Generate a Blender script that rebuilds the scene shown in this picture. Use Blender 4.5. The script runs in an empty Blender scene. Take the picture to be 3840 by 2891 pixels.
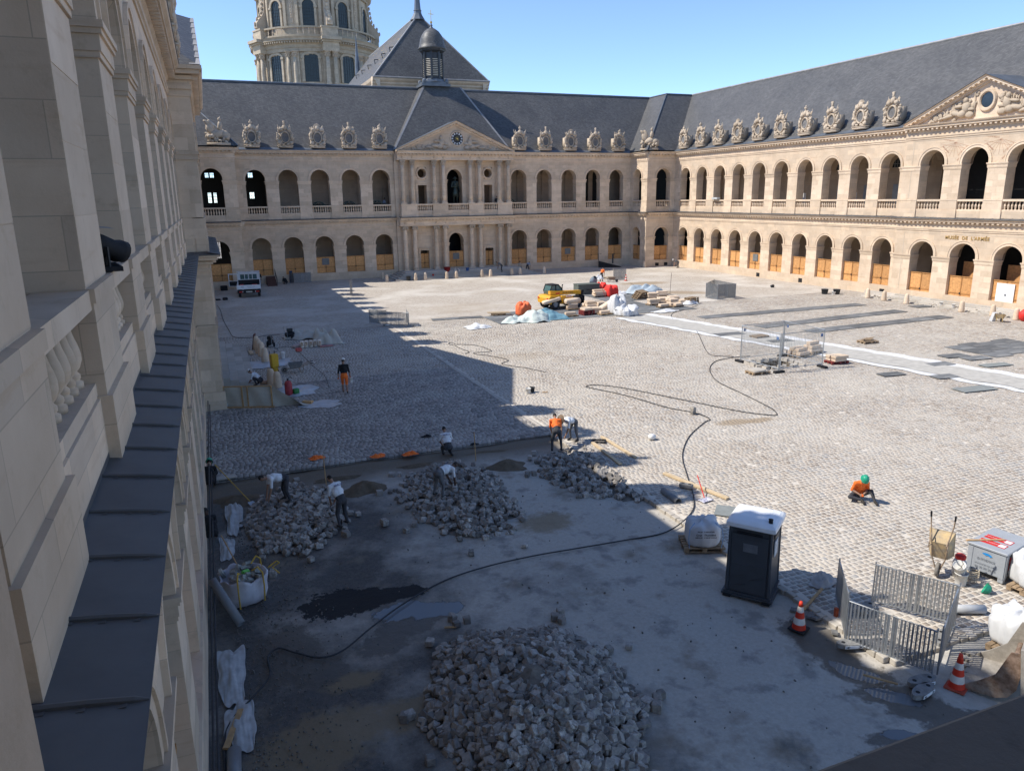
import bpy, bmesh, math, random
import numpy as np
from mathutils import Vector, Matrix, Euler
from math import pi, sin, cos, radians
random.seed(7); np.random.seed(7)
scene = bpy.context.scene
C = scene.collection
# ------------------------------------------------------------------ camera
cam = bpy.data.cameras.new("camera"); cam_o = bpy.data.objects.new("camera", cam); C.objects.link(cam_o)
cam.sensor_width = 36.0; cam.lens = 36.0*2788.16/3840.0; cam.clip_start = 0.05; cam.clip_end = 3000
cam_o.matrix_world = (Matrix.Translation((0.968, 0.0, 10.19)) @ Matrix.Rotation(-0.378, 4, 'Z')
                      @ Matrix.Rotation(pi/2-0.2485, 4, 'X') @ Matrix.Rotation(-0.014, 4, 'Z'))
scene.camera = cam_o
# ------------------------------------------------------------------ sky and sun
SUN = Vector((-0.815, 0.285, 1.0)).normalized()
w = bpy.data.worlds.new("World"); scene.world = w; w.use_nodes = True
nt = w.node_tree; nt.nodes.clear()
sk = nt.nodes.new('ShaderNodeTexSky'); sk.sky_type = 'NISHITA'; sk.sun_disc = False
sk.sun_elevation = math.asin(SUN.z); sk.sun_rotation = math.atan2(SUN.x, SUN.y)
sk.air_density = 0.9; sk.dust_density = 0.0; sk.ozone_density = 3.5; sk.altitude = 4000
bg = nt.nodes.new('ShaderNodeBackground'); bg.inputs[1].default_value = 0.15
wo = nt.nodes.new('ShaderNodeOutputWorld')
hs = nt.nodes.new('ShaderNodeHueSaturation'); hs.inputs['Saturation'].default_value = 0.98
nt.links.new(sk.outputs[0], hs.inputs['Color']); nt.links.new(hs.outputs[0], bg.inputs[0]); nt.links.new(bg.outputs[0], wo.inputs[0])
sl = bpy.data.lights.new("sun", 'SUN'); sl.energy = 3.05; sl.angle = radians(0.53); sl.color = (1.0, 0.95, 0.87)
so = bpy.data.objects.new("sun", sl); C.objects.link(so)
so.rotation_euler = (-SUN).to_track_quat('-Z', 'Y').to_euler()
scene.view_settings.view_transform = 'Standard'; scene.view_settings.look = 'None'
scene.view_settings.exposure = 0.98; scene.view_settings.gamma = 1.0
# ------------------------------------------------------------------ materials
def new_mat(name):
    m = bpy.data.materials.new(name); m.use_nodes = True
    return m, m.node_tree, m.node_tree.nodes, m.node_tree.links, m.node_tree.nodes['Principled BSDF']
def rgb(c): return (c[0], c[1], c[2], 1.0)
def mixc(N, L, fac, a, b, typ='MIX'):
    n = N.new('ShaderNodeMix'); n.data_type = 'RGBA'; n.blend_type = typ
    for sock, v in ((n.inputs[0], fac), (n.inputs[6], a), (n.inputs[7], b)):
        if isinstance(v, (int, float)): sock.default_value = v
        elif isinstance(v, tuple): sock.default_value = rgb(v)
        else: L.new(v, sock)
    return n.outputs[2]
def noise(N, L, vec, scale, detail=4.0, rough=0.6):
    n = N.new('ShaderNodeTexNoise'); n.inputs['Scale'].default_value = scale
    n.inputs['Detail'].default_value = detail; n.inputs['Roughness'].default_value = rough
    if vec is not None: L.new(vec, n.inputs['Vector'])
    return n.outputs['Fac']
def ramp(N, L, fac, stops):
    n = N.new('ShaderNodeValToRGB'); e = n.color_ramp.elements
    while len(e) > 1: e.remove(e[-1])
    e[0].position = stops[0][0]; e[0].color = rgb(stops[0][1])
    for p, c in stops[1:]:
        q = e.new(p); q.color = rgb(c)
    L.new(fac, n.inputs[0]); return n.outputs[0]
def g3(v): return (v, v, v)
def bump(N, L, h, strength, dist, bs, prev=None):
    b = N.new('ShaderNodeBump'); b.inputs['Strength'].default_value = strength; b.inputs['Distance'].default_value = dist
    L.new(h, b.inputs['Height'])
    if prev is not None: L.new(prev, b.inputs['Normal'])
    L.new(b.outputs[0], bs.inputs['Normal']); return b.outputs[0]
def objpos(N): 
    return N.new('ShaderNodeTexCoord').outputs['Object']
def worldpos(N):
    return N.new('ShaderNodeNewGeometry').outputs['Position']
MATS = {}
def M(name, col, rough=0.8, var=0.18, scale=6.0, bmp=0.0, metal=0.0, orand=0.0, spec=0.3, col2=None, dirt=None):
    """plain procedural material: colour with mottling, optional second tone, grain bump and per-object variation"""
    if name in MATS: return MATS[name]
    m, t, N, L, bs = new_mat(name)
    v = objpos(N); f = noise(N, L, v, scale)
    lo = tuple(c*(1-var) for c in col); hi = tuple(min(1, c*(1+var)) for c in (col2 or col))
    c = ramp(N, L, f, ((0.3, lo), (0.7, hi)))
    if dirt:
        f2 = noise(N, L, v, scale*0.35, 6.0, 0.7)
        c = mixc(N, L, ramp(N, L, f2, ((0.5, g3(0)), (0.68, g3(0.8)))), c, dirt)
    if orand:
        oi = N.new('ShaderNodeObjectInfo')
        r = ramp(N, L, oi.outputs['Random'], ((0.0, g3(1-orand)), (1.0, g3(1+orand))))
        c = mixc(N, L, 1.0, c, r, 'MULTIPLY')
    L.new(c, bs.inputs['Base Color']); bs.inputs['Roughness'].default_value = rough
    bs.inputs['Metallic'].default_value = metal; bs.inputs['Specular IOR Level'].default_value = spec
    if bmp: bump(N, L, noise(N, L, v, scale*6, 5.0), bmp, 0.01, bs)
    MATS[name] = m; return m
def stone_mat(name, c1, c2, stain, bw=1.15, bh=0.48, mortar=0.006, bricks=True, orand=0.10, fine=1.0):
    """dressed limestone: coursed blocks of slightly different tone, warm stains, pores"""
    m, t, N, L, bs = new_mat(name)
    p = worldpos(N)
    sx = N.new('ShaderNodeSeparateXYZ'); L.new(p, sx.inputs[0])
    ad = N.new('ShaderNodeMath'); ad.operation = 'ADD'; L.new(sx.outputs[0], ad.inputs[0]); L.new(sx.outputs[1], ad.inputs[1])
    cb = N.new('ShaderNodeCombineXYZ'); L.new(ad.outputs[0], cb.inputs[0]); L.new(sx.outputs[2], cb.inputs[1])
    n1 = noise(N, L, p, 0.9, 6.0, 0.65)
    base = ramp(N, L, n1, ((0.32, c1), (0.68, c2)))
    hgt = None
    if bricks:
        b = N.new('ShaderNodeTexBrick'); L.new(cb.outputs[0], b.inputs['Vector'])
        b.inputs['Scale'].default_value = 1.0; b.inputs['Brick Width'].default_value = bw; b.inputs['Row Height'].default_value = bh
        b.inputs['Mortar Size'].default_value = mortar; b.inputs['Mortar Smooth'].default_value = 0.3
        b.inputs['Color1'].default_value = rgb(g3(0.90)); b.inputs['Color2'].default_value = rgb((1.07, 1.05, 1.02)); b.inputs['Mortar'].default_value = rgb(g3(0.74))
        b.offset = 0.5; b.squash = 1.0
        base = mixc(N, L, 1.0, base, b.outputs['Color'], 'MULTIPLY')
    oi = N.new('ShaderNodeObjectInfo')
    base = mixc(N, L, 1.0, base, ramp(N, L, oi.outputs['Random'], ((0, (1-orand, 1-orand*1.2, 1-orand*1.5)), (1, (1+orand, 1+orand*0.8, 1+orand*0.6)))), 'MULTIPLY')
    n2 = noise(N, L, p, 2.6*fine, 8.0, 0.72)
    base = mixc(N, L, ramp(N, L, n2, ((0.55, g3(0)), (0.75, g3(0.5)))), base, stain)
    mp = N.new('ShaderNodeMapping'); mp.inputs['Scale'].default_value = (0.5, 0.5, 5.0); L.new(p, mp.inputs[0])
    n3 = noise(N, L, mp.outputs[0], 1.0, 5.0, 0.6)
    base = mixc(N, L, ramp(N, L, n3, ((0.58, g3(0)), (0.72, g3(0.28)))), base, (stain[0]*1.15, stain[1]*0.95, stain[2]*0.75))
    L.new(base, bs.inputs['Base Color']); bs.inputs['Roughness'].default_value = 0.85; bs.inputs['Specular IOR Level'].default_value = 0.25
    n4 = noise(N, L, p, 38.0, 6.0, 0.7)
    bump(N, L, n4, 0.35, 0.006, bs)
    MATS[name] = m; return m
STONE = stone_mat('limestone_ashlar', (0.585, 0.465, 0.345), (0.685, 0.563, 0.433), (0.36, 0.27, 0.17))
BLOCK = stone_mat('limestone_block', (0.585, 0.465, 0.345), (0.685, 0.563, 0.433), (0.37, 0.27, 0.165), bricks=False, orand=0.13)
CARVED = stone_mat('limestone_carved', (0.42, 0.345, 0.26), (0.53, 0.445, 0.345), (0.22, 0.18, 0.13), bricks=False, fine=2.5)
OLDSTONE = stone_mat('limestone_weathered', (0.38, 0.325, 0.25), (0.50, 0.435, 0.34), (0.18, 0.155, 0.13), bh=0.6, bricks=True, fine=0.6)
DARKSTONE = stone_mat('mottled_dark_stone', (0.13, 0.12, 0.105), (0.22, 0.20, 0.17), (0.06, 0.055, 0.05), bricks=False, fine=4.0)  # darker and more finely mottled than the other limestones
INNER = stone_mat('gallery_plaster', (0.44, 0.35, 0.27), (0.50, 0.41, 0.32), (0.36, 0.28, 0.20), bw=1.4, bh=0.55, mortar=0.004)
STEPST = stone_mat('step_stone', (0.40, 0.375, 0.335), (0.49, 0.46, 0.41), (0.33, 0.30, 0.26), bricks=False, orand=0.14)
def slate_mat():
    m, t, N, L, bs = new_mat('slate')
    p = worldpos(N)
    sx = N.new('ShaderNodeSeparateXYZ'); L.new(p, sx.inputs[0])
    ad = N.new('ShaderNodeMath'); ad.operation = 'ADD'; L.new(sx.outputs[0], ad.inputs[0]); L.new(sx.outputs[1], ad.inputs[1])
    cb = N.new('ShaderNodeCombineXYZ'); L.new(ad.outputs[0], cb.inputs[0]); L.new(sx.outputs[2], cb.inputs[1])
    b = N.new('ShaderNodeTexBrick'); L.new(cb.outputs[0], b.inputs['Vector'])
    b.inputs['Scale'].default_value = 1.0; b.inputs['Brick Width'].default_value = 0.26; b.inputs['Row Height'].default_value = 0.15
    b.inputs['Mortar Size'].default_value = 0.012; b.inputs['Color1'].default_value = rgb((0.070, 0.068, 0.066)); b.inputs['Color2'].default_value = rgb((0.115, 0.112, 0.108)); b.inputs['Mortar'].default_value = rgb((0.045, 0.048, 0.055))
    n1 = noise(N, L, p, 0.35, 6.0, 0.65)
    c = mixc(N, L, 1.0, b.outputs['Color'], ramp(N, L, n1, ((0.3, g3(0.82)), (0.7, (1.18, 1.16, 1.12)))), 'MULTIPLY')
    mp = N.new('ShaderNodeMapping'); mp.inputs['Scale'].default_value = (1.6, 1.6, 0.12); L.new(p, mp.inputs[0])
    n2 = noise(N, L, mp.outputs[0], 1.0, 4.0, 0.6)
    c = mixc(N, L, ramp(N, L, n2, ((0.58, g3(0)), (0.8, g3(0.35)))), c, (0.16, 0.165, 0.17))
    L.new(c, bs.inputs['Base Color']); bs.inputs['Roughness'].default_value = 0.5; bs.inputs['Specular IOR Level'].default_value = 0.45
    bump(N, L, b.outputs['Fac'], 0.6, -0.02, bs); return m
SLATE = slate_mat()
ZINC = M('zinc_sheet', (0.10, 0.10, 0.10), 0.55, 0.16, 1.6, 0.12, 0.1, 0.10, 0.4)
LEAD = M('lead_flashing', (0.135, 0.15, 0.17), 0.5, 0.2, 1.2, 0.1, 0.4, 0.05)
LEADPALE = M('lead_pale', (0.30, 0.29, 0.28), 0.55, 0.2, 1.2, 0.1, 0.2, 0.1)
PLY = M('plywood', (0.49, 0.25, 0.10), 0.65, 0.16, 5.0, 0.1, 0.0, 0.16, 0.3, (0.60, 0.31, 0.115))
BATTEN = M('batten_wood', (0.40, 0.20, 0.07), 0.7, 0.2, 6.0, 0.1, 0, 0.1)
WOOD = M('raw_timber', (0.46, 0.29, 0.14), 0.75, 0.2, 7.0, 0.15, 0, 0.14)
WOODPALE = M('pale_plank', (0.52, 0.40, 0.25), 0.7, 0.14, 5.0, 0.1, 0, 0.12)
PALLET = M('pallet_wood', (0.30, 0.215, 0.135), 0.85, 0.25, 8.0, 0.2, 0, 0.22)
PALLETRED = M('pallet_red', (0.24, 0.045, 0.04), 0.8, 0.3, 8.0, 0.2, 0, 0.15)
BLACK = M('black_rubber', (0.018, 0.018, 0.02), 0.75, 0.3, 8.0, 0.1)
CABLE = M('cable_rubber', (0.045, 0.045, 0.048), 0.7, 0.3, 9.0)
GLASSDARK = M('dark_glass', (0.02, 0.028, 0.035), 0.12, 0.2, 3.0, spec=0.6)
GREENGLASS = M('leaded_glass', (0.018, 0.03, 0.033), 0.35, 0.35, 2.2, 0.3, spec=0.5)
DARKMETAL = M('dark_iron', (0.04, 0.042, 0.045), 0.5, 0.2, 5.0, 0, 0.5)
GALV = M('galvanised_steel', (0.34, 0.36, 0.38), 0.42, 0.18, 5.0, 0.1, 0.65, 0.06)
WHITEP = M('white_paint', (0.76, 0.77, 0.77), 0.45, 0.05, 4.0)
GREYDOOR = M('grey_door_paint', (0.27, 0.29, 0.31), 0.5, 0.08, 3.0, 0, 0, 0.1)
BRONZE = M('dark_bronze', (0.022, 0.027, 0.026), 0.38, 0.4, 5.0, 0.2, 0.6, col2=(0.04, 0.06, 0.055))
GOLD = M('gilding', (0.75, 0.50, 0.12), 0.3, 0.2, 2.0, 0.1, 0.9)
REDP = M('red_plastic', (0.55, 0.03, 0.025), 0.5, 0.15, 4.0)
# ------------------------------------------------------------------ mesh helpers
class MB:
    """collects shapes into one mesh"""
    def __init__(s, M=None): s.v = []; s.f = []; s.m = []; s.mi = 0; s.M = M
    def add(s, pts, faces):
        o = len(s.v)
        if s.M is not None: pts = [s.M @ Vector(p) for p in pts]
        s.v += [tuple(p) for p in pts]; s.f += [tuple(i+o for i in f) for f in faces]; s.m += [s.mi]*len(faces)
        return s
    def box(s, x0, x1, y0, y1, z0, z1):
        return s.add([(x0,y0,z0),(x1,y0,z0),(x1,y1,z0),(x0,y1,z0),(x0,y0,z1),(x1,y0,z1),(x1,y1,z1),(x0,y1,z1)],
                     [(3,2,1,0),(4,5,6,7),(0,1,5,4),(1,2,6,5),(2,3,7,6),(3,0,4,7)])
    def cbox(s, c, size, rot=(0,0,0), taper=1.0):
        R = Euler(rot).to_matrix(); c = Vector(c); a, b, h = size[0]/2, size[1]/2, size[2]/2
        P = [c + R @ Vector(p) for p in ((-a,-b,-h),(a,-b,-h),(a,b,-h),(-a,b,-h),(-a*taper,-b*taper,h),(a*taper,-b*taper,h),(a*taper,b*taper,h),(-a*taper,b*taper,h))]
        return s.add(P, [(3,2,1,0),(4,5,6,7),(0,1,5,4),(1,2,6,5),(2,3,7,6),(3,0,4,7)])
    def bbox(s, x0, x1, y0, y1, z0, z1, b):
        """box with chamfered edges"""
        P = []; 
        for (z, i) in ((z0, b), (z0+b, 0), (z1-b, 0), (z1, b)):
            for (x, y) in ((x0+b, y0), (x1-b, y0), (x1, y0+b), (x1, y1-b), (x1-b, y1), (x0+b, y1), (x0, y1-b), (x0, y0+b)):
                cx, cy = (x0+x1)/2, (y0+y1)/2
                P.append((x+(i if x < cx else -i), y+(i if y < cy else -i), z))
        F = [tuple(range(7, -1, -1)), tuple(range(24, 32))]
        for k in range(3):
            for j in range(8):
                a = k*8+j; b2 = k*8+(j+1) % 8; F.append((a, b2, b2+8, a+8))
        return s.add(P, F)
    def tube(s, path, r, n=6, cap=True):
        path = [Vector(p) for p in path]; rs = r if isinstance(r, (list, tuple)) else [r]*len(path)
        P = []; F = []; up = None
        for i, p in enumerate(path):
            d = (path[min(i+1, len(path)-1)] - path[max(i-1, 0)])
            if d.length < 1e-9: d = Vector((0,0,1))
            d.normalize()
            if up is None: up = Vector((0,0,1)) if abs(d.z) < 0.9 else Vector((1,0,0))
            a = d.cross(up)
            if a.length < 1e-4: a = d.cross(Vector((1,0.3,0)))
            a.normalize(); b = d.cross(a).normalized()
            for k in range(n):
                t = 2*pi*k/n; P.append(p + a*cos(t)*rs[i] + b*sin(t)*rs[i])
        for i in range(len(path)-1):
            for k in range(n):
                F.append((i*n+k, i*n+(k+1) % n, (i+1)*n+(k+1) % n, (i+1)*n+k))
        if cap: F.append(tuple(range(n-1, -1, -1))); F.append(tuple(range((len(path)-1)*n, len(path)*n)))
        return s.add(P, F)
    def lathe(s, prof, n=16, c=(0,0,0), sx=1.0, sy=1.0, a0=0.0, a1=2*pi, cap=True):
        P = []; F = []; full = abs(a1-a0-2*pi) < 1e-6; m = n if full else n+1
        for r, z in prof:
            for k in range(m):
                t = a0+(a1-a0)*k/n; P.append((c[0]+r*cos(t)*sx, c[1]+r*sin(t)*sy, c[2]+z))
        for i in range(len(prof)-1):
            for k in range(n):
                k2 = (k+1) % m; F.append((i*m+k, i*m+k2, (i+1)*m+k2, (i+1)*m+k))
        if cap and full:
            if prof[0][0] > 1e-6: F.append(tuple(range(m-1, -1, -1)))
            if prof[-1][0] > 1e-6: F.append(tuple(range((len(prof)-1)*m, len(prof)*m)))
        return s.add(P, F)
    def ell(s, c, r, rot=(0,0,0), n=8, m=6, jit=0.0):
        R = Euler(rot).to_matrix(); c = Vector(c); P = []; F = []
        for i in range(1, m):
            ph = pi*i/m
            for k in range(n):
                t = 2*pi*k/n; j = 1+random.uniform(-jit, jit)
                P.append(c + R @ Vector((r[0]*sin(ph)*cos(t)*j, r[1]*sin(ph)*sin(t)*j, r[2]*cos(ph)*j)))
        P.append(c + R @ Vector((0,0,r[2]))); P.append(c + R @ Vector((0,0,-r[2]))); T = len(P)-2; B = T+1
        for k in range(n):
            F.append((T, k, (k+1) % n)); F.append((B, (m-2)*n+(k+1) % n, (m-2)*n+k))
            for i in range(m-2): F.append((i*n+k, (i+1)*n+k, (i+1)*n+(k+1) % n, i*n+(k+1) % n))
        return s.add(P, F)
    def prism(s, poly, z0, z1):
        n = len(poly); P = [(x,y,z0) for x,y in poly]+[(x,y,z1) for x,y in poly]
        return s.add(P, [tuple(range(n-1,-1,-1)), tuple(range(n,2*n))]+[(i,(i+1)%n,(i+1)%n+n,i+n) for i in range(n)])
    def mesh(s, name, mats, smooth=False):
        me = bpy.data.meshes.new(name); me.from_pydata(s.v, [], s.f)
        for m in (mats if isinstance(mats, (list, tuple)) else [mats]): me.materials.append(m)
        if max(s.m, default=0) > 0: me.polygons.foreach_set('material_index', s.m)
        if smooth: me.polygons.foreach_set('use_smooth', [True]*len(me.polygons))
        me.update(); return me
    def build(s, name, mats, parent=None, smooth=False, loc=None, rot=None):
        return link(name, s.mesh(name, mats, smooth), parent, loc, rot)
def link(name, me, parent=None, loc=None, rot=None, scale=None):
    o = bpy.data.objects.new(name, me); C.objects.link(o)
    if parent is not None: o.parent = parent
    if loc is not None: o.location = loc
    if rot is not None: o.rotation_euler = rot if not isinstance(rot, (int, float)) else (0, 0, rot)
    if scale is not None: o.scale = scale
    return o
def tag(o, label=None, cat=None, group=None, kind=None):
    if label: o['label'] = label
    if cat: o['category'] = cat
    if group: o['group'] = group
    if kind: o['kind'] = kind
    return o
def thing(name, label, cat, loc=(0,0,0), rz=0.0, group=None):
    o = bpy.data.objects.new(name, None); C.objects.link(o); o.empty_display_size = 0.2
    o.location = loc; o.rotation_euler = (0,0,rz); return tag(o, label, cat, group)
def copy_tree(o, parent=None, loc=None, rz=None, label=None, group=None):
    c = o.copy(); C.objects.link(c); c.parent = parent
    if loc is not None: c.location = loc
    if rz is not None: c.rotation_euler = (0,0,rz)
    if label: c['label'] = label
    if group: c['group'] = group
    for ch in list(o.children): copy_tree(ch, c)
    return c
def text_mesh(txt, size, name, extrude=0.0, align='CENTER', bold=0.0, spacing=1.0):
    cu = bpy.data.curves.new(name, 'FONT'); cu.body = txt; cu.size = size; cu.align_x = align; cu.align_y = 'CENTER'
    cu.extrude = extrude; cu.offset = bold; cu.space_character = spacing; cu.resolution_u = 3
    o = bpy.data.objects.new(name, cu); C.objects.link(o)
    dg = bpy.context.evaluated_depsgraph_get(); me = bpy.data.meshes.new_from_object(o.evaluated_get(dg))
    bpy.data.objects.remove(o); return me
class Frame:
    """wall coordinates: u along the wall, n out of it, z up"""
    def __init__(s, o, du, dn): s.o = Vector(o); s.du = Vector(du); s.dn = Vector(dn)
    def mat(s, n=0.0):
        o = s.o+s.dn*n
        return Matrix(((s.du.x, s.dn.x, 0, o.x), (s.du.y, s.dn.y, 0, o.y), (0, 0, 1, o.z), (0, 0, 0, 1)))
# ================================================================== the court buildings
W0 = 2.337; S0 = 3.857
LV_LO = dict(zb=0.95, zs=4.32, rise=1.30, zt=6.62)
LV_UP = dict(zb=8.42, zs=12.43, rise=1.34, zt=14.78)
DEP = 1.05
def arch_curve(a0, a1, zs, rise, n=14, off=0.0):
    c = (a0+a1)/2; hw = (a1-a0)/2+off; st = 0.14; pts = [(c-hw, zs), (c-hw, zs+st)]
    for i in range(1, n):
        t = pi-pi*i/n; pts.append((c+hw*cos(t), zs+st+(rise-st+off)*sin(t)))
    return pts+[(c+hw, zs+st), (c+hw, zs)]
def wall_level(mb, u0, u1, arches, zb, zs, rise, zt):
    """front skin with arched openings plus their reveals; mb.M maps (u,n,z)"""
    u = u0
    for a0, a1 in arches:
        mb.add([(u,0,zb),(a0,0,zb),(a0,0,zt),(u,0,zt)], [(0,1,2,3)])
        cv = [(a0, zb)]+arch_curve(a0, a1, zs, rise)+[(a1, zb)]
        for (ua, za), (ub, zb2) in zip(cv[1:-1], cv[2:-1]):
            if ub > ua+1e-6: mb.add([(ua,0,za),(ub,0,zb2),(ub,0,zt),(ua,0,zt)], [(0,1,2,3)])
        for (ua, za), (ub, zb2) in zip(cv, cv[1:]):
            mb.add([(ua,0,za),(ub,0,zb2),(ub,-DEP,zb2),(ua,-DEP,za)], [(0,1,2,3)])
        # inner skin of the pier wall above the opening
        for (ua, za), (ub, zb2) in zip(cv[1:-1], cv[2:-1]):
            if ub > ua+1e-6: mb.add([(ua,-DEP,za),(ub,-DEP,zb2),(ub,-DEP,zt),(ua,-DEP,zt)], [(0,1,2,3)])
        u = a1
    mb.add([(u,0,zb),(u1,0,zb),(u1,0,zt),(u,0,zt)], [(0,1,2,3)])
    us = [u0]+[q for a in arches for q in a]+[u1]
    for i in range(0, len(us), 2):
        mb.add([(us[i],-DEP,zb),(us[i+1],-DEP,zb),(us[i+1],-DEP,zt),(us[i],-DEP,zt)], [(0,1,2,3)])
def profile(mb, prof, u0, u1):
    n = len(prof); P = [(u0, a, z) for a, z in prof]+[(u1, a, z) for a, z in prof]
    mb.add(P, [(i, i+1, i+1+n, i+n) for i in range(n-1)]+[tuple(range(n)), tuple(range(2*n-1, n-1, -1))])
CO1 = [(-.05,6.60),(.05,6.60),(.05,6.72),(.09,6.74),(.09,6.86),(.05,6.88),(.05,7.18),(.13,7.24),(.13,7.44),(.40,7.46),(.40,7.58),(.50,7.64),(.52,7.715),(-.05,7.76)]
CO2 = [(-.05,14.76),(.05,14.76),(.05,14.90),(.10,14.93),(.10,15.06),(.05,15.09),(.05,15.40),(.14,15.47),(.14,15.70),(.48,15.72),(.48,15.87),(.60,15.95),(.64,16.04),(-.05,16.08)]
def dentils(mb, u0, u1, n0, n1, z0, z1, pitch=0.46, wd=0.20):
    k = max(1, int((u1-u0)/pitch)); p = (u1-u0)/k
    for i in range(k): mb.box(u0+(i+.5)*p-wd/2, u0+(i+.5)*p+wd/2, n0, n1, z0, z1)
def imposts(mb, piers, zs, d=DEP, p0=1.0):
    for a, b in piers:
        for p, z0, z1 in ((.035, zs-.44, zs-.36), (.055, zs-.36, zs-.16), (.09, zs-.16, zs-.09), (.12, zs-.09, zs)):
            p *= p0; mb.box(a-p, b+p, -d, p, z0, z1)
def archivolt(mb, a0, a1, zs, rise, wd=0.27):
    for off, wdd, pr in ((0.0, wd, .045), (wd-.07, .09, .085)):
        i = arch_curve(a0, a1, zs, rise, off=off); o = arch_curve(a0, a1, zs, rise, off=off+wdd)
        i[0] = (i[0][0], zs+.002); o[0] = (o[0][0], zs+.002); i[-1] = (i[-1][0], zs+.002); o[-1] = (o[-1][0], zs+.002)
        m = len(i); P = [(u,pr,z) for u,z in i]+[(u,pr,z) for u,z in o]+[(u,0,z) for u,z in i]+[(u,0,z) for u,z in o]
        F = []
        for k in range(m-1):
            F += [(k,k+1,m+k+1,m+k), (k,k+1,2*m+k+1,2*m+k), (m+k,m+k+1,3*m+k+1,3*m+k)]
        mb.add(P, F)
def bal_profile(h=0.72):
    p = [(.085,0),(.085,.06),(.055,.075),(.07,.10),(.07,.13),(.045,.16),(.075,.20),(.098,.27),(.100,.33),(.085,.41),(.062,.49),(.046,.57),(.042,.60),(.062,.615),(.062,.64),(.045,.65),(.05,.66),(.085,.665),(.085,.72)]
    return [(r, z*h/.72) for r, z in p]
BAL_NEAR = MB().lathe(bal_profile(), 18).mesh('baluster', BLOCK, False)
BAL_FAR = MB().lathe(bal_profile()[::2]+[(.085,.72)], 7).mesh('baluster', BLOCK, False)
def smooth_near():
    BAL_NEAR.polygons.foreach_set('use_smooth', [True]*len(BAL_NEAR.polygons))
smooth_near()
def balustrade(parent, F, a0, a1, n, count=8, me=None, zb=8.42):
    mb = MB(F.mat(n))
    mb.box(a0-.002, a1+.002, -.36, -.03, zb+.002, zb+.14); mb.box(a0-.002, a1+.002, -.42, .03, 9.24, 9.42)
    o = mb.build('balustrade', STONE, parent)
    step = (a1-a0)/count
    for k in range(count):
        u = a0+(k+.5)*step; p = F.o+F.du*u+F.dn*(n-.19)
        link('baluster', me or BAL_FAR, o, (p.x, p.y, zb+.14), None, (1.0, 1.0, (9.24-zb-.14)/.72))
    return o
_blk = {}
def pier_blocks(parent, F, a, b, z0, z1, n=0.0, course=0.50, seed=0, proud=0.005, split=0.9):
    """dressed blocks of a pier face, laid in courses"""
    k = max(1, round((z1-z0)/course)); h = (z1-z0)/k
    rng = random.Random(int(a*31+b*7+z0*13)+seed)
    for i in range(k):
        cuts = [a, b]
        if b-a > split: cuts = [a, a+(b-a)*(0.40 if i % 2 else 0.62), b]
        for c0, c1 in zip(cuts, cuts[1:]):
            key = (round(c1-c0, 2), round(h, 3), F.du.x != 0)
            if key not in _blk:
                m = MB(); wd = c1-c0
                if F.du.x: m.box(-wd/2+.003, wd/2-.003, -.03, .03, .003, h-.003)
                else: m.box(-.03, .03, -wd/2+.003, wd/2-.003, .003, h-.003)
                _blk[key] = m.mesh('stone', BLOCK)
            p = F.o+F.du*((c0+c1)/2)+F.dn*(n-.03+proud+rng.uniform(-.0015, .003))
            link('stone', _blk[key], parent, (p.x, p.y, z0+i*h))
def facade(parent, F, u0, u1, arches, n=0.0, lower=True, upper=True, bal=None, blocks=True, count=8, ends=True):
    mb = MB(F.mat(n))
    if lower: wall_level(mb, u0, u1, arches, **LV_LO)
    if upper: wall_level(mb, u0, u1, arches, **LV_UP)
    mb.box(u0, u1, -.30, -.005, 7.70, 8.42)            # parapet base behind the zinc ledge
    mb.box(u0, u1, -DEP-.2, .06, -.3, .95)             # plinth
    if ends:
        for q in (u0, u1): mb.add([(q,0,0),(q,-DEP,0),(q,-DEP,16),(q,0,16)], [(0,1,2,3)])
    mb.build('wall', STONE, parent)
    us = [u0]+[q for a in arches for q in a]+[u1]; piers = [(us[i], us[i+1]) for i in range(0, len(us), 2)]
    for on, lv in ((lower, LV_LO), (upper, LV_UP)):
        if not on: continue
        for q in piers: t = MB(F.mat(n)); imposts(t, [q], lv['zs']); t.build('impost', STONE, parent)
        for a0, a1 in arches: t = MB(F.mat(n)); archivolt(t, a0, a1, lv['zs'], lv['rise']); t.build('archivolt', STONE, parent)
    for a, b in piers:                                 # pedestals of the upper piers
        t = MB(F.mat(n)); t.box(a-.001, b+.001, -.5, .05, 8.43, 9.42); t.box(a-.02, b+.02, -.5, .075, 9.30, 9.43); t.box(a-.05, b+.05, -.45, .10, 7.70, 8.44); t.build('pedestal', STONE, parent)
    c = MB(F.mat(n)); profile(c, CO1, u0, u1); profile(c, CO2, u0, u1); c.build('cornice', STONE, parent)
    d = MB(F.mat(n)); dentils(d, u0, u1, .12, .34, 7.30, 7.455); dentils(d, u0, u1, .13, .42, 15.54, 15.715)
    tag(d.build('dentil_course', STONE, parent), kind='stuff')
    if bal is None: bal = arches
    for a0, a1 in bal: balustrade(parent, F, a0, a1, n, count)
    if blocks:
        for a, b in piers:
            if lower: pier_blocks(parent, F, a, b, .96, LV_LO['zs']-.45, n)
            if upper: pier_blocks(parent, F, a, b, 9.44, LV_UP['zs']-.45, n)
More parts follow.
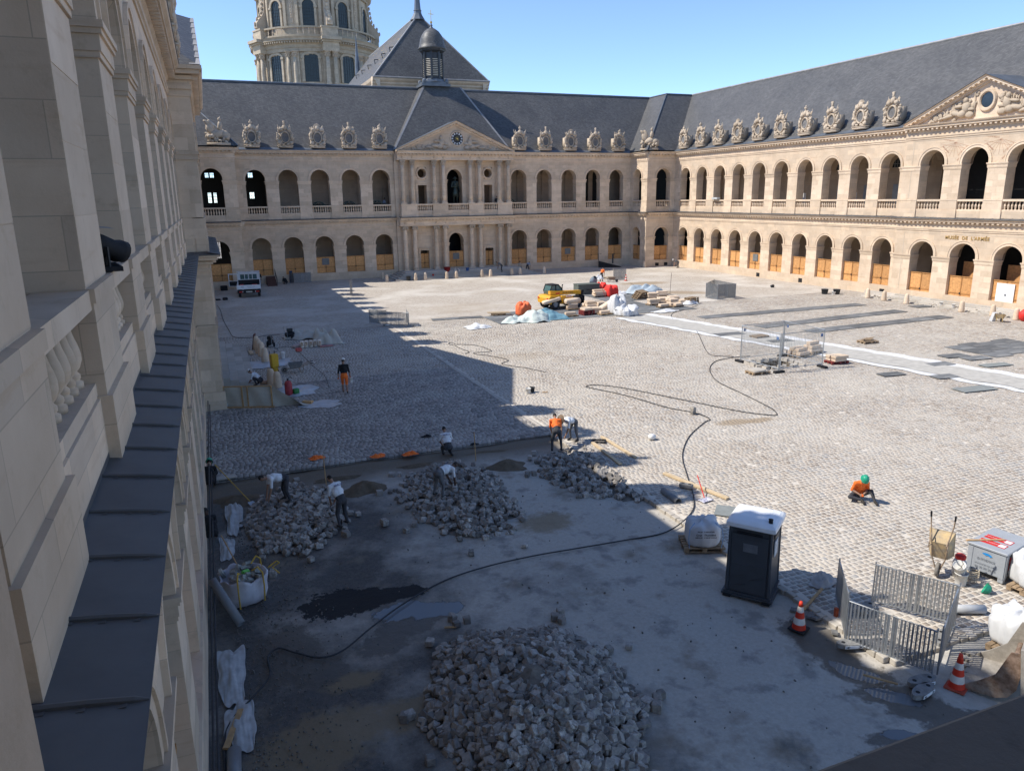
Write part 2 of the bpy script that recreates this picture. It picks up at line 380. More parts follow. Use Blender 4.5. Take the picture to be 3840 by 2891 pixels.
def ledge(parent, F, u0, u1, n=0.0, sheets=True, pitch=0.837, inner=-0.004):
    """zinc covering of the first cornice, one sheet between each pair of rolls"""
    k = max(1, round((u1-u0)/pitch)); p = (u1-u0)/k
    key = (round(p, 3), inner, F.du.x != 0, F.dn.x+F.dn.y)
    R = Matrix(((F.du.x, F.dn.x, 0), (F.du.y, F.dn.y, 0), (0, 0, 1))).to_4x4()
    if not sheets:
        mb = MB(F.mat(n))
        mb.add([(u0,.56,7.70),(u1,.56,7.70),(u1,.56,7.745),(u0,.56,7.745),(u1,inner,7.84),(u0,inner,7.84)], [(0,1,2,3),(3,2,4,5)])
        for i in range(k+1): mb.tube([(u0+i*p, inner, 7.845), (u0+i*p, .55, 7.75)], .02, 5)
        mb.build('zinc_ledge', ZINC, parent); return
    if key not in _blk:
        mb = MB(R)
        mb.add([(.0,.56,7.69),(p,.56,7.69),(p,.57,7.745),(0,.57,7.745),(p,inner,7.84),(0,inner,7.84),(p,inner,7.90),(0,inner,7.90)], [(0,1,2,3),(3,2,4,5),(5,4,6,7)])
        mb.tube([(p-.02, inner, 7.845), (p-.02, .30, 7.80), (p-.02, .5, 7.762), (p-.02, .565, 7.748)], [.021, .021, .02, .006], 7)
        for q in (.1, .27, .45):
            mb.box(p-.075, p-.045, q-.02, q+.02, 7.832-(q-.06)*.165, 7.8345-(q-.06)*.165)
        _blk[key] = mb.mesh('zinc_sheet', ZINC)
    for i in range(k):
        q = F.o+F.du*(u0+i*p)+F.dn*n
        link('zinc_sheet', _blk[key], parent, (q.x, q.y, random.uniform(-.003, .003)))
def gallery(parent, F, u0, u1, piers, n=0.0, depth=4.6, open_lo=(), open_up=(), back=9.5):
    mb = MB(F.mat(n)); fl = MB(F.mat(n)); ce = MB(F.mat(n))
    for z0, z1, opens in ((.95, 6.6, open_lo), (8.42, 14.8, open_up)):
        u = u0
        for a, b in sorted(opens):
            mb.box(u, a, -depth-.3, -depth, z0, z1); u = b
            if back is None: continue
            mb.box(a-.3, a, -back, -depth-.31, z0, z1); mb.box(b, b+.3, -back, -depth-.31, z0, z1); mb.box(a-.3, b+.3, -back-.3, -back-.001, z0, z1)
            ce.box(a, b, -back, -depth-.005, z1-.3, z1-.02); fl.box(a, b, -back, -depth-.001, z0-.3, z0-.02)
        mb.box(u, u1, -depth-.3, -depth, z0, z1)
        fl.box(u0, u1, -depth, -DEP+.6, z0-.35, z0-.01); ce.box(u0, u1, -depth, -.4, z1-.25, z1-.03)
        for a, b in piers:
            c = (a+b)/2
            mb.box(c-.35, c+.35, -depth+.001, -depth+.14, z0, z1-.3)
            # transverse arch from pier to back wall
            zs = z1-2.35; hw = (depth-DEP)/2; cn = -(depth+DEP)/2; pts = []
            for i in range(11):
                t = pi-pi*i/10; pts.append((cn+hw*cos(t)*-1, zs+1.75*sin(t)))
            for (na, za), (nb, zb) in zip(pts, pts[1:]):
                P = []
                for uu in (c-.3, c+.3): P += [(uu,na,za),(uu,nb,zb),(uu,nb,z1-.26),(uu,na,z1-.26)]
                mb.add(P, [(0,1,2,3),(4,5,6,7),(0,1,5,4)])
    mb.build('gallery_wall', INNER, parent); fl.build('gallery_floor', STEPST, parent); ce.build('gallery_ceiling', INNER, parent)
def piers_of(u0, u1, arches):
    us = [u0]+[q for a in arches for q in a]+[u1]; return [(us[i], us[i+1]) for i in range(0, len(us), 2)]
FS = Frame((0, 98.82, 0), (1,0,0), (0,-1,0)); FW = Frame((64.0, 0, 0), (0,1,0), (-1,0,0)); FE = Frame((-.12, 0, 0), (0,1,0), (1,0,0))
FSp = Frame((0, 94.14, 0), (1,0,0), (0,-1,0)); FWp = Frame((59.41, 0, 0), (0,1,0), (-1,0,0)); FEp = Frame((4.59, 0, 0), (0,1,0), (1,0,0))
south = thing('palace_wing', 'two-storey arcaded stone wing with clock pediment and paired columns below the church', 'building', (32, 104, 0))
west = thing('palace_wing', 'sunlit arcaded stone wing with sundials and MUSÉE DE L\'ARMÉE over its arches', 'building', (68, 47, 0))
east = thing('palace_wing', 'shaded arcaded stone wing seen along its piers with dark zinc ledge and vase balusters', 'building', (-4, 25, 0))
for r_ in (south, west, east): r_.location = (0, 0, 0)
# ---- arches
SA = [(5.77+S0*k, 5.77+S0*k+W0) for k in range(5)]; SB = [(64-b, 64-a) for a, b in SA][::-1]
WA = [(90.41-S0*k, 92.74-S0*k) for k in range(10)][::-1]
AC_W = [(41.81, 44.29), (45.98, 48.46), (50.15, 52.63)]
WN = [(35.77-S0*k, 38.10-S0*k) for k in range(4)][::-1]
EA = [(1.50+S0*k, 1.50+S0*k+W0) for k in range(10)]
# ---- south wing
facade(south, FS, 4.70, 24.10, SA); facade(south, FS, 40.15, 59.41, SB)
facade(south, FSp, -1.0, 4.59, [(.77, 3.11)], ends=False); facade(south, FEp, 94.143, 98.82, [(95.35, 97.69)], n=.004, blocks=False, ends=False)
facade(south, FSp, 59.41, 64.0, [(60.89, 63.23)], ends=False); facade(south, FWp, 94.143, 98.82, [(95.68, 98.01)], n=.004, ends=False)
gallery(south, FS, 4.70, 24.1, piers_of(4.7, 24.1, SA), open_lo=[], open_up=[(4.9, 9.0)], back=None)
gallery(south, FS, 40.15, 66.0, piers_of(40.15, 59.41, SB), open_up=[(54.3, 57.1)])
for F_, a, b, o in ((FS, 4.70, 24.1, 0), (FS, 40.15, 59.41, 0), (FSp, -1, 4.59, 0), (FSp, 59.41, 64.0, 0), (FWp, 93.6, 98.82, 0)): ledge(south, F_, a, b, sheets=False)
# corner pavilion interiors: room shade put into a dark wall colour, tall windows behind
mb = MB()
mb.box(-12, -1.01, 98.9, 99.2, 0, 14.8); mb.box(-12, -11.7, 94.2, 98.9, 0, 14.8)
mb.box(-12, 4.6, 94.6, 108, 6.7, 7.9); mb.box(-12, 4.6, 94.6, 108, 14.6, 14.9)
YB = 108.0
holes = [(1.4,1.85,9.9,11.2),(2.1,2.5,9.9,11.2),(1.3,1.75,13.1,13.7),(1.9,2.4,13.1,13.7),(6.6,7.2,10.4,11.2),(6.6,7.2,13.1,13.7),(1.65,2.3,2.7,4.85)]
def holed_wall(mb, x0, x1, y, z0, z1, holes):
    xs = sorted({x0, x1}|{h for q in holes for h in q[:2]}); zs = sorted({z0, z1}|{h for q in holes for h in q[2:]})
    for a, b in zip(xs, xs[1:]):
        for c, d in zip(zs, zs[1:]):
            if not any(q[0] <= (a+b)/2 <= q[1] and q[2] <= (c+d)/2 <= q[3] for q in holes):
                mb.add([(a,y,c),(b,y,c),(b,y,d),(a,y,d)], [(0,1,2,3)])
holed_wall(mb, -12, 12, YB, 0, 14.8, holes); mb.box(9.0, 9.3, 99.2, 108, 8, 14.8)
mb.build('pavilion_room', M('room_shade', (.06,.05,.04), .8), south)
for x0, x1, z0, z1 in holes:
    f = MB()
    for i in range(4): q = x0+(x1-x0)*i/3; f.box(q-.03, q+.03, YB-.05, YB+.02, z0, z1)
    for i in range(int((z1-z0)/.4)+1): q = z0+.4*i; f.box(x0, x1, YB-.04, YB+.01, q-.02, q+.02)
    f.build('window_bars', DARKMETAL, south)
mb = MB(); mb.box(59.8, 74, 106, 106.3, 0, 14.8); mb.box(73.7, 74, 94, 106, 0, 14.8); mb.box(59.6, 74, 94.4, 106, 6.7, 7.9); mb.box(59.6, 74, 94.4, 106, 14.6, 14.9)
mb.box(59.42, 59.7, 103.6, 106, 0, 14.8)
mb.build('pavilion_room', M('room_shade', (.06,.05,.04), .8), south)  # same dark wall colour stands in for the shade inside
# ---- south frontispiece
CX = [24.95, 26.25, 29.16, 30.45, 34.16, 35.46, 38.28, 39.59]
mb = MB(FS.mat(.35)); u0, u1 = 24.1, 40.15
ca = (31.15, 33.27); DOORS = ((27.15, 28.33), (36.37, 37.56))
def front_level(zb, zs, rise, zt, dz, ocz):
    cuts = [u0, DOORS[0][0], DOORS[0][1], ca[0], ca[1], DOORS[1][0], DOORS[1][1], u1]
    for i in (0, 2, 4, 6): mb.add([(cuts[i],0,zb),(cuts[i+1],0,zb),(cuts[i+1],0,zt),(cuts[i],0,zt)], [(0,1,2,3)])
    for a, b in DOORS:
        if ocz is None: mb.add([(a,0,dz),(b,0,dz),(b,0,zt),(a,0,zt)], [(0,1,2,3)])
        else:
            c = (a+b)/2; r = .56; nn = 20; hw = (b-a)/2
            def sq(t):
                x, z = cos(t), sin(t); k = 1/max(abs(x), abs(z)); return c+x*k*hw, ocz+z*k*.75
            for i in range(nn):
                t0, t1 = 2*pi*i/nn, 2*pi*(i+1)/nn
                p0, p1 = (c+r*cos(t0), ocz+r*sin(t0)), (c+r*cos(t1), ocz+r*sin(t1))
                q0, q1 = sq(t0), sq(t1)
                mb.add([(p0[0],0,p0[1]),(p1[0],0,p1[1]),(q1[0],0,q1[1]),(q0[0],0,q0[1])], [(0,1,2,3)])
                mb.add([(p0[0],0,p0[1]),(p1[0],0,p1[1]),(p1[0],-1.2,p1[1]),(p0[0],-1.2,p0[1])], [(0,1,2,3)])
            mb.add([(a,0,dz),(b,0,dz),(b,0,ocz-.75),(a,0,ocz-.75)], [(0,1,2,3)]); mb.add([(a,0,ocz+.75),(b,0,ocz+.75),(b,0,zt),(a,0,zt)], [(0,1,2,3)])
        mb.box(a-.9, a, -1.3, -.002, zb, dz); mb.box(b, b+.9, -1.3, -.002, zb, dz); mb.box(a, b, -1.3, -.002, dz, dz+.5)
    cv = [(ca[0], zb)]+arch_curve(ca[0], ca[1], zs, rise)+[(ca[1], zb)]
    for (ua, za), (ub, zb2) in zip(cv, cv[1:]):
        mb.add([(ua,0,za),(ub,0,zb2),(ub,-1.4,zb2),(ua,-1.4,za)], [(0,1,2,3)])
        if ub > ua+1e-6: mb.add([(ua,0,za),(ub,0,zb2),(ub,0,zt),(ua,0,zt)], [(0,1,2,3)])
front_level(.95, 4.25, 1.3, 6.62, 3.35, None); front_level(8.42, 12.5, 1.33, 14.9, 11.8, 13.3)
mb.box(u0, u1, -1.2, .06, -.3, .95); mb.box(u0, u1, -.3, .0, 6.62, 8.42); mb.box(u0, u1, -.5, -.001, 14.78, 16)
for q in (u0, u1): mb.add([(q,0,0),(q,-1.6,0),(q,-1.6,16),(q,0,16)], [(0,1,2,3)])
mb.build('wall', STONE, south)
for z_, r_ in ((4.25, 1.3), (12.5, 1.33)):
    for q in ((30.75, 31.15), (33.27, 33.67)): t = MB(FS.mat(.35)); imposts(t, [q], z_); t.build('impost', STONE, south)
    t = MB(FS.mat(.35)); archivolt(t, ca[0], ca[1], z_, r_, .32); t.build('archivolt', STONE, south)
for a, b in DOORS:
    for zb, dz in ((.96, 3.35), (8.45, 11.8)):
        t = MB(FS.mat(.35)); t.box(a-.28, a, 0, .07, zb, dz+.25); t.box(b, b+.28, 0, .07, zb, dz+.25); t.box(a, b, 0, .07, dz, dz+.25)
        t.box(a-.35, b+.35, 0, .14, dz+.24, dz+.38); t.build('door_surround', STONE, south)
    c = (a+b)/2; t = MB(FS.mat(.35))
    P = []; F_ = []; nn = 24
    for rr, pr in ((.56, .02), (.60, .12), (.76, .12), (.84, .0)):
        for i in range(nn): P.append((c+rr*cos(2*pi*i/nn), pr, 13.3+rr*sin(2*pi*i/nn)))
    for r_ in range(3):
        for i in range(nn): F_.append((r_*nn+i, r_*nn+(i+1) % nn, (r_+1)*nn+(i+1) % nn, (r_+1)*nn+i))
    t.add(P, F_); t.build('oculus_frame', STONE, south); t = MB(FS.mat(.35))
    for s_ in (-1, 1): t.box(c-.85, c+.85, 0, .05, 5.0+(.6 if s_ > 0 else -.6)-.04, 5.0+(.6 if s_ > 0 else -.6)+.04); t.box(c+s_*.85-.04, c+s_*.85+.04, 0, .048, 4.4, 5.6)
    t.build('panel_border', STONE, south)
# entablatures carried by the columns
NF = 1.52
c = MB(FS.mat(NF-.1)); profile(c, [(-1.1,6.56)]+CO1[1:-1]+[(-1.4,7.80)], 24.3, 39.95+.3); profile(c, [(-1.1,14.86)]+[(a, z+.02 if z < 15.1 else z) for a, z in CO2[2:-1]]+[(-1.4,16.10)], 24.3, 40.25); c.build('entablature', STONE, south)
d = MB(FS.mat(NF-.1)); dentils(d, 24.3, 40.25, .12, .34, 7.30, 7.455); dentils(d, 24.3, 40.25, .13, .42, 15.54, 15.715)
for x in CX:
    for z in (6.98, 15.2): d.ell((x, .07, z+.04), (.14, .08, .16), n=6, m=5)
tag(d.build('dentil_course', STONE, south), kind='stuff')
ledge(south, FS, 24.2, 40.2, n=NF-.1, sheets=False, inner=-.1)
pd = MB(FS.mat(0)); PED = [(24.55, 26.68), (28.78, 30.85), (33.78, 35.85), (37.9, 40.0)]
pd.box(24.6, 40.0, .3, NF-.02, 7.80, 8.42); pd.build('parapet', STONE, south)
for a, b in PED:
    pd = MB(FS.mat(0)); pd.box(a, b, .3, NF+.05, 7.80, 9.30); pd.box(a-.04, b+.04, .3, NF+.10, 9.30, 9.42); pd.box(a-.06, b+.06, .3, NF+.12, 7.80, 8.40); pd.build('pedestal', STONE, south)
for (a, b) in ((26.72, 28.74), (30.89, 33.74), (35.89, 37.86)): balustrade(south, FS, a, b, NF, 8 if b-a < 2.5 else 11)
def column_meshes(h, r, ionic):
    base = MB(); base.box(-r*1.35, r*1.35, -r*1.35, r*1.35, 0, .12); base.lathe([(r*1.3,.12),(r*1.36,.17),(r*1.3,.23),(r*1.12,.25),(r*1.1,.29),(r*1.2,.32),(r*1.18,.37),(r*1.0,.40)], 16)
    sh = MB(); ch = .55; prof = []
    zz = .40; top = h-(.42 if ionic else .62)
    if ionic:      # shaft of drums with slightly proud bands
        k = int((top-zz)/ch)
        for i in range(k):
            z0, z1 = zz+(top-zz)*i/k, zz+(top-zz)*(i+1)/k; f0 = 1-.14*(i/k)**1.6; pr = 1.045 if i % 2 else 1.0
            prof += [(r*f0*pr*.985, z0), (r*f0*pr, z0+.03), (r*f0*pr, z1-.03), (r*f0*pr*.985, z1)]
    else: prof = [(r*(1-.15*(i/8)**1.6), zz+(top-zz)*i/8) for i in range(9)]
    sh.lathe(prof, 18)
    cp = MB(); rt = r*.86
    if ionic:
        cp.lathe([(rt,top),(rt*1.12,top+.03),(rt*1.05,top+.07),(rt*1.25,top+.18),(rt*1.3,top+.22)], 16)
        for sx in (-1, 1):
            for sy in (-1, 1): cp.ell((sx*rt*1.15, sy*rt*1.15, top+.13), (.13,.13,.16), (0,0,pi/4), 8, 6)
        for s in range(4): cp.ell((rt*1.2*cos(s*pi/2), rt*1.2*sin(s*pi/2), top+.25), (.07,.07,.06), n=6, m=4)
        cp.box(-rt*1.45, rt*1.45, -rt*1.45, rt*1.45, h-.14, h)
    else:
        cp.lathe([(rt,top),(rt*1.1,top+.03),(rt,top+.06),(rt*1.02,top+.3),(rt*1.25,top+.46),(rt*1.4,top+.5)], 14)
        for row, (zz2, rr, hh) in enumerate(((top+.17, rt*1.1, .13), (top+.34, rt*1.2, .13))):
            for k in range(8):
                t_ = 2*pi*(k+.5*row)/8; cp.ell((rr*cos(t_), rr*sin(t_), zz2), (.075,.075,hh), (0,0,t_), 6, 5); cp.ell((rr*1.14*cos(t_), rr*1.14*sin(t_), zz2+hh*.7), (.06,.06,.045), (0,0,t_), 6, 4)
        for k in range(4): t_ = pi/4+k*pi/2; cp.ell((rt*1.5*cos(t_), rt*1.5*sin(t_), top+.46), (.1,.1,.08), (0,0,t_), 6, 4)
        cp.box(-rt*1.5, rt*1.5, -rt*1.5, rt*1.5, h-.1, h)
    return base.mesh('column_base', STONE), sh.mesh('column', STONE, True), cp.mesh('capital', CARVED)
for ionic, z0, z1 in ((True, .82, 6.56), (False, 9.42, 14.88)):
    bm_, sm_, cm_ = column_meshes(z1-z0, .30 if ionic else .285, ionic)
    for x in CX:
        o = link('column', sm_, south, (x, 98.82-1.2, z0)); link('column_base', bm_, o); link('capital', cm_, o)
        pl = MB(FS.mat(.35)); pl.box(x-.27, x+.27, 0, .14, z0+.1, z1-.44); pl.box(x-.33, x+.33, 0, .2, z1-.45, z1); pl.build('pilaster', STONE, south)
# steps before the frontispiece
for i in range(5):
    m = MB(); y0 = 93.55+i*.44; x0 = 22.5+i*.42; x1 = 42.1-i*.42
    m.box(x0, x1, y0, 98.9, i*.165-.1, (i+1)*.165); m.build('step', STEPST, south)
gallery(south, FS, 24.12, 40.13, [(24.3,24.6),(29.4,30.2),(34.2,35.0),(39.6,39.9)], n=-.6)
# ---- pediments
def pediment(parent, F, n, u0, u1, z0, za, extra=.25):
    c = (u0+u1)/2; tp = MB(F.mat(n)); tp.add([(u0+.4,-.12,z0),(u1-.4,-.12,z0),(c,-.12,za-.25),(u0+.4,-2.6,z0),(u1-.4,-2.6,z0),(c,-2.6,za-.25)], [(0,1,2),(0,1,4,3),(3,4,5)])
    ped = tp.build('pediment', STONE, parent)
    rk = MB(F.mat(n)); dn = MB(F.mat(n))
    for s in (-1, 1):
        e = u0 if s < 0 else u1; L_ = math.hypot(c-e, za-z0); ang = math.atan2(za-z0, abs(c-e))
        prof = [(-.15,-.50),(.05,-.50),(.05,-.36),(.16,-.30),(.16,-.22),(.42,-.20),(.42,-.08),(.55,.02),(-.15,.05)]
        P = []
        for q in (0, 1):
            uu, zz = (e, z0+.12) if q == 0 else (c, za+.12)
            for a, z in prof: P.append((uu, a, zz+z*(1/cos(ang) if True else 1)))
        m = len(prof); rk.add(P, [(i, i+1, i+1+m, i+m) for i in range(m-1)]+[tuple(range(m))])
        k = int(L_/.48)
        for i in range(1, k):
            f = (i+.5)/k; uu = e+(c-e)*f; zz = z0+.12+(za-z0)*f; dn.cbox((uu, .27, zz-.26), (.2, .26, .13), (0, -s*-ang if False else (ang if s > 0 else -ang), 0))
    rk.build('raking_cornice', STONE, ped); tag(dn.build('dentil_course', STONE, ped), kind='stuff')
    zc = MB(F.mat(n))
    for s in (-1, 1):
        e = u0-.05 if s < 0 else u1+.05
        zc.add([(e,.58,z0+.16),(c,.58,za+.18),(c,-9.0,za+.22),(e,-9.0,z0+.2)], [(0,1,2,3)])
    zc.build('pediment_roof', LEAD, ped)
    return ped
pedS = pediment(south, FS, NF-.1, 24.15, 40.3, 16.06, 19.65); pedW = pediment(west, FW, 1.0, 39.25, 54.55, 16.04, 19.40)
pedE = pediment(east, FE, .95, 39.2, 54.6, 16.04, 19.40)
def figure(mb, u, z, s, n0=0.0, lean=0.5, k=1.45):
    """reclining relief figure, s = facing side"""
    pts = [((u, n0+.12, z+1.02), (.15,.13,.18)), ((u-s*.05, n0+.1, z+.62), (.26,.17,.34)), ((u+s*.15, n0+.12, z+.28), (.30,.18,.22)),
           ((u+s*.55, n0+.14, z+.32), (.42,.14,.15)), ((u+s*1.1, n0+.12, z+.18), (.45,.12,.11)), ((u+s*1.6, n0+.1, z+.1), (.2,.1,.08)),
           ((u+s*.4, n0+.16, z+.7), (.32,.09,.09)), ((u-s*.35, n0+.1, z+.5), (.28,.1,.1)), ((u-s*.3, n0+.08, z+.2), (.3,.12,.2))]
    for c, r in pts: mb.ell((u+(c[0]-u)*k, c[1]*1.3, z+(c[2]-z)*k), (r[0]*k, r[1]*1.5, r[2]*k), (0, random.uniform(-.3,.3), 0), 9, 7, .06)
def relief(parent, F, n, u0, u1, z0, za, fig, r0):
    mb = MB(F.mat(n-.12)); c = (u0+u1)/2; hw = (u1-u0)/2
    for s in (-1, 1):
        figure(mb, c+s*r0, z0+.12, s); 
        for k in range(46):
            f = random.random()**.8; uu = c+s*(.9+f*(hw-2.6)); zt = z0+(za-z0)*(1-abs(uu-c)/hw)-.75
            if zt < z0+.15: continue
            zz = random.uniform(z0+.1, max(z0+.2, min(zt, z0+.55 if not fig else zt))); r = random.uniform(.10,.24)
            mb.ell((uu, .03, zz), (r*1.4, random.uniform(.05,.12), r*.8), (0, random.uniform(-1,1), 0), 7, 5, .15)
        if fig:
            for k in range(22):   # spears and banners
                f = random.random(); uu = c+s*(1.0+f*4.2); zt = z0+(za-z0)*(1-abs(uu-c)/hw)-.7; zb = z0+.3
                if zt > zb+.2: mb.tube([(uu, .08, zb), (uu+s*random.uniform(-.1,.5), .12, zt)], .04, 5); mb.ell((uu+s*.1, .08, (zb+zt)/2), (.14,.06,.3), (0, random.uniform(-.6,.6), 0), 6, 5, .1)
    tag(mb.build('relief', CARVED, parent, True), kind='stuff')
relief(pedS, FS, NF-.1, 24.15, 40.3, 16.12, 19.65, False, 2.0); relief(pedW, FW, 1.0, 39.25, 54.55, 16.1, 19.40, True, 1.9)
# clock
ck = MB(FS.mat(NF-.22)); ck.M = ck.M @ Matrix.Translation((32.42, 0, 17.62)) @ Matrix.Rotation(-pi/2, 4, 'X')
ck.lathe([(.0,.06),(.80,.06),(.82,.1)], 32, cap=False); clock = ck.build('clock', [DARKMETAL], pedS)
fm = MB(ck.M); fm.lathe([(.80,.07),(.83,.13),(.92,.13),(.98,.05)], 32, cap=False); fm.build('clock_frame', STONE, clock)
nm = MB(ck.M)
for i in range(12):
    a = 2*pi*i/12; nm.cbox((.64*cos(a), .64*sin(a), .075), (.20,.17,.03), (0,0,a))
nm.build('numeral_plates', WHITEP, clock)
for i, tx in enumerate(('XII','XI','X','IX','VIII','VII','VI','V','IIII','III','II','I')):
    a = 2*pi*i/12; me = text_mesh(tx, .13, 'numeral', .004); me.materials.append(BLACK)
    o = link('numeral', me, clock, (32.42-.64*sin(a), 98.82-(NF-.22)-.096, 17.62+.64*cos(a)), (pi/2, -a, 0)); o.rotation_euler = (pi/2, 0, 0)
hd = MB(ck.M)
hd.cbox((.0,.0,.085), (.40,.035,.02), (0,0,.45)); hd.cbox((.08,.1,.095), (.035,.34,.02), (0,0,-.4)); hd.lathe([(0,.12),(.06,.1),(.07,.07)], 10, cap=False)
for k in range(12): a = 2*pi*k/12; hd.cbox((.2*cos(a), .2*sin(a), .066), (.2,.008,.008), (0,0,a))
hd.build('clock_hands', GOLD, clock)
# oculus in the west pediment
oc = MB(FW.mat(.88)); oc.M = oc.M @ Matrix.Translation((46.9, 0, 17.55)) @ Matrix.Rotation(-pi/2, 4, 'X')
oc.lathe([(.55,-.3),(.55,.1),(.62,.2),(.78,.2),(.85,.05)], 28, cap=False, sy=1.12); oc.build('oculus_frame', STONE, pedW)
oh = MB(oc.M); oh.lathe([(.0,.045),(.56,.045)], 28, cap=False, sy=1.12); oh.build('oculus_opening', GLASSDARK, pedW)
# ---- west wing
facade(west, FW, 54.5, 94.14, WA); facade(west, FW, 20.0, 39.3, WN)
facade(west, FW, 39.3, 54.5, AC_W, n=1.0)
pn = MB(FW.mat(1.0))      # raised panel borders of the frontispiece
for z0, z1 in ((1.0, 6.35), (9.5, 14.6)):
    for q in (53.55, 40.25): pn.box(q-.05, q+.05, -.01, .012, z0, z1)
    pn.box(40.25, 53.55, -.01, .012, z1, z1+.08)
pn.build('panel_border', CARVED, west)
gallery(west, FW, 20.0, 39.3, piers_of(20, 39.3, WN)); gallery(west, FW, 39.3, 54.5, piers_of(39.3, 54.5, AC_W), open_lo=[(44.6, 52.4)], open_up=[(44.6, 52.4)])
gallery(west, FW, 54.5, 93.5, piers_of(54.5, 94.14, WA))
ledge(west, FW, 54.5, 93.6, sheets=False); ledge(west, FW, 39.0, 54.8, n=1.0, sheets=False); ledge(west, FW, 20.0, 39.0, sheets=False)
SCREEN = M('painted_shade', (.012,.013,.014), .6, .2, 3)  # near-black colour standing in for the darkness deep in the passages
# doors, lunettes and boards on the west gallery wall
def plate(parent, F, name, mat, u0, u1, z0, z1, n, th=.05):
    m = MB(F.mat(n)); m.box(u0, u1, 0, th, z0, z1); return m.build(name, mat, parent)
for k in (0, 2, 3, 4, 5, 6, 7, 8, 9):
    a, b = WA[9-k]; c = (a+b)/2+3.1
    if k in (0, 3, 4, 5, 6, 7, 8, 9): plate(west, FW, 'gallery_door', GREYDOOR, c-.75, c+.45, 8.42, 10.9, -4.6)
    if k in (3, 5, 7, 9):
        m = MB(FW.mat(-4.58)); 
        for q in range(8):
            t0, t1 = pi*q/8, pi*(q+1)/8; m.add([(c,0,12.6),(c+.85*cos(t0),0,12.6+.95*sin(t0)),(c+.85*cos(t1),0,12.6+.95*sin(t1))], [(0,1,2)])
        lun = m.build('lunette_window', GLASSDARK, west); bb = MB(FW.mat(-4.57))
        for q in (-.5,-.17,.17,.5): bb.box(c+q-.02, c+q+.02, 0, .03, 12.6, 12.6+.95*math.sqrt(max(.05, 1-(q/.85)**2)))
        bb.box(c-.8, c+.8, 0, .028, 12.95, 12.99); bb.build('glazing_bar', GREYDOOR, lun)
for z0_, z1_ in ((.95, 6.3), (8.42, 14.5)): plate(west, FW, 'shade_plate', SCREEN, 44.7, 52.35, z0_, z1_, -3.9)  # added plates that paint the entrance passage dark
plate(south, FS, 'shade_plate', SCREEN, 54.35, 57.05, 8.42, 14.5, -4.75); plate(south, FS, 'shade_plate', SCREEN, 60.2, 67.5, .95, 14.5, -1.0); plate(south, FS, 'shade_plate', SCREEN, 31.0, 36.2, 8.42, 14.4, -4.2); plate(south, FS, 'shade_plate', SCREEN, 31.0, 36.2, .95, 6.2, -4.2)  # more added black plates, painting shade behind the south arches
plate(west, FW, 'stone_plaque', CARVED, 53.9, 55.1, 10.2, 11.4, -4.6)
# ---- east wing
for a0_, a1_ in ((-3.2, 38.9),): facade(east, FE, a0_, a1_, EA, bal=[], blocks=False)
for i, (a, b) in enumerate(EA): balustrade(east, FE, a, b, 0.0, 8, BAL_NEAR if i < 4 else BAL_FAR)
for i, (a, b) in enumerate(piers_of(-3.2, 38.9, EA)):
    if 1 <= i <= 9: pier_blocks(east, FE, a, b, 9.44, 11.98, course=.62, split=9)
    if 1 <= i <= 9: pier_blocks(east, FE, a, b, .96, 3.87, course=.55, split=9)
facade(east, FE, 38.9, 54.9, AC_W, n=.95, blocks=False, bal=[]); facade(east, FE, 54.9, 94.14, WA, blocks=False, bal=[])
mb = MB(FE.mat()); mb.box(38.88, 38.9, -.5, .95, .9, 16.0)
mb.box(38.78, 38.92, -.2, 1.06, .0, .95); mb.build('frontispiece_return', STONE, east)
mb = MB()
for z0, k, h in ((.96, 6, .56), (4.34, 4, .56), (8.46, 2, .47), (9.44, 4, .63), (12.46, 4, .56)):
    for i in range(k):
        for x0, x1 in ((-.11, .35 if i % 2 else .52), (.35 if i % 2 else .52, .83)):
            m = MB(); m.box(x0+.003, x1-.003, 38.862, 38.90, z0+i*h+.003, z0+(i+1)*h-.003); m.build('stone', BLOCK, east)
mt = MB()
for z0 in (3.95, 12.05): mt.box(-.1, .9, 38.80, 39.2, z0, z0+.22); mt.box(-.1, .95, 38.76, 39.2, z0+.22, z0+.36)
for z0, pr, in ((14.8, .05), (15.1, .1), (15.5, .2), (15.72, .5), (15.9, .62)): mt.box(-.1, .83+pr, 38.88-pr, 39.2, z0, z0+.17)
for z0, pr, in ((6.62, .05), (6.9, .1), (7.25, .2), (7.46, .42), (7.6, .52)): mt.box(-.1, .83+pr, 38.88-pr, 39.2, z0, z0+.12)
mt.build('moulding', STONE, east)
gallery(east, FE, -3.2, 54, piers_of(-3.2, 38.9, EA))
ledge(east, FE, -3.0, 38.32); ledge(east, FE, 38.32, 55.4, n=.95)
mb = MB(); mb.add([(.40,38.31,7.745),(1.40,38.31,7.745),(1.40,38.31,7.69),(.40,38.31,7.69),(-.06,38.84,7.845),(.89,38.84,7.845)], [(0,1,2,3),(0,1,5,4)]); mb.build('zinc_sheet', ZINC, east)
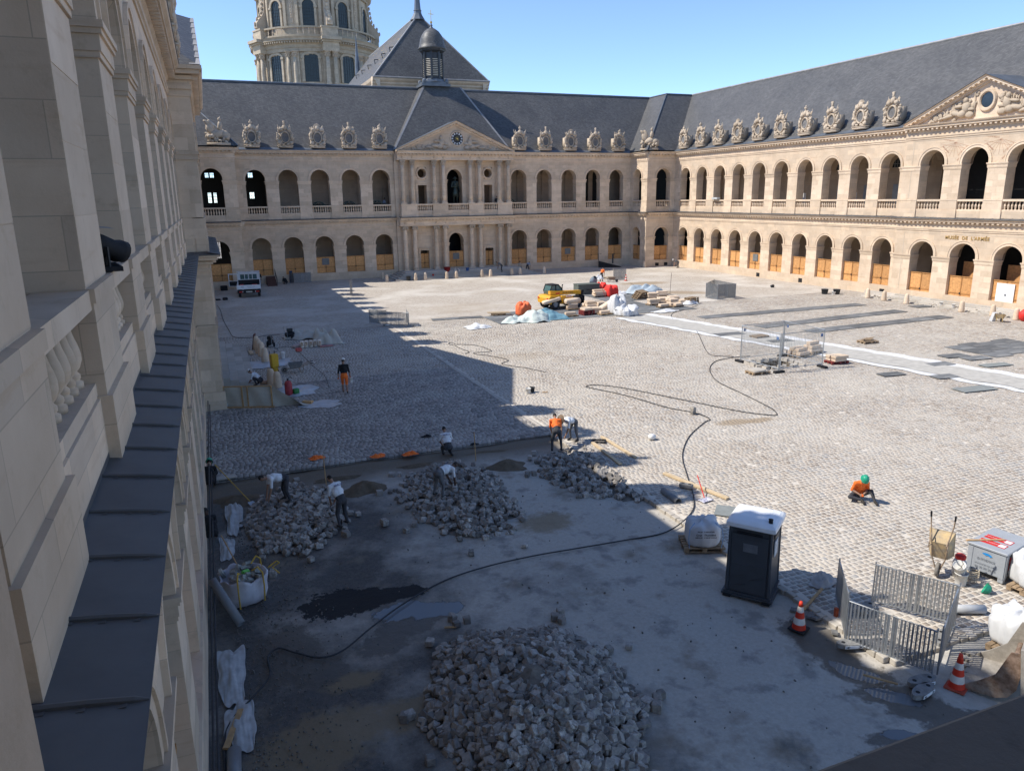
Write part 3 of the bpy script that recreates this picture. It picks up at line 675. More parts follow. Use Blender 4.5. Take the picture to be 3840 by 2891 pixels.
# ---- roofs
EAVE_N, EAVE_Z, RID_N, RID_Z = .60, 16.09, -7.5, 24.75
def roof(parent, F, u0, u1, cap=None):
    m = MB(F.mat()); m.add([(u0,.20,16.36),(u1,.20,16.36),(u1,RID_N,RID_Z),(u0,RID_N,RID_Z),(u1,RID_N*2-.2,16.36),(u0,RID_N*2-.2,16.36)], [(0,1,2,3),(3,2,4,5)])
    r = m.build('roof', SLATE, parent)
    z = MB(F.mat()); z.add([(u0,.66,16.05),(u1,.66,16.05),(u1,.66,16.12),(u0,.66,16.12),(u1,.19,16.37),(u0,.19,16.37)], [(0,1,2,3),(3,2,4,5)]); z.build('gutter', LEAD, r)
    z = MB(F.mat()); z.tube([(u0, RID_N, RID_Z+.03), (u1, RID_N, RID_Z+.03)], .14, 8); z.build('ridge_cap', cap or LEAD, r)
    return r
roof(south, FS, -14, 78); roof(west, FW, -10, 106.3, LEADPALE); roof(east, FE, -10, 106.3)
def pav_roof(parent, sx):
    X = (lambda x: x) if sx > 0 else (lambda x: 64-x)
    m = MB(); xe, ye = 58.9, 93.6; xt, yt = 66.9, 101.6
    m.add([(X(xe),ye,16.2),(X(xt),yt,RID_Z),(X(xt),110,RID_Z),(X(xe),110,16.2)], [(0,1,2,3)]); m.add([(X(xe),ye,16.2),(X(xt),yt,RID_Z),(X(75),yt,RID_Z),(X(75),ye,16.2)], [(0,1,2,3)])
    m.add([(X(xt),yt,RID_Z),(X(75),yt,RID_Z),(X(75),110,RID_Z),(X(xt),110,RID_Z)], [(0,1,2,3)]); r = m.build('roof', SLATE, parent)
    z = MB(); z.tube([(X(xe),ye,16.22),(X(xt),yt,RID_Z+.02)], .09, 6); z.tube([(X(xt),yt,RID_Z+.03),(X(xt),107,RID_Z+.03)], .12, 6); z.tube([(X(xt),yt,RID_Z+.03),(X(72),yt,RID_Z+.03)], .12, 6)
    z.build('ridge_cap', LEAD, r)
pav_roof(south, 1); pav_roof(south, -1)
m = MB(); b = [(24.0,98.1),(40.4,98.1),(40.4,112),(24.0,112)]; tz = 24.85; tp = [(30.0,104.2),(35.4,104.2),(35.4,108),(30.0,108)]
m.add([(x,y,16.2) for x,y in b]+[(x,y,tz) for x,y in tp], [(0,1,5,4),(1,2,6,5),(3,0,4,7),(4,5,6,7)]); fr = m.build('roof', SLATE, south)
z = MB(); 
for i in range(2): 
    p0 = Vector((*b[i],16.2)); p1 = Vector((*tp[i],tz)); dx = .28 if i == 0 else -.28
    z.add([(p0.x,p0.y-.03,p0.z),(p0.x+dx,p0.y-.03,p0.z),(p1.x+dx,p1.y-.03,p1.z+.03),(p1.x,p1.y-.03,p1.z+.03)], [(0,1,2,3)])
z.build('hip_flashing', LEADPALE, fr)
# east frontispiece roof with its pale lead border
m = MB(); m.add([(1.35,38.75,16.12),(-.2,38.75,16.12),(-3.4,43.0,20.0),(1.35,46.9,19.7)], [(0,1,2,3)]); m.build('roof', SLATE, pedE)
m = MB()
for i in range(8):
    f0, f1 = i/8, (i+1)/8; y0, y1 = 38.72+8.2*f0, 38.72+8.2*f1; z0, z1 = 16.14+3.6*f0, 16.14+3.6*f1
    m.add([(1.42,y0,z0+.03),(.95,y0,z0+.03),(.95,y1,z1),(1.42,y1,z1)], [(0,1,2,3)])
m.build('lead_border', LEADPALE, pedE)
# ---- carved dormers
def dormer_meshes(seed):
    rng = random.Random(seed); st = random.getstate(); random.seed(seed)
    m = MB()   # local: x across, y out of roof is -y, z up
    m.box(-.85, .85, -.32, .5, 0, .22); m.box(-.92, .92, -.36, .5, .22, .30)
    m.prism([(-.75,-.1),(.75,-.1),(.75,.9),(-.75,.9)], .3, 1.75)
    # oval frame
    P = []; F = []; nn = 26
    for r_, yy in ((.41,-.11),(.42,-.30),(.48,-.34),(.54,-.24),(.57,-.05)):
        for i in range(nn): P.append((r_*cos(2*pi*i/nn), yy, 1.22+1.32*r_*sin(2*pi*i/nn)))
    for k in range(4):
        for i in range(nn): F.append((k*nn+i, k*nn+(i+1) % nn, (k+1)*nn+(i+1) % nn, (k+1)*nn+i))
    m.add(P, F)
    # trophies heaped round the frame
    for i in range(95):
        a = rng.uniform(-.35*pi, 1.35*pi); rr = rng.uniform(.70, 1.0); x = rr*cos(a)*.95; z = 1.22+1.30*rr*sin(a)
        if z < .3: continue
        r = rng.uniform(.06, .15)
        m.ell((x, rng.uniform(-.3,-.05), z), (r*rng.uniform(.7,1.5), r*.9, r*rng.uniform(.7,1.6)), (rng.uniform(-.5,.5), rng.uniform(-1,1), 0), 7, 5, .18)
    for s in (-1, 1):   # scrolls and shields
        m.ell((s*.72, -.28, .55), (.22,.14,.24), (0,s*.3,0), 9, 6, .1); m.ell((s*.80, -.22, 1.35), (.16,.12,.40), (0,s*.25,0), 9, 6, .1)
        m.ell((s*.45, -.3, 2.12), (.24,.14,.22), (0,s*.6,0), 9, 6, .12); m.ell((s*.28,-.3,.42), (.2,.12,.13), (0,0,0), 8, 5, .1)
        for q in range(3):
            x = s*rng.uniform(.5,.75); m.tube([(x,-.12,1.9), (x+s*rng.uniform(.05,.22), -.1, rng.uniform(2.35,2.75))], [.05,.02], 5)
            m.tube([(x-s*.1,-.12,1.9), (x+s*rng.uniform(.0,.1), -.1, rng.uniform(2.3,2.6))], [.07,.05], 5)
    hz = 2.32
    m.ell((0,-.22,hz), (.30,.22,.30), (0,0,0), 10, 8, .05); m.ell((0,-.34,hz-.05), (.19,.13,.24), (0,0,0), 8, 6, .06)
    v = seed % 4
    if v == 0: m.lathe([(.1,hz+.2),(.13,hz+.45),(.11,hz+.5),(.17,hz+.75),(.05,hz+.8)], 8, c=(0,-.2,0))
    elif v == 1: m.lathe([(.12,hz+.2),(.09,hz+.35),(.18,hz+.5),(.2,hz+.62),(.04,hz+.66)], 8, c=(0,-.2,0)); m.ell((0,-.2,hz+.72),(.1,.1,.1),n=6,m=5)
    elif v == 2: 
        for q in range(7): a = pi*(q+.5)/7; m.ell((.24*cos(a),-.2,hz+.22+.16*sin(a)), (.06,.06,.18), (0,pi/2-a,0), 6, 5)
    else: m.ell((0,-.2,hz+.35),(.24,.16,.18),n=8,m=6,jit=.15); m.ell((0.08,-.2,hz+.55),(.1,.1,.14),n=6,m=5,jit=.15)
    g = MB(); g.add([(.42*cos(2*pi*i/20), -.13, 1.22+.55*sin(2*pi*i/20)) for i in range(20)], [tuple(range(20))])
    gr = MB()
    for k in range(-8, 9):
        for s in (-1, 1):
            pts = []
            for q in range(-10, 11):
                x = k*.09+q*.06; z = s*q*.06*1.1
                if (x/.40)**2+(z/.53)**2 < 1: pts.append((x, -.17, 1.22+z))
            if len(pts) > 1: gr.tube([pts[0], pts[-1]], .017, 4, False)
    random.setstate(st)
    return m.mesh('dormer', CARVED, True), g.mesh('dormer_opening', M('dormer_dark', (.13,.125,.115), .8)), gr.mesh('grille', LEADPALE)
DORM = [dormer_meshes(s) for s in range(5)]
def put_dormer(parent, x, y, rz, k):
    a, b, c = DORM[k % 5]; o = link('dormer', a, parent, (x, y, 16.32), rz, (1, 1, 1.0)); link('dormer_opening', b, o); link('grille', c, o)
for i, (a, b) in enumerate(SA+SB): put_dormer(south, (a+b)/2, 98.42, 0, i*3+1)
for i, (a, b) in enumerate(WA): put_dormer(west, 63.6, (a+b)/2, -pi/2, i*2)
for i, (a, b) in enumerate(WN): put_dormer(west, 63.6, (a+b)/2, -pi/2, i*2+1)
for i, (a, b) in enumerate(EA+WA): put_dormer(east, .28, (a+b)/2, pi/2, i*2+1)
def horse_group(parent, x, y, rz, seed):
    random.seed(seed); m = MB(); m.box(-1.25, 1.25, -.6, .6, 0, .25)
    B = [((0,0,1.25),(.85,.42,.48),(0,-.25,0)), ((-.75,0,1.75),(.42,.26,.62),(0,-.5,0)), ((-1.0,0,2.35),(.2,.17,.42),(0,-.9,0)), ((-1.1,-.05,2.5),(.34,.15,.16),(0,.5,0)),
         ((-.62,.0,2.25),(.25,.14,.55),(0,-.5,0)), ((.75,0,1.1),(.5,.4,.5),(0,0,0)), ((1.1,0,.8),(.16,.16,.5),(0,.3,0)), ((.3,-.25,2.1),(.26,.22,.5),(0,.1,0)), ((.3,-.25,2.75),(.17,.17,.22),(0,0,0))]
    for c, r, ro in B: m.ell(c, r, ro, 10, 8, .07)
    for q in ((-.9,-.25,1.2,-1.3,.8), (-.8,.25,1.25,-1.35,1.35), (.7,-.25,.9,.55,.2), (.8,.25,.9,1.0,.2)): m.tube([(q[0],q[1],q[2]),((q[0]+q[3])/2-.1,q[1],(q[2]+q[4])/2),(q[3],q[1],q[4])], [.17,.12,.08], 7)
    for k in range(30): m.ell((random.uniform(-1.1,1.1), random.uniform(-.5,.4), random.uniform(.3,1.0)), (random.uniform(.1,.28),)*2+(random.uniform(.08,.25),), (0,random.uniform(-1,1),0), 7, 5, .2)
    m.tube([(.0,-.1,1.6),(.4,-.2,3.1)], .035, 5)
    m.build('horse_sculpture', CARVED, parent, True, (x, y, 16.25), rz)
horse_group(south, 3.1, 94.2, 0, 3); horse_group(south, 59.9, 94.6, -pi/4, 5)
def lucarne_shadow(): pass
# statue in the upper niche
# ---- museum lettering and sundials
me = text_mesh("MUSÉE  DE  L'ARMÉE", .42, 'lettering', .015, bold=.006, spacing=1.12); me.materials.append(M('gilt_letters', (.42, .27, .10), .5))
link('lettering', me, west, (64-1.03, 47.03, 6.08), (pi/2, 0, -pi/2))
SUNRED = M('sundial_paint', (.40, .20, .12), .8)
for j, (cy, tx) in enumerate(((49.3, 'GRANDEVRS DES IOVRS'), (45.15, 'GRANDEVRS DES NVICTS'))):
    m = MB(FW.mat(1.004))
    for k in range(9):
        a = radians(200+k*18); m.tube([(cy, .0, 14.3), (cy+1.5*cos(a), 0, 14.3+1.25*sin(a)*(1 if sin(a) < 0 else .3))], .008, 4)
    m.tube([(cy-1.6, 0, 13.6), (cy+1.5, 0, 14.25)], .008, 4); m.build('sundial_lines', SUNRED, west)
    for t2, du_, z_, an, sz in ((tx, -1.0, 13.35, .75, .17), ('V VI VII VIII IX X', .7, 14.5, -.15, .15), ('5 6 7 8 9 10 11 12', -.75, 13.55, .75, .14), ('Funt plurima', .9, 13.75, -.7, .18)):
        me = text_mesh(t2, sz, 'lettering', .003); me.materials.append(SUNRED)
        o = link('lettering', me, west, (64-1.008, cy+du_, z_), (pi/2, 0, -pi/2)); o.rotation_euler = (Matrix.Rotation(-pi/2, 3, 'Z') @ Matrix.Rotation(pi/2, 3, 'X') @ Matrix.Rotation(an, 3, 'Z')).to_euler()
# cellar vents in the plinths
for u, zz in ((75.1, .35), (67.8, .32), (56.3, .3)): plate(west, FW, 'cellar_vent', BLACK, u-.3, u+.3, .12, .6, .058, .01)
for u in (61.4, 62.9): plate(south, FSp, 'cellar_vent', BLACK, u-.3, u+.3, .1, .55, .058, .01)
# ---- lantern on the south roof
lan = thing('roof_lantern', 'slate-domed bell lantern with louvred openings and gilt cross on the clock wing', 'bell turret', (31.75, 105.2, 24.85))
m = MB(); m.box(-2.0, 2.0, -1.5, 1.5, 0, .35); m.box(-1.75, 1.75, -1.3, 1.3, .35, .6)
for s in (-1, 1):
    for q in (-1, 1): m.ell((s*1.55, q*1.1, .65), (.32,.32,.38), (0,0,0), 8, 6)
m.lathe([(1.62,.6),(1.55,.9),(1.4,1.0)], 8); m.build('turret_base', LEAD, lan)
m = MB(); m.lathe([(1.28,.95),(1.28,4.3),(1.5,4.4),(1.75,4.55),(1.80,4.75)], 8, a0=pi/8, a1=2*pi+pi/8)
for k in range(8): t = 2*pi*k/8+pi/8; m.tube([(1.33*cos(t),1.33*sin(t),.9),(1.33*cos(t),1.33*sin(t),4.4)], .16, 6)
m.build('turret_drum', M('dark_lead', (.05,.054,.06), .5, .2, 2, .1, .3), lan)
for k in range(8):
    t = 2*pi*k/8; R_ = Matrix.Rotation(t+pi/2, 4, 'Z'); m = MB(Matrix.Translation((1.2*cos(t), 1.2*sin(t), 0)) @ R_)
    cv = [(-.38,1.2),(-.38,3.5)]+[(.38*-cos(pi*i/6), 3.5+.38*sin(pi*i/6)) for i in range(1, 6)]+[(.38,3.5),(.38,1.2)]
    m.add([(x,.02,z) for x, z in cv], [tuple(range(len(cv)))]); o = m.build('louvre_opening', BLACK, lan)
    for j in range(10): s_ = MB(m.M); s_.cbox((0,-.035,1.45+j*.225), (.70,.12,.05), (.6,0,0)); s_.build('slat', M('louvre_slat', (.62,.54,.42), .8), o)
m = MB(); m.lathe([(1.92,4.75),(1.95,4.9),(1.80,5.05),(1.70,5.5),(1.6,6.0),(1.35,6.6),(1.0,7.05),(.5,7.4),(.2,7.5)], 20); m.build('dome_cap', SLATE, lan, True)
m = MB(); m.lathe([(.35,7.42),(.25,7.55),(.12,7.7),(.22,7.85),(.0,8.05)], 10); m.build('finial', LEAD, lan, True)
m = MB(); m.ell((0,0,8.2),(.17,.17,.17)); m.box(-.035,.035,-.035,.035,8.3,9.75); m.box(-.38,.38,-.03,.03,9.2,9.27); m.build('cross', GOLD, lan)
# ---- church behind
ch = thing('church', 'tall hipped slate church roof with lead spire base rising behind the clock wing', 'church', (32.4, 120, 0))
ch.location = (0,0,0)
m = MB(); m.box(24.9, 40.7, 109.6, 160, 0, 26.0); m.build('wall', STONE, ch)
m = MB(FS.mat(-10.8)); profile(m, [(-.3,25.2),(.1,25.2),(.1,25.5),(.3,25.7),(.3,25.9),(.6,26.15),(.75,26.5),(-.3,26.55)], 24.2, 41.4)
M2 = Frame((24.95,0,0),(0,1,0),(-1,0,0)); m.M = M2.mat(0); profile(m, [(-.3,25.2),(.1,25.2),(.1,25.5),(.3,25.7),(.3,25.9),(.6,26.15),(.75,26.5),(-.3,26.55)], 109.0, 160)
M2 = Frame((40.65,0,0),(0,1,0),(1,0,0)); m.M = M2.mat(0); profile(m, [(-.3,25.2),(.1,25.2),(.1,25.5),(.3,25.7),(.3,25.9),(.6,26.15),(.75,26.5),(-.3,26.55)], 109.0, 160)
m.build('cornice', STONE, ch)
m = MB(); ax = 32.6; m.add([(24.35,109.0,26.5),(41.3,109.0,26.5),(ax,114.6,36.0),(ax,150,36.0),(24.35,150,26.5),(41.3,150,26.5)], [(0,1,2),(0,2,3,4),(1,5,3,2)]); cr = m.build('roof', SLATE, ch)
m = MB(); m.tube([(24.35,109.0,26.52),(ax,114.6,36.03)], .10, 6); m.tube([(41.3,109.0,26.52),(ax,114.6,36.03)], .10, 6); m.tube([(ax,114.6,36.05),(ax,150,36.05)], .14, 6); m.tube([(24.3,108.9,26.5),(41.4,108.9,26.5)], .14, 6); m.build('ridge_cap', LEADPALE, cr)
for k in range(6):
    f = .25+.06*k; yy = 112.6+k*5.2; x = 24.35+(ax-24.35)*.42; z = 26.5+9.5*(x-24.35)/(ax-24.35)
    m = MB(); m.prism([(-.35,-.3),(.35,-.3),(.0,.35)], 0, .02); m.M = None
    d_ = MB(Matrix.Translation((x-.1, yy, z+.15)) @ Matrix.Rotation(-pi/2, 4, 'Z')); d_.add([(-.35,0,-.25),(.35,0,-.25),(.3,-.1,.35),(-.3,-.1,.35),(-.3,.5,.35),(.3,.5,.35)], [(0,1,2,3)]); dw = d_.build('roof_vent', BLACK, cr)
    d2 = MB(d_.M); d2.add([(-.42,-.16,.36),(.42,-.16,.36),(.42,.5,.42),(-.42,.5,.42)], [(0,1,2,3)]); d2.build('vent_hood', LEAD, dw)
m = MB(Matrix.Translation((ax, 114.9, 35.3))); m.lathe([(1.15,0),(.75,.6),(.6,.9),(.55,1.2),(.62,1.3),(.50,1.4),(.32,3.6),(.15,6.5),(.05,9)], 8); m.build('spire', LEAD, ch)
m = MB(Matrix.Translation((30.2, 150, 30))); m.lathe([(.6,0),(.5,3.0),(.05,9.5)], 8); m.build('pinnacle', LEAD, ch)
# ---- dome drum
dm = thing('dome_tower', 'round weathered stone dome drum ringed by columns and tall arched windows', 'dome', (33.0, 220, 0))
RW = 15.0
def ring_poly(r, n=96): return [(r*cos(2*pi*i/n), r*sin(2*pi*i/n)) for i in range(n)]
m = MB(); m.lathe([(RW,0),(RW,46.2)], 80, cap=False); m.lathe([(RW-1.2,50.0),(RW-1.2,61.5)], 80, cap=False); m.build('drum_wall', OLDSTONE, dm)
m = MB()
m.lathe([(RW+.3,46.0),(RW+.6,46.05),(RW+.6,46.9),(RW+.8,47.0),(RW+.8,47.7),(RW+1.2,47.9),(RW+1.2,48.3),(RW+1.9,48.5),(RW+1.9,48.9),(RW+2.2,49.3),(RW-1.4,49.5)], 80, cap=False)
m.lathe([(RW-1.2,60.2),(RW-.7,60.3),(RW-.7,60.7),(RW-.3,60.9),(RW+.2,61.2),(RW+.3,61.6),(RW-2,61.9)], 80, cap=False)
m.lathe([(RW+.9,49.4),(RW+.9,50.0),(RW+.4,50.0)], 80, cap=False); m.lathe([(RW+.4,51.5),(RW+1.0,51.5),(RW+1.0,51.9),(RW+.4,51.9),(RW+.4,51.5)], 80, cap=False)
m.build('cornice', OLDSTONE, dm)
d = MB()
for k in range(150): t = 2*pi*k/150; d.cbox(((RW+1.5)*cos(t), (RW+1.5)*sin(t), 48.15), (.7,.3,.35), (0,0,t))
tag(d.build('dentil_course', OLDSTONE, dm), kind='stuff')
NB = 10; A0 = -pi/2-radians(4.5)-radians(9)
for k in range(NB):
    t = A0+2*pi*k/NB
    if sin(t) > .35: continue
    R_ = Matrix.Rotation(t+pi/2, 4, 'Z')
    for r_, zb, zs, hw, rise, nm in ((RW, 39.0, 44.9, 1.75, .65, 'window'), (RW-1.2, 52.0, 56.9, 1.45, 1.45, 'window')):
        mm = Matrix.Translation((r_*cos(t), r_*sin(t), 0)) @ R_
        cv = [(-hw, zb), (-hw, zs)]+[(-hw*cos(pi*i/10), zs+rise*sin(pi*i/10)) for i in range(1, 10)]+[(hw, zs), (hw, zb)]
        m = MB(mm); m.add([(x,-.04,z) for x, z in cv], [tuple(range(len(cv)))]); wo_ = m.build(nm, GREENGLASS, dm)
        f = MB(mm); ou = [(-hw-.55, zb), (-hw-.55, zs)]+[(-(hw+.55)*cos(pi*i/10), zs+(rise+.55)*sin(pi*i/10)) for i in range(1, 10)]+[(hw+.55, zs), (hw+.55, zb)]
        q = len(cv); f.add([(x,-.35,z) for x, z in cv]+[(x,-.35,z) for x, z in ou]+[(x,.1,z) for x, z in cv]+[(x,.4,z) for x, z in ou], [(i,i+1,q+i+1,q+i) for i in range(q-1)]+[(i,i+1,2*q+i+1,2*q+i) for i in range(q-1)]+[(q+i,q+i+1,3*q+i+1,3*q+i) for i in range(q-1)])
        f.box(-hw-.75, -hw+.05, -.5, .3, zs-.5, zs); f.box(hw-.05, hw+.75, -.5, .3, zs-.5, zs)
        f.build('window_frame', OLDSTONE, wo_)
        b_ = MB(mm)
        for j in range(1, 5): b_.box(-hw+j*hw*2/5-.02, -hw+j*hw*2/5+.02, -.10, -.05, zb, zs+rise*.6)
        for j in range(int((zs-zb)/.7)): b_.box(-hw, hw, -.10, -.05, zb+.7*(j+1)-.02, zb+.7*(j+1)+.02)
        b_.build('glazing_bar', DARKMETAL, wo_)
    g = MB(Matrix.Translation(((RW+.1)*cos(t), (RW+.1)*sin(t), 0)) @ R_); random.seed(k)
    for q in range(26): g.ell((random.uniform(-1.5,1.5), 0, random.uniform(45.9, 46.0)+random.uniform(0,.0)-.05+random.uniform(-.5,.4)), (random.uniform(.12,.35), .18, random.uniform(.12,.3)), (0,random.uniform(-1,1),0), 6, 5, .15)
    g.build('carved_panel', CARVED, dm)
    # balusters of the drum terrace
    for q in range(-5, 6):
        tt = t+q*.045; 0 if q % 2 else link('baluster', BAL_FAR, dm, ((RW+.68)*cos(tt), (RW+.68)*sin(tt), 50.0), None, (1.6, 1.6, 2.1))
bs_, sh_, cp_ = None, None, None
m = MB(); m.lathe([(.62,0),(.62,1.0),(.55,1.2),(.53,4.0),(.46,7.0)], 14); COLD = m.mesh('column', OLDSTONE, True)
m = MB(); m.lathe([(.48,0),(.55,.1),(.5,.2),(.52,.7),(.7,1.1),(.8,1.2)], 12)
for row in range(2):
    for k in range(8): t = 2*pi*(k+.5*row)/8; m.ell((.6*cos(t), .6*sin(t), .4+.42*row), (.16,.16,.28), (0,0,t), 6, 5, .15)
m.box(-.8,.8,-.8,.8,1.15,1.4); CAPD = m.mesh('capital', CARVED)
for k in range(NB):
    tm = A0+2*pi*(k+.5)/NB
    if sin(tm) > .4: continue
    R_ = Matrix.Rotation(tm+pi/2, 4, 'Z'); big = k % 2 == 0
    rr = RW+(1.35 if big else .45)
    for s in (-1, 1):
        tt = tm+s*.058; o = link('column', COLD, dm, (rr*cos(tt), rr*sin(tt), 37.8)); link('capital', CAPD, o, (0,0,7.0))
    e = MB(Matrix.Translation((RW*cos(tm), RW*sin(tm), 0)) @ R_)
    if big: e.box(-2.0, 2.0, -2.15, .5, 46.15, 48.2); e.box(-2.3, 2.3, -2.6, .5, 48.2, 48.6); e.box(-2.5, 2.5, -3.2, .5, 48.6, 49.3); e.box(-2.0, 2.0, -1.7, .5, 49.3, 51.9); e.box(-2.15, 2.15, -1.85, .5, 51.55, 51.95)
    e.box(-1.9, 1.9, -.35, .6, 0, 46.15)
    for s in (-1, 1): e.box(s*1.6-.35, s*1.6+.35, .7, 1.6, 52, 60.2)
    e.build('pier', OLDSTONE, dm)
    if big:   # scrolled buttress
        e = MB(Matrix.Translation((RW*cos(tm), RW*sin(tm), 0)) @ R_)
        pr = [(1.3,60.2),(.8,60.2),(.55,59.2),(.45,57.6),(.3,56.3),(-.3,55.2),(-1.3,54.2),(-1.9,53.2),(-1.9,52.3),(-1.2,51.95),(1.3,51.95)]
        P = [(-.75,a,z) for a,z in pr]+[(.75,a,z) for a,z in pr]; q = len(pr)
        e.add(P, [tuple(range(q)), tuple(range(2*q-1,q-1,-1))]+[(i,(i+1)%q,(i+1)%q+q,i+q) for i in range(q)])
        for zz, yy in ((59.5,.4),(58.3,.2),(57.2,.1),(56.2,-.1),(55.3,-.6),(54.4,-1.4),(53.2,-2.0)): e.ell((0,yy,zz), (.38,.28,.5), (0,0,0), 7, 6, .15)
        e.build('buttress', CARVED, dm)
    else:
        e = MB(Matrix.Translation(((RW-1.2)*cos(tm), (RW-1.2)*sin(tm), 0)) @ R_); e.box(-.45, .45, -.15, .1, 53, 60)
        for q in range(9): e.ell((random.uniform(-.08,.08), -.18, 54.3+q*.6), (.2,.15,.26), (0,random.uniform(-.5,.5),0), 6, 5, .15)
        e.build('carved_panel', CARVED, dm)
for k in range(NB):
    tm = A0+2*pi*(k+.5)/NB
    if k % 2 == 0 and sin(tm) < .4:
        m = MB(Matrix.Translation(((RW-.2)*cos(tm), (RW-.2)*sin(tm), 61.7))); m.lathe([(.7,0),(.7,.6),(.4,.8),(.9,1.8),(.8,2.4),(.3,2.8),(.5,3.3),(.1,4)], 10); m.build('urn', CARVED, dm, True)
m = MB(); m.lathe([(RW-1.6,61.8),(RW-1.6,64.2),(RW-1.3,64.4)], 60, cap=False); m.build('attic', LEADPALE, dm)
m = MB(); m.lathe([(RW-1.7,63.2),(RW-2.0,66),(RW-3,71),(RW-5,76),(RW-8,80),(3,82)], 60, cap=False); m.build('gilded_dome', GOLD, dm, True)

# ---- north range behind the photographer (closes the court)
north = thing('corner_pavilion', 'stone corner pavilion carrying the dark balcony rail', 'building', (0,0,0))
FNp = Frame((0, -.42, 0), (1,0,0), (0,1,0))
facade(north, FNp, -1.0, 4.59, [(.2, 3.4)], bal=[], blocks=False, ends=False)
mb = MB(); mb.box(4.55, 4.59, -5, -.43, 0, 16); mb.box(-1, 4.5, -6.3, -6, 0, 15); mb.box(-1, 4.5, -6, -1.5, 14.6, 14.9); mb.box(-1, 4.5, -6, -1.5, 6.7, 7.9); mb.build('gallery_wall', INNER, north)
m = MB(); m.add([(-8,.2,16.1),(5.1,.2,16.1),(-2.9,-7.8,24.7),(-8,-7.8,24.7),(5.1,-8,16.1)], [(0,1,2,3),(1,4,2)]); m.build('roof', SLATE, north)
# ================================================================== ground
def dust_noise(N, L, p, a, b, s): return ramp(N, L, noise(N, L, p, s, 6.0, 0.62), ((a, g3(0)), (b, g3(1))))
def court_mat():
    m, t, N, L, bs = new_mat('court_bedding'); p = worldpos(N)
    sx = N.new('ShaderNodeSeparateXYZ'); L.new(p, sx.inputs[0])
    pale = ramp(N, L, noise(N, L, p, 3.0, 6.0), ((.3, (.53, .475, .40)), (.7, (.62, .565, .485))))
    b = N.new('ShaderNodeTexBrick'); L.new(p, b.inputs['Vector']); b.inputs['Scale'].default_value = 1.0; b.inputs['Brick Width'].default_value = .21; b.inputs['Row Height'].default_value = .185; b.inputs['Mortar Size'].default_value = .022; b.inputs['Mortar Smooth'].default_value = .4
    b.inputs['Color1'].default_value = rgb((.30, .255, .21)); b.inputs['Color2'].default_value = rgb((.42, .37, .31)); b.inputs['Mortar'].default_value = rgb((.52, .47, .405))
    mr = N.new('ShaderNodeMapRange'); mr.inputs[1].default_value = 57; mr.inputs[2].default_value = 61; L.new(sx.outputs[1], mr.inputs[0])
    c = mixc(N, L, mr.outputs[0], pale, b.outputs['Color'])
    c = mixc(N, L, dust_noise(N, L, p, .47, .68, .16), c, (.56, .52, .46))
    mp = N.new('ShaderNodeMapping'); mp.inputs['Scale'].default_value = (.25, .9, 1); mp.inputs['Rotation'].default_value = (0, 0, .2); L.new(p, mp.inputs[0])
    c = mixc(N, L, dust_noise(N, L, mp.outputs[0], .60, .78, .35), c, (.40, .335, .25))
    c = court_sand(N, L, p, c)
    L.new(c, bs.inputs['Base Color']); bs.inputs['Roughness'].default_value = .95; bs.inputs['Specular IOR Level'].default_value = .15
    bump(N, L, b.outputs['Fac'], .4, -.02, bs); return m
def cobble_mat(name, dusty):
    m, t, N, L, bs = new_mat(name); p = worldpos(N)
    at = N.new('ShaderNodeAttribute'); at.attribute_name = 'tone'; at.attribute_type = 'GEOMETRY'
    oi = N.new('ShaderNodeObjectInfo')
    ad = N.new('ShaderNodeMath'); ad.operation = 'ADD'; L.new(at.outputs['Fac'], ad.inputs[0])
    if dusty: stops = ((0, (.21, .175, .145)), (.25, (.30, .245, .195)), (.5, (.335, .287, .238)), (.72, (.265, .25, .233)), (.9, (.39, .33, .262)), (1, (.24, .24, .242)))
    else: stops = ((0, (.21, .195, .18)), (.35, (.31, .285, .26)), (.65, (.345, .315, .285)), (1, (.43, .395, .355)))
    c = ramp(N, L, at.outputs['Fac'], stops)
    c = mixc(N, L, 1.0, c, ramp(N, L, noise(N, L, p, 22, 4), ((.3, g3(.8)), (.7, g3(1.2)))), 'MULTIPLY')
    if dusty:
        c = mixc(N, L, dust_noise(N, L, p, .40, .66, .22), c, mixc(N, L, .45, c, (.55, .51, .44)))
        c = mixc(N, L, dust_noise(N, L, p, .52, .70, 1.7), c, mixc(N, L, .5, c, (.56, .50, .43)))
        c = court_sand(N, L, p, c)
    else:
        c = mixc(N, L, dust_noise(N, L, p, .48, .66, .5), c, mixc(N, L, .4, c, (.48, .46, .42)))
    L.new(c, bs.inputs['Base Color']); bs.inputs['Roughness'].default_value = .85; bs.inputs['Specular IOR Level'].default_value = .25
    bump(N, L, noise(N, L, p, 30, 5), .3, .006, bs); return m
CSAND = [((48.09, 83.87), 3.0, 1.9, .1, .8), ((48.39, 76.59), 3.6, 2.0, -.2, .85), ((47.25, 67.26), 4.0, 1.7, -.6, .8), ((22.50, 26.64), 1.2, .5, .0, .8), ((23.74, 26.40), 1.1, .4, .0, .8), ((19.07, 44.35), 3.0, 1.5, 0, .25), ((22.73, 67.19), 5.0, 4.0, 0, .35)]
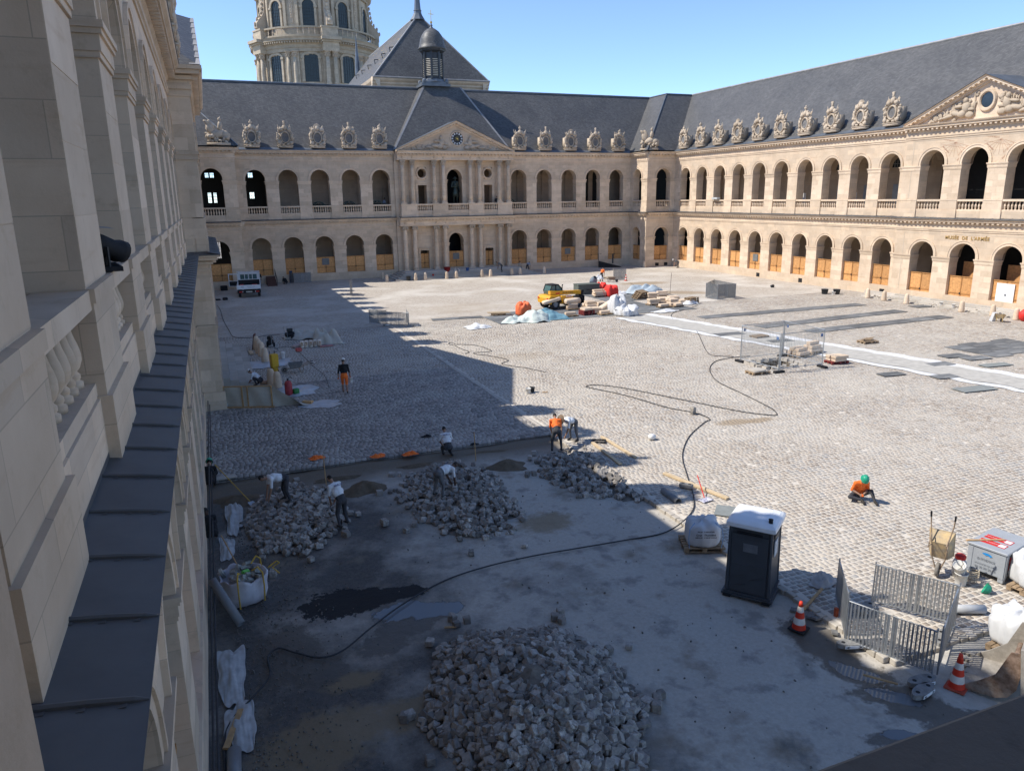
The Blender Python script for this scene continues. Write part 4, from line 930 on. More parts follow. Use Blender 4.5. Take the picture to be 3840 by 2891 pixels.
def court_sand(N, L, p, c):
    br = noise(N, L, p, 1.3, 8, .75)
    for q, rx, ry, rz, st in CSAND:
        mp = N.new('ShaderNodeMapping'); mp.vector_type = 'TEXTURE'; mp.inputs['Location'].default_value = (q[0], q[1], 0); mp.inputs['Rotation'].default_value = (0, 0, rz); mp.inputs['Scale'].default_value = (rx, ry, 1); L.new(p, mp.inputs[0])
        ln = N.new('ShaderNodeVectorMath'); ln.operation = 'LENGTH'; L.new(mp.outputs[0], ln.inputs[0]); ad = N.new('ShaderNodeMath'); ad.operation = 'ADD'; L.new(ln.outputs['Value'], ad.inputs[0]); L.new(br, ad.inputs[1]); hf = N.new('ShaderNodeMath'); hf.operation = 'MULTIPLY'; hf.inputs[1].default_value = .5; L.new(ad.outputs[0], hf.inputs[0])
        c = mixc(N, L, ramp(N, L, hf.outputs[0], ((.52, g3(st)), (.74, g3(0)))), c, (.30, .23, .155))
    return c
COURT = court_mat(); COB = cobble_mat('cobble_stone', True); COBD = cobble_mat('cobble_stone_fresh', False)
BED = M('dark_bedding', (.055, .05, .045), .95, .3, 3.0, .2)
def sheet(name, quads, z, mat, kind='structure'):
    m = MB()
    for x0, x1, y0, y1 in quads: m.add([(x0,y0,z),(x1,y0,z),(x1,y1,z),(x0,y1,z)], [(0,1,2,3)])
    o = m.build(name, mat); tag(o, kind=kind); return o
DX, DY, DY2, BY = 14.25, 28.5, 10.55, 43.2
court = sheet('court_paving', [(DX, 31.1, DY2, 99), (33.6, 64, DY2, 99), (31.1, 33.6, DY2, 34.5), (31.1, 33.6, 36.3, 99), (-1, DX, BY, 99)], 0.0, COURT)
far = sheet('ground', [(-900, 900, -900, 1500)], -.6, M('far_ground', (.25, .23, .2), .95))
bed = sheet('paving_bed', [(-1, DX, DY, BY)], -.045, BED)
ww, hh = 3840, 2891
def frustum(P):
    d = P-np.array([.968, 0, 10.19]); R = np.array(cam_o.matrix_world.to_3x3()); q = d @ R
    dep = -q[:, 2]; f = 2788.16; u = 1920+f*q[:, 0]/np.maximum(dep, .1); v = 1445.5-f*q[:, 1]/np.maximum(dep, .1)
    return (dep > .5) & (u > -260) & (u < 4100) & (v < 3100)
def cobbles(x0, x1, y0, y1, rowh, lmin, lmax, gap, ztop, zbot, inset, jit, skip=None, ch=.2, gy=0.0):
    """rows of setts as arrays: top corners and skirts"""
    C4 = []; rows = int((y1-y0)/rowh)
    for r in range(rows):
        k = int((x1-x0)/((lmin+lmax)/2))+2
        L_ = np.random.uniform(lmin, lmax, k); xs = x0+np.concatenate([[0], np.cumsum(L_)])-np.random.uniform(0, lmin)
        ya = y0+r*rowh+np.random.normal(0, jit, k); yb = ya+rowh+np.random.normal(0, jit*.7, k)
        wave = .012*np.sin(xs[:-1]*.55+r*.02)+.05*np.sin(xs[:-1]*.13+1)
        a = xs[:-1]+gap/2; b = xs[1:]-gap/2
        m = (a >= x0) & (b <= x1)
        C4.append(np.stack([a, b, ya+wave+gap/2+gy, yb+wave-gap/2-gy], 1)[m])
    Q = np.concatenate(C4); cx = (Q[:, 0]+Q[:, 1])/2; cy = (Q[:, 2]+Q[:, 3])/2
    ok = frustum(np.stack([cx, cy, np.zeros_like(cx)], 1))
    if skip is not None: ok &= ~skip(cx, cy)
    Q = Q[ok]; n = len(Q); j = lambda s: np.random.normal(0, s, n)
    a, b, c, d = Q.T; zt = ztop+j(.003); i = inset
    lx, ly = (b-a), (d-c)
    # eight-sided rounded top, four-sided skirt made of eight quads
    T = [(a+lx*ch*.5+i*.2, c+i), (b-lx*ch*.5, c+i), (b-i, c+ly*ch*.6), (b-i, d-ly*ch*.6), (b-lx*ch*.5, d-i), (a+lx*ch*.5, d-i), (a+i, d-ly*ch*.6), (a+i, c+ly*ch*.6)]
    V = np.zeros((n, 16, 3))
    for k, (x, y) in enumerate(T):
        x = x+j(jit*.35); y = y+j(jit*.35)
        V[:, k, 0] = x; V[:, k, 1] = y; V[:, k, 2] = zt+j(.0008)
        cx_, cy_ = (a+b)/2, (c+d)/2
        V[:, 8+k, 0] = x+(x-cx_)*.10; V[:, 8+k, 1] = y+(y-cy_)*.10; V[:, 8+k, 2] = zbot
    return V
def cobble_mesh(name, V, mat):
    n = len(V); me = bpy.data.meshes.new(name); me.vertices.add(n*16); me.vertices.foreach_set('co', V.reshape(-1))
    tri = np.arange(8); quads = np.array([[k, (k+1) % 8, 8+(k+1) % 8, 8+k] for k in range(8)])[:, ::-1]
    loops = np.concatenate([tri, quads.reshape(-1)]); LP = len(loops)
    idx = (np.arange(n)[:, None]*16+loops[None, :]).reshape(-1)
    me.loops.add(n*LP); me.loops.foreach_set('vertex_index', idx)
    st = np.concatenate([[0], 8+4*np.arange(8)]); tot = np.array([8]+[4]*8)
    me.polygons.add(n*9); me.polygons.foreach_set('loop_start', (np.arange(n)[:, None]*LP+st[None, :]).reshape(-1)); me.polygons.foreach_set('loop_total', np.tile(tot, n))
    at = me.attributes.new('tone', 'FLOAT', 'FACE'); at.data.foreach_set('value', np.repeat(np.random.rand(n), 9))
    me.materials.append(mat); me.update(calc_edges=True); me.validate(); return me
def lay(V, mat, parent, nobj):
    ce = V[:, :8].mean(1); dist = np.linalg.norm(ce-np.array([.968, 0, 10.19]), axis=1)
    ordr = np.argsort(dist); near = ordr[:nobj]; rest = ordr[nobj:]
    o = link('cobblestones', cobble_mesh('cobblestones', V[rest], mat), parent); tag(o, kind='stuff')
    for k in near:
        v = V[k:k+1].copy(); c = v[0, :8].mean(0); v -= c
        link('cobblestone', cobble_mesh('cobblestone', v, mat), parent, tuple(c))
hole = lambda x, y: (x > 31.1) & (x < 33.6) & (y > 34.5) & (y < 36.3)
V1 = cobbles(DX+.02, 64, DY2, 60.5, .188, .165, .25, .034, .007, -.012, .006, .006, hole, .2, .004)
lay(V1, COB, court, 180)
V2 = cobbles(-.2, DX, BY, 60.5, .188, .165, .25, .036, .007, -.012, .006, .007)
o = link('cobblestones', cobble_mesh('cobblestones', V2, COB), court); tag(o, kind='stuff')
V3 = cobbles(-.2, DX-.02, DY, BY, .172, .17, .25, .015, .020, -.05, .004, .003, None, .10, .007)
V3[:, 8:, 2] = np.where(V3[:, 8:, 1] < DY+.2, -.13, -.05)
lay(V3, COBD, bed, 110)
# pale mortar line where two stages of the paving meet
m = MB(); random.seed(4); xs = [(14.02+random.uniform(-.04,.04), 14.21+random.uniform(-.04,.04), 29+i*1.0) for i in range(58)]
for (a, b, y), (a2, b2, y2) in zip(xs, xs[1:]): m.add([(a,y,.030),(b,y,.030),(b2,y2,.030),(a2,y2,.030)], [(0,1,2,3)])
tag(m.build('mortar_line', M('pale_mortar', (.46, .41, .35), .95, .12, 4)), kind='structure')
def dug_mat(name, soil=False):
    """trodden ground: asphalt, dust, tar patch, damp mud, water, spilt sand; their shapes come from vertex masks broken up by noise"""
    m, t, N, L, bs = new_mat(name); p = worldpos(N)
    sx = N.new('ShaderNodeSeparateXYZ'); L.new(p, sx.inputs[0])
    fine = noise(N, L, p, 9, 8, .75); big = noise(N, L, p, .33, 6, .62)
    dark = ramp(N, L, fine, ((.3, (.065, .061, .056)), (.7, (.14, .13, .118)))); pale = ramp(N, L, fine, ((.3, (.36, .33, .285)), (.7, (.47, .435, .38))))
    if soil: c = ramp(N, L, noise(N, L, p, 2.5, 7, .7), ((.3, (.36, .335, .29)), (.7, (.50, .47, .42))))
    else:
        mr = N.new('ShaderNodeMapRange'); mr.inputs[1].default_value = 1.5; mr.inputs[2].default_value = 12.0; mr.inputs[3].default_value = -.16; mr.inputs[4].default_value = .26; L.new(sx.outputs[0], mr.inputs[0])
        ad = N.new('ShaderNodeMath'); ad.operation = 'ADD'; L.new(big, ad.inputs[0]); L.new(mr.outputs[0], ad.inputs[1])
        c = mixc(N, L, ramp(N, L, ad.outputs[0], ((.36, g3(0)), (.62, g3(1)))), dark, pale)
        c = mixc(N, L, dust_noise(N, L, p, .56, .70, .55), c, (.22, .185, .14))
        c = mixc(N, L, dust_noise(N, L, p, .54, .66, 1.4), c, mixc(N, L, .5, c, (.10, .10, .10)))
        mr2 = N.new('ShaderNodeMapRange'); mr2.inputs[1].default_value = 26.2; mr2.inputs[2].default_value = 27.5; L.new(sx.outputs[1], mr2.inputs[0])
        c = mixc(N, L, mr2.outputs[0], c, (.155, .128, .095))
    c = mixc(N, L, ramp(N, L, noise(N, L, p, 60, 3), ((.62, g3(0)), (.72, g3(.5)))), c, (.45, .43, .40))
    br = noise(N, L, p, 3.2, 10, .72); rough = None
    def mask(attr, soft_):
        at = N.new('ShaderNodeAttribute'); at.attribute_name = attr; mu = N.new('ShaderNodeMath'); mu.operation = 'MULTIPLY_ADD'; L.new(br, mu.inputs[0]); mu.inputs[1].default_value = 1.5; mu.inputs[2].default_value = -.75
        ad = N.new('ShaderNodeMath'); ad.operation = 'ADD'; L.new(at.outputs['Fac'], ad.inputs[0]); L.new(mu.outputs[0], ad.inputs[1]); return ramp(N, L, ad.outputs[0], ((.38-soft_, g3(0)), (.38+soft_, g3(1))))
    ms = mask('sand', .2); mw = mask('wet', .10); mt = mask('tar', .03); mp_ = mask('water', .02)
    c = mixc(N, L, ms, c, mixc(N, L, .8, c, (.24, .185, .115))); c = mixc(N, L, mw, c, mixc(N, L, .85, c, (.085, .073, .058))); c = mixc(N, L, mt, c, (.013, .013, .014)); c = mixc(N, L, mp_, c, (.16, .165, .17))
    r = mixc(N, L, mw, (.92,)*3, (.5,)*3); r = mixc(N, L, mt, r, (.8,)*3); r = mixc(N, L, mp_, r, (.06,)*3); L.new(r, bs.inputs['Roughness'])
    L.new(c, bs.inputs['Base Color']); bs.inputs['Specular IOR Level'].default_value = .35
    h = N.new('ShaderNodeMath'); h.operation = 'MULTIPLY'; inv = N.new('ShaderNodeMath'); inv.operation = 'SUBTRACT'; inv.inputs[0].default_value = 1.0; L.new(mp_, inv.inputs[1]); L.new(noise(N, L, p, 45, 6, .7), h.inputs[0]); L.new(inv.outputs[0], h.inputs[1])
    b = bump(N, L, h.outputs[0], .7, .012, bs); h2 = N.new('ShaderNodeMath'); h2.operation = 'MULTIPLY'; L.new(noise(N, L, p, 4, 6, .65), h2.inputs[0]); L.new(inv.outputs[0], h2.inputs[1]); bump(N, L, h2.outputs[0], .6, .04, bs, b); return m
DUG = dug_mat('dug_ground'); SOIL = dug_mat('bare_court_soil', True)
ZD = -.12
def dug_h(x, y):
    h = ZD+.018*(sin(x*1.7+y*.6)+sin(x*.9-y*1.9)+sin(x*3.1+1)*.5)
    if y > 26.6: h += .05*max(0, min(1, (y-26.6)/.8))*max(0, 1-max(0, y-28.0)/.4)
    return h
SPOTS = dict(
 tar=[((3.20, 18.09), 1.25, .95, .2), ((3.85, 17.99), 1.0, .75, .0), ((4.77, 17.93), .95, .42, -.1), ((2.73, 18.18), .8, .5, .3)],
 wet=[((3.86, 15.78), .8, .6, .3), ((4.57, 16.35), 1.1, .6, .2), ((1.67, 16.30), 1.0, 1.6, 0), ((2.28, 15.27), .9, .7, .3), ((5.61, 16.61), .5, .4, 0), ((13.46, 12.33), .8, .7, -.8), ((13.39, 11.52), .9, .65, -.9), ((13.29, 10.61), 1.0, .6, -.9), ((13.38, 9.70), 1.1, .55, -.6), ((13.65, 9.03), 1.1, .5, -.5), ((14.10, 8.46), 1.2, .55, -.4), ((14.15, 7.74), 1.2, .6, -.4), ((12.32, 8.64), .7, .35, -.5), ((11.50, 8.33), .6, .4, -.5)],
 water=[((4.56, 17.05), .95, .50, .1), ((5.23, 16.82), .7, .45, .1), ((5.77, 16.66), .42, .42, 0), ((13.29, 10.61), .75, .32, -1.0), ((13.36, 9.68), .75, .3, -.8), ((12.46, 8.72), .5, .22, -.5)],
 sand=[((1.86, 12.90), 1.5, 1.2, 0), ((2.62, 13.15), 1.1, .8, 0), ((3.76, 13.12), 1.0, .6, 0), ((2.89, 14.65), .8, .4, 0), ((10.23, 20.47), 1.2, .9, 0)])
def grid(name, x0, x1, y0, y1, step, hf, mat):
    nx, ny = int((x1-x0)/step), int((y1-y0)/step); xs = np.linspace(x0, x1, nx+1); ys = np.linspace(y0, y1, ny+1); X, Y = np.meshgrid(xs, ys); Z = np.vectorize(hf)(X, Y)
    me = bpy.data.meshes.new(name); n = X.size; me.vertices.add(n); me.vertices.foreach_set('co', np.stack([X, Y, Z], -1).reshape(-1))
    j, i = np.meshgrid(np.arange(ny), np.arange(nx), indexing='ij'); a = (j*(nx+1)+i).reshape(-1); Q = np.stack([a, a+1, a+nx+2, a+nx+1], 1)
    me.loops.add(Q.size); me.loops.foreach_set('vertex_index', Q.reshape(-1)); me.polygons.add(len(Q)); me.polygons.foreach_set('loop_start', np.arange(len(Q))*4); me.polygons.foreach_set('loop_total', np.full(len(Q), 4)); me.polygons.foreach_set('use_smooth', np.ones(len(Q), dtype=bool))
    for k, L_ in SPOTS.items():
        w_ = np.zeros_like(X)
        for c, rx, ry, rz in L_:
            dx, dy = X-c[0], Y-c[1]; u = (dx*cos(rz)+dy*sin(rz))/rx; v = (-dx*sin(rz)+dy*cos(rz))/ry; w_ = np.maximum(w_, np.clip(1.15-np.sqrt(u*u+v*v), 0, 1))
        at = me.attributes.new(k, 'FLOAT', 'POINT'); at.data.foreach_set('value', w_.reshape(-1))
    me.materials.append(mat); me.update(calc_edges=True); return tag(link(name, me), kind='structure')
grid('dug_ground', -1, DX+.1, 6, DY+.05, .09, dug_h, DUG)
grid('dug_ground', DX+.1, 28, 6, DY2+.05, .12, dug_h, SOIL)
# kerb faces of the paving edge
m = MB(); random.seed(11); y = DY2
STEPD = M('cut_edge', (.30, .27, .23), .9, .25, 9, .4)
i = 0; y = DY2+.05
edge = tag(bpy.data.objects.new('paving_edge', None), kind='structure'); C.objects.link(edge)
while y < DY-.2:
    l = random.uniform(.18, .34); e = MB(); e.bbox(DX-.16+random.uniform(-.03,.03), DX+.03, y, y+l-.02, -.14, .012+random.uniform(-.015,.008), .015); e.build('edge_stone', BLOCK if False else STEPST, edge); y += l
x = DX
while x < 30:
    l = random.uniform(.2, .36); e = MB(); e.bbox(x, x+l-.02, DY2-.12+random.uniform(-.04,.04), DY2+.03, -.14, .01, .015); e.build('edge_stone', STEPST, edge); x += l
# heaps of sand along the trench
def mound(name, c, rx, ry, h, mat, seed, parent=None):
    m = MB(); random.seed(seed); n, k = 22, 6; P = [(c[0], c[1], ZD+h)]; F = []
    for j in range(1, k+1):
        f = j/k
        for i in range(n):
            t = 2*pi*i/n; w_ = 1+.18*sin(3*t+seed)+.1*sin(5*t); z = ZD-.02+h*(cos(pi*f)*.5+.5)*(1+random.uniform(-.12,.12))
            P.append((c[0]+rx*f*w_*cos(t), c[1]+ry*f*w_*sin(t), z if j < k else ZD-.05))
    for i in range(n): F.append((0, 1+i, 1+(i+1) % n))
    for j in range(k-1):
        for i in range(n): F.append((1+j*n+i, 1+(j+1)*n+i, 1+(j+1)*n+(i+1) % n, 1+j*n+(i+1) % n))
    m.add(P, F); return tag(m.build(name, mat, None, True), kind='stuff')
DAMPS = M('damp_sand', (.13, .10, .068), .95, .25, 5.0, .6)
mound('sand_heap', (5.35, 25.69), 1.0, .75, .32, DAMPS, 3); mound('sand_heap', (10.94, 25.76), .95, .7, .3, DAMPS, 5); mound('sand_heap', (0.91, 26.46), 1.0, .8, .2, DAMPS, 7)
mound('sand_heap', (4.40, 27.12), 1.6, .35, .12, DAMPS, 8); mound('sand_heap', (10.52, 27.57), 2.2, .35, .13, DAMPS, 9); mound('sand_heap', (7.70, 27.32), 1.5, .35, .10, DAMPS, 12)
# loose gravel along the wall foot
m = MB(); random.seed(21)
for i in range(2200):
    x, y = .5+abs(random.gauss(0, 1.1)), random.uniform(8.5, 24); s = random.uniform(.012, .035)
    m.cbox((x, y, ZD+.03), (s, s*random.uniform(.6,1.4), s), (random.random()*3, random.random()*3, 0), .7)
tag(m.build('gravel', M('gravel', (.15, .138, .122), .9, .3, 20)), kind='stuff')
m = MB()
for i in range(260):
    x, y = random.uniform(2, 14), random.uniform(8, 26); s = random.uniform(.012, .05)
    m.cbox((x, y, ZD+.03), (s, s*random.uniform(.6,1.4), s*.7), (random.random(), random.random(), random.random()*3), .7)
tag(m.build('gravel', MATS['gravel']), kind='stuff')
# ---- loose setts in heaps
def sett_meshes():
    out = []
    for k in range(10):
        random.seed(100+k); m = MB(); a, b, c = random.uniform(.085,.115), random.uniform(.075,.105), random.uniform(.07,.10); ch = .35
        P = []
        for z, s in ((-c, .92), (-c*.75, 1.0), (c*.75, .99), (c, .90)):
            for x, y in ((-a*.84,-b),(a*.84,-b),(a,-b*.82),(a,b*.82),(a*.84,b),(-a*.84,b),(-a,b*.82),(-a,-b*.82)):
                P.append((x*s+random.uniform(-.012,.012), y*s+random.uniform(-.012,.012), z+random.uniform(-.010,.010)))
        F = [tuple(range(7,-1,-1)), tuple(range(24,32))]
        for r in range(3):
            for j in range(8): F.append((r*8+j, r*8+(j+1) % 8, r*8+8+(j+1) % 8, r*8+8+j))
        m.add(P, F); out.append(m)
    return out
SETT = sett_meshes(); SETTM = M('loose_sett', (.26, .235, .205), .88, .3, 14, .5, 0, .45, .2, (.37, .34, .30))
SETT_ME = [s.mesh('loose_sett', SETTM) for s in SETT]
def point_in(poly, x, y):
    c = False; j = len(poly)-1
    for i in range(len(poly)):
        if (poly[i][1] > y) != (poly[j][1] > y) and x < (poly[j][0]-poly[i][0])*(y-poly[i][1])/(poly[j][1]-poly[i][1])+poly[i][0]: c = not c
        j = i
    return c
def heap(poly, count, hgt, nobj, label, group, seed, scat=12, pw=1.5, small=.15, dirt=.0):
    random.seed(seed); cx = sum(p[0] for p in poly)/len(poly); cy = sum(p[1] for p in poly)/len(poly)
    xs = [p[0] for p in poly]; ys = [p[1] for p in poly]; pts = []
    def edge(x, y):   # 0 at centre .. 1 at border
        lo, hi = 0.0, 3.0; dx, dy = x-cx, y-cy; l = math.hypot(dx, dy)+1e-6
        for _ in range(12):
            t = (lo+hi)/2
            if point_in(poly, cx+dx*t, cy+dy*t): lo = t
            else: hi = t
        return 1/max(lo, .01)
    def H(x, y): e = min(1, edge(x, y)); return hgt*(1-e**pw)
    tries = 0
    occ = {}
    while len(pts) < count and tries < count*40:
        tries += 1; x, y = random.uniform(min(xs), max(xs)), random.uniform(min(ys), max(ys))
        if not point_in(poly, x, y): continue
        key = (int(x/.12), int(y/.12)); lay_ = occ.get(key, 0)
        e_ = edge(x, y)
        if lay_ >= (2 if e_ < .75 else 1): continue
        if e_ > .8 and random.random() < .35: continue
        if dirt and math.hypot(x-cx+.6, y-cy-.9) < .9 and random.random() < .6: continue
        occ[key] = lay_+1
        pts.append((x, y, ZD+.05+max(0, H(x, y)-.02)+.085*lay_*(.4+.6*random.random()), True))
    for k in range(scat):
        t = random.random()*2*pi; i = random.randrange(len(poly)); f = random.uniform(1.03, 1.22)
        pts.append((cx+(poly[i][0]-cx)*f+random.uniform(-.3,.3), cy+(poly[i][1]-cy)*f+random.uniform(-.3,.3), ZD+.09, False))
    # core under the stones
    cm = MB(); n = 28; k = 5; P = [(cx, cy, ZD+hgt-.04)]; F = []
    for j in range(1, k+1):
        for i in range(n):
            t = 2*pi*i/n; d = Vector((cos(t), sin(t))); e = edge(cx+d.x, cy+d.y); r = j/k/e*.97; P.append((cx+d.x*r, cy+d.y*r, ZD-.03+max(0, hgt*(1-(j/k*.97)**pw)-.05)))
    F = [(0, 1+i, 1+(i+1) % n) for i in range(n)]+[(1+j*n+i, 1+(j+1)*n+i, 1+(j+1)*n+(i+1) % n, 1+j*n+(i+1) % n) for j in range(k-1) for i in range(n)]
    cm.add(P, F); tag(cm.build('rubble_core', M('stone_dust', (.16, .14, .115), .95, .3, 9, .5)), kind='stuff')
    camp = Vector((.968, 0, 10.19)); pts.sort(key=lambda p: (Vector(p[:3])-camp).length-(p[2]*1.5))
    rest = MB()
    for i, (x, y, z, piled) in enumerate(pts):
        s = random.uniform(.72, 1.05) if random.random() > small else random.uniform(.3, .65)
        rot = (random.gauss(0,.5), random.gauss(0,.5), random.uniform(0,6.3)) if piled else (random.uniform(-.1,.1), random.uniform(-.1,.1), random.uniform(0,6.3))
        if not piled: s = random.uniform(.8, 1.05)
        k = random.randrange(10)
        if i < nobj:
            tag(link('loose_sett', SETT_ME[k], None, (x, y, z), rot, (s, s, s*random.uniform(.75,1.1))), label, 'paving stone', group)
        else:
            rest.M = Matrix.Translation((x, y, z)) @ Euler(rot).to_matrix().to_4x4() @ Matrix.Diagonal((s, s, s*random.uniform(.75,1.1), 1)); rest.add(SETT[k].v, SETT[k].f)
    if rest.v:
        me = rest.mesh('loose_setts', SETTV)
        at = me.attributes.new('tone', 'FLOAT', 'FACE'); at.data.foreach_set('value', np.repeat(np.random.rand(len(me.polygons)//26+1), 26)[:len(me.polygons)])
        tag(link('loose_setts', me), kind='stuff')
def settv():
    m, t, N, L, bs = new_mat('loose_setts'); p = worldpos(N); at = N.new('ShaderNodeAttribute'); at.attribute_name = 'tone'
    c = ramp(N, L, at.outputs['Fac'], ((0, (.15,.136,.12)), (.5, (.275,.248,.217)), (1, (.41,.375,.333)))); c = mixc(N, L, 1.0, c, ramp(N, L, noise(N, L, p, 16, 4), ((.3, g3(.75)), (.7, g3(1.25)))), 'MULTIPLY')
    L.new(c, bs.inputs['Base Color']); bs.inputs['Roughness'].default_value = .88; bump(N, L, noise(N, L, p, 40, 5), .5, .01, bs); return m
SETTV = settv()
heap([(3.87, 12.62), (4.93, 14.92), (5.81, 15.33), (7.97, 14.67), (8.55, 13.38), (8.39, 11.33), (7.32, 9.76), (6.36, 9.09), (4.40, 9.90), (4.25, 11.37)], 2000, 1.0, 170, 'loose grey paving stone on the tall rubble heap nearest the arcade corner', 'stones of the tall rubble heap', 31, 26, 1.05, .42, 1)
heap([(0.98, 24.51), (1.67, 26.13), (2.81, 27.31), (4.26, 26.17), (4.40, 23.42), (4.01, 22.23), (2.66, 21.09), (1.39, 21.80)], 640, .2, 50, 'loose grey paving stone in the heap where two white-shirted workers stand', 'stones of the heap by the wall', 32, 8)
heap([(6.11, 24.87), (7.04, 26.22), (9.15, 27.38), (10.29, 25.60), (9.75, 21.08), (8.88, 19.93), (7.36, 19.96), (6.43, 21.94)], 660, .2, 50, 'loose grey paving stone in the heap in the middle of the trench', 'stones of the middle heap', 33, 9)
heap([(11.57, 24.48), (12.39, 26.12), (14.63, 26.83), (14.87, 25.63), (14.34, 20.88), (13.79, 20.58), (12.26, 21.79)], 450, .2, 30, 'loose paving stone in the heap beside the orange-vested worker', 'stones of the heap at the paving corner', 34, 14)
# ================================================================== hoardings in the ground-floor arches
def hoarding(F, a0, a1, n, label, group, h=2.0, z0=.96, sign=False, door=False):
    p = F.o+F.du*((a0+a1)/2)+F.dn*n; o = thing('plywood_hoarding', label, 'hoarding', (p.x, p.y, z0), 0, group); w_ = a1-a0
    R = Matrix(((F.du.x, F.dn.x, 0), (F.du.y, F.dn.y, 0), (0, 0, 1))).to_4x4()
    zr = .68
    for u0, u1, za, zb in ((-w_/2, -.02, 0, zr), (.02, w_/2, 0, zr), (-w_/2, -.02, zr+.06, h), (.02, w_/2, zr+.06, h)):
        if door and abs(u0+u1) < 2.5 and False: continue
        m = MB(R); m.box(u0+.01, u1-.01, -.02, 0, za+.01, zb-.005); m.build('panel', PLY, o)
    for u0, u1, za, zb in ((-w_/2, w_/2, zr-.02, zr+.08), (-w_/2, w_/2, h-.06, h+.03), (-.05, .05, .02, h)):
        m = MB(R); m.box(u0, u1, .001, .05, za, zb); m.build('batten', BATTEN, o)
    m = MB(R); m.box(-.06, .06, .051, .09, zr-.06, zr+.10); m.build('latch', DARKMETAL, o)
    if sign: m = MB(R); m.box(-.45, .45, .055, .075, 1.0, 1.85); m.build('notice_board', M('grey_notice', (.16,.165,.16), .5, .25, 3), o)
    if door:
        for u0, u1 in ((-.78, -.005), (.005, .78)):
            m = MB(R); m.box(u0, u1, .055, .11, .0, 1.98); d_ = m.build('door_leaf', WHITEP, o)
            if u0 < 0: m = MB(R); m.box(-.1, -.04, .11, .17, .95, 1.12); m.build('handle', DARKMETAL, d_)
    return o
for i, (a, b) in enumerate(SA): hoarding(FS, a+.003, b-.003, -.30, 'plywood hoarding in a shaded arch between the parked pickup and the columns', 'hoardings left of the columns', sign=(i == 2))
for i, (a, b) in enumerate(SB): hoarding(FS, a+.003, b-.003, -.30, 'plywood hoarding in an arch between the columns and the corner pavilion', 'hoardings right of the columns', sign=(i == 2))
hoarding(FSp, .775, 3.105, -.3, 'plywood hoarding in the arch behind the white pickup cab', None)
hoarding(FSp, 60.9, 63.22, -.3, 'plywood hoarding in the shaded face of the corner pavilion by the cellar vents', None)
hoarding(FWp, 95.69, 98.0, -.3, 'plywood hoarding in the narrow-looking pavilion arch beside the dark ramp', None)
for i, (a, b) in enumerate(WA): hoarding(FW, a+.003, b-.003, -.30, 'bright orange plywood hoarding in an arch of the sunlit wing', 'hoardings of the sunlit wing', sign=(i == 5))
for i, (a, b) in enumerate(AC_W):
    lab = ['plywood hoarding with white double door at the museum entrance', 'wide plywood hoarding under the lettering with dark arch above', 'wide plywood hoarding beside the museum step corner'][i]
    hoarding(FW, a+.003, b-.003, 1.0-.30, lab, None, 2.2, .5, door=(i == 0))
    m = MB(FW.mat(-.9)); m.box(a+.05, b-.05, 0, .04, .96, 3.9 if i < 2 else 1.0)
    if i < 2: o = m.build('timber_screen', PLY); tag(o, ('plywood screen inside the entrance arch with white doors', 'plywood screen inside the dark arch below the lettering')[i], 'screen')
for i, (a, b) in enumerate(EA):
    if i < 6: hoarding(FE, a+.003, b-.003, -.30, 'plywood hoarding in a shaded arch under the zinc ledge', 'hoardings under the zinc ledge')
# openings of the frontispiece
hoarding(FS, 31.16, 33.26, .0, 'plywood hoarding with dark notice in the central arch between columns', None, 2.1, .97, sign=True)
for a, b, l in ((27.16, 28.32, 'narrow plywood hoarding in the frontispiece door left of the central arch'), (36.38, 37.55, 'narrow plywood hoarding in the frontispiece door right of the central arch')): hoarding(FS, a, b, .0, l, None, 1.95, .97)
# ================================================================== bollards
def bollard(x, y, label, group, s=1.0):
    m = MB(); m.lathe([(.25,0),(.245,.1),(.215,.5),(.185,.8),(.16,.90),(.10,.965),(0,.985)], 14); o = m.build('stone_bollard', BLOCK, None, True, (x, y, 0)); o.scale = (s, s, s)
    return tag(o, label, 'bollard', group)
for x, y in ((21.4,96.5),(21.25,93.3),(24.9,93.0),(26.15,92.95),(29.0,92.9),(30.3,92.9),(33.8,92.85),(35.0,92.8),(38.1,93.0),(39.3,93.0),(42.8,92.9)): bollard(x, y, 'pale stone bollard in the row before the column steps', 'bollards before the column steps', .95)
for x, y in ((60.8,55.1),(60.65,53),(60.7,50.5),(60.7,44.9),(61.0,42.3),(60.7,40.1)): bollard(x, y, 'pale stone bollard in the row at the museum entrance steps', 'bollards at the museum entrance', .98)
bollard(59.0, 93.6, 'single stone bollard at the foot of the corner pavilion', None, .95)
for x, y in ((3.29,54.4),(3.36,53.05),(3.47,51.9),(3.54,49.75),(3.41,43.1),(3.68,42.2)): bollard(x, y, 'shaded stone bollard beside the low steps and plastic sheets', 'bollards beside the shaded steps', 1.0)
# low steps of the east frontispiece
st = thing('stone_steps', 'low flight of grey stone slabs behind the plastic screen', 'steps', (1.6, 48, 0)); st.location = (0, 0, 0); random.seed(5)
for i in range(4):
    y = 43.3
    while y < 55.2:
        l = min(random.uniform(1.2, 2.2), 55.4-y); m = MB(); x0 = .80+i*.45; m.bbox(x0+.005, x0+.446, y, y+l-.01, -.05, .62-i*.155, .012); m.build('step_slab', STEPST, st); y += l
ws = thing('stone_steps', 'broken pale steps with rubble before the museum entrance', 'steps', (0,0,0)); random.seed(6)
for i in range(4):
    y = 39.0-i*.2
    while y < 55.0+.3*i:
        l = random.uniform(1.3, 2.4); m = MB(); x0 = 62.9-.42*(i+1); m.bbox(x0, x0+.415, y, y+l-.012, -.05, .5-i*.125+random.uniform(-.02,.01), .012); m.build('step_slab', STEPST, ws); y += l
rb = MB()
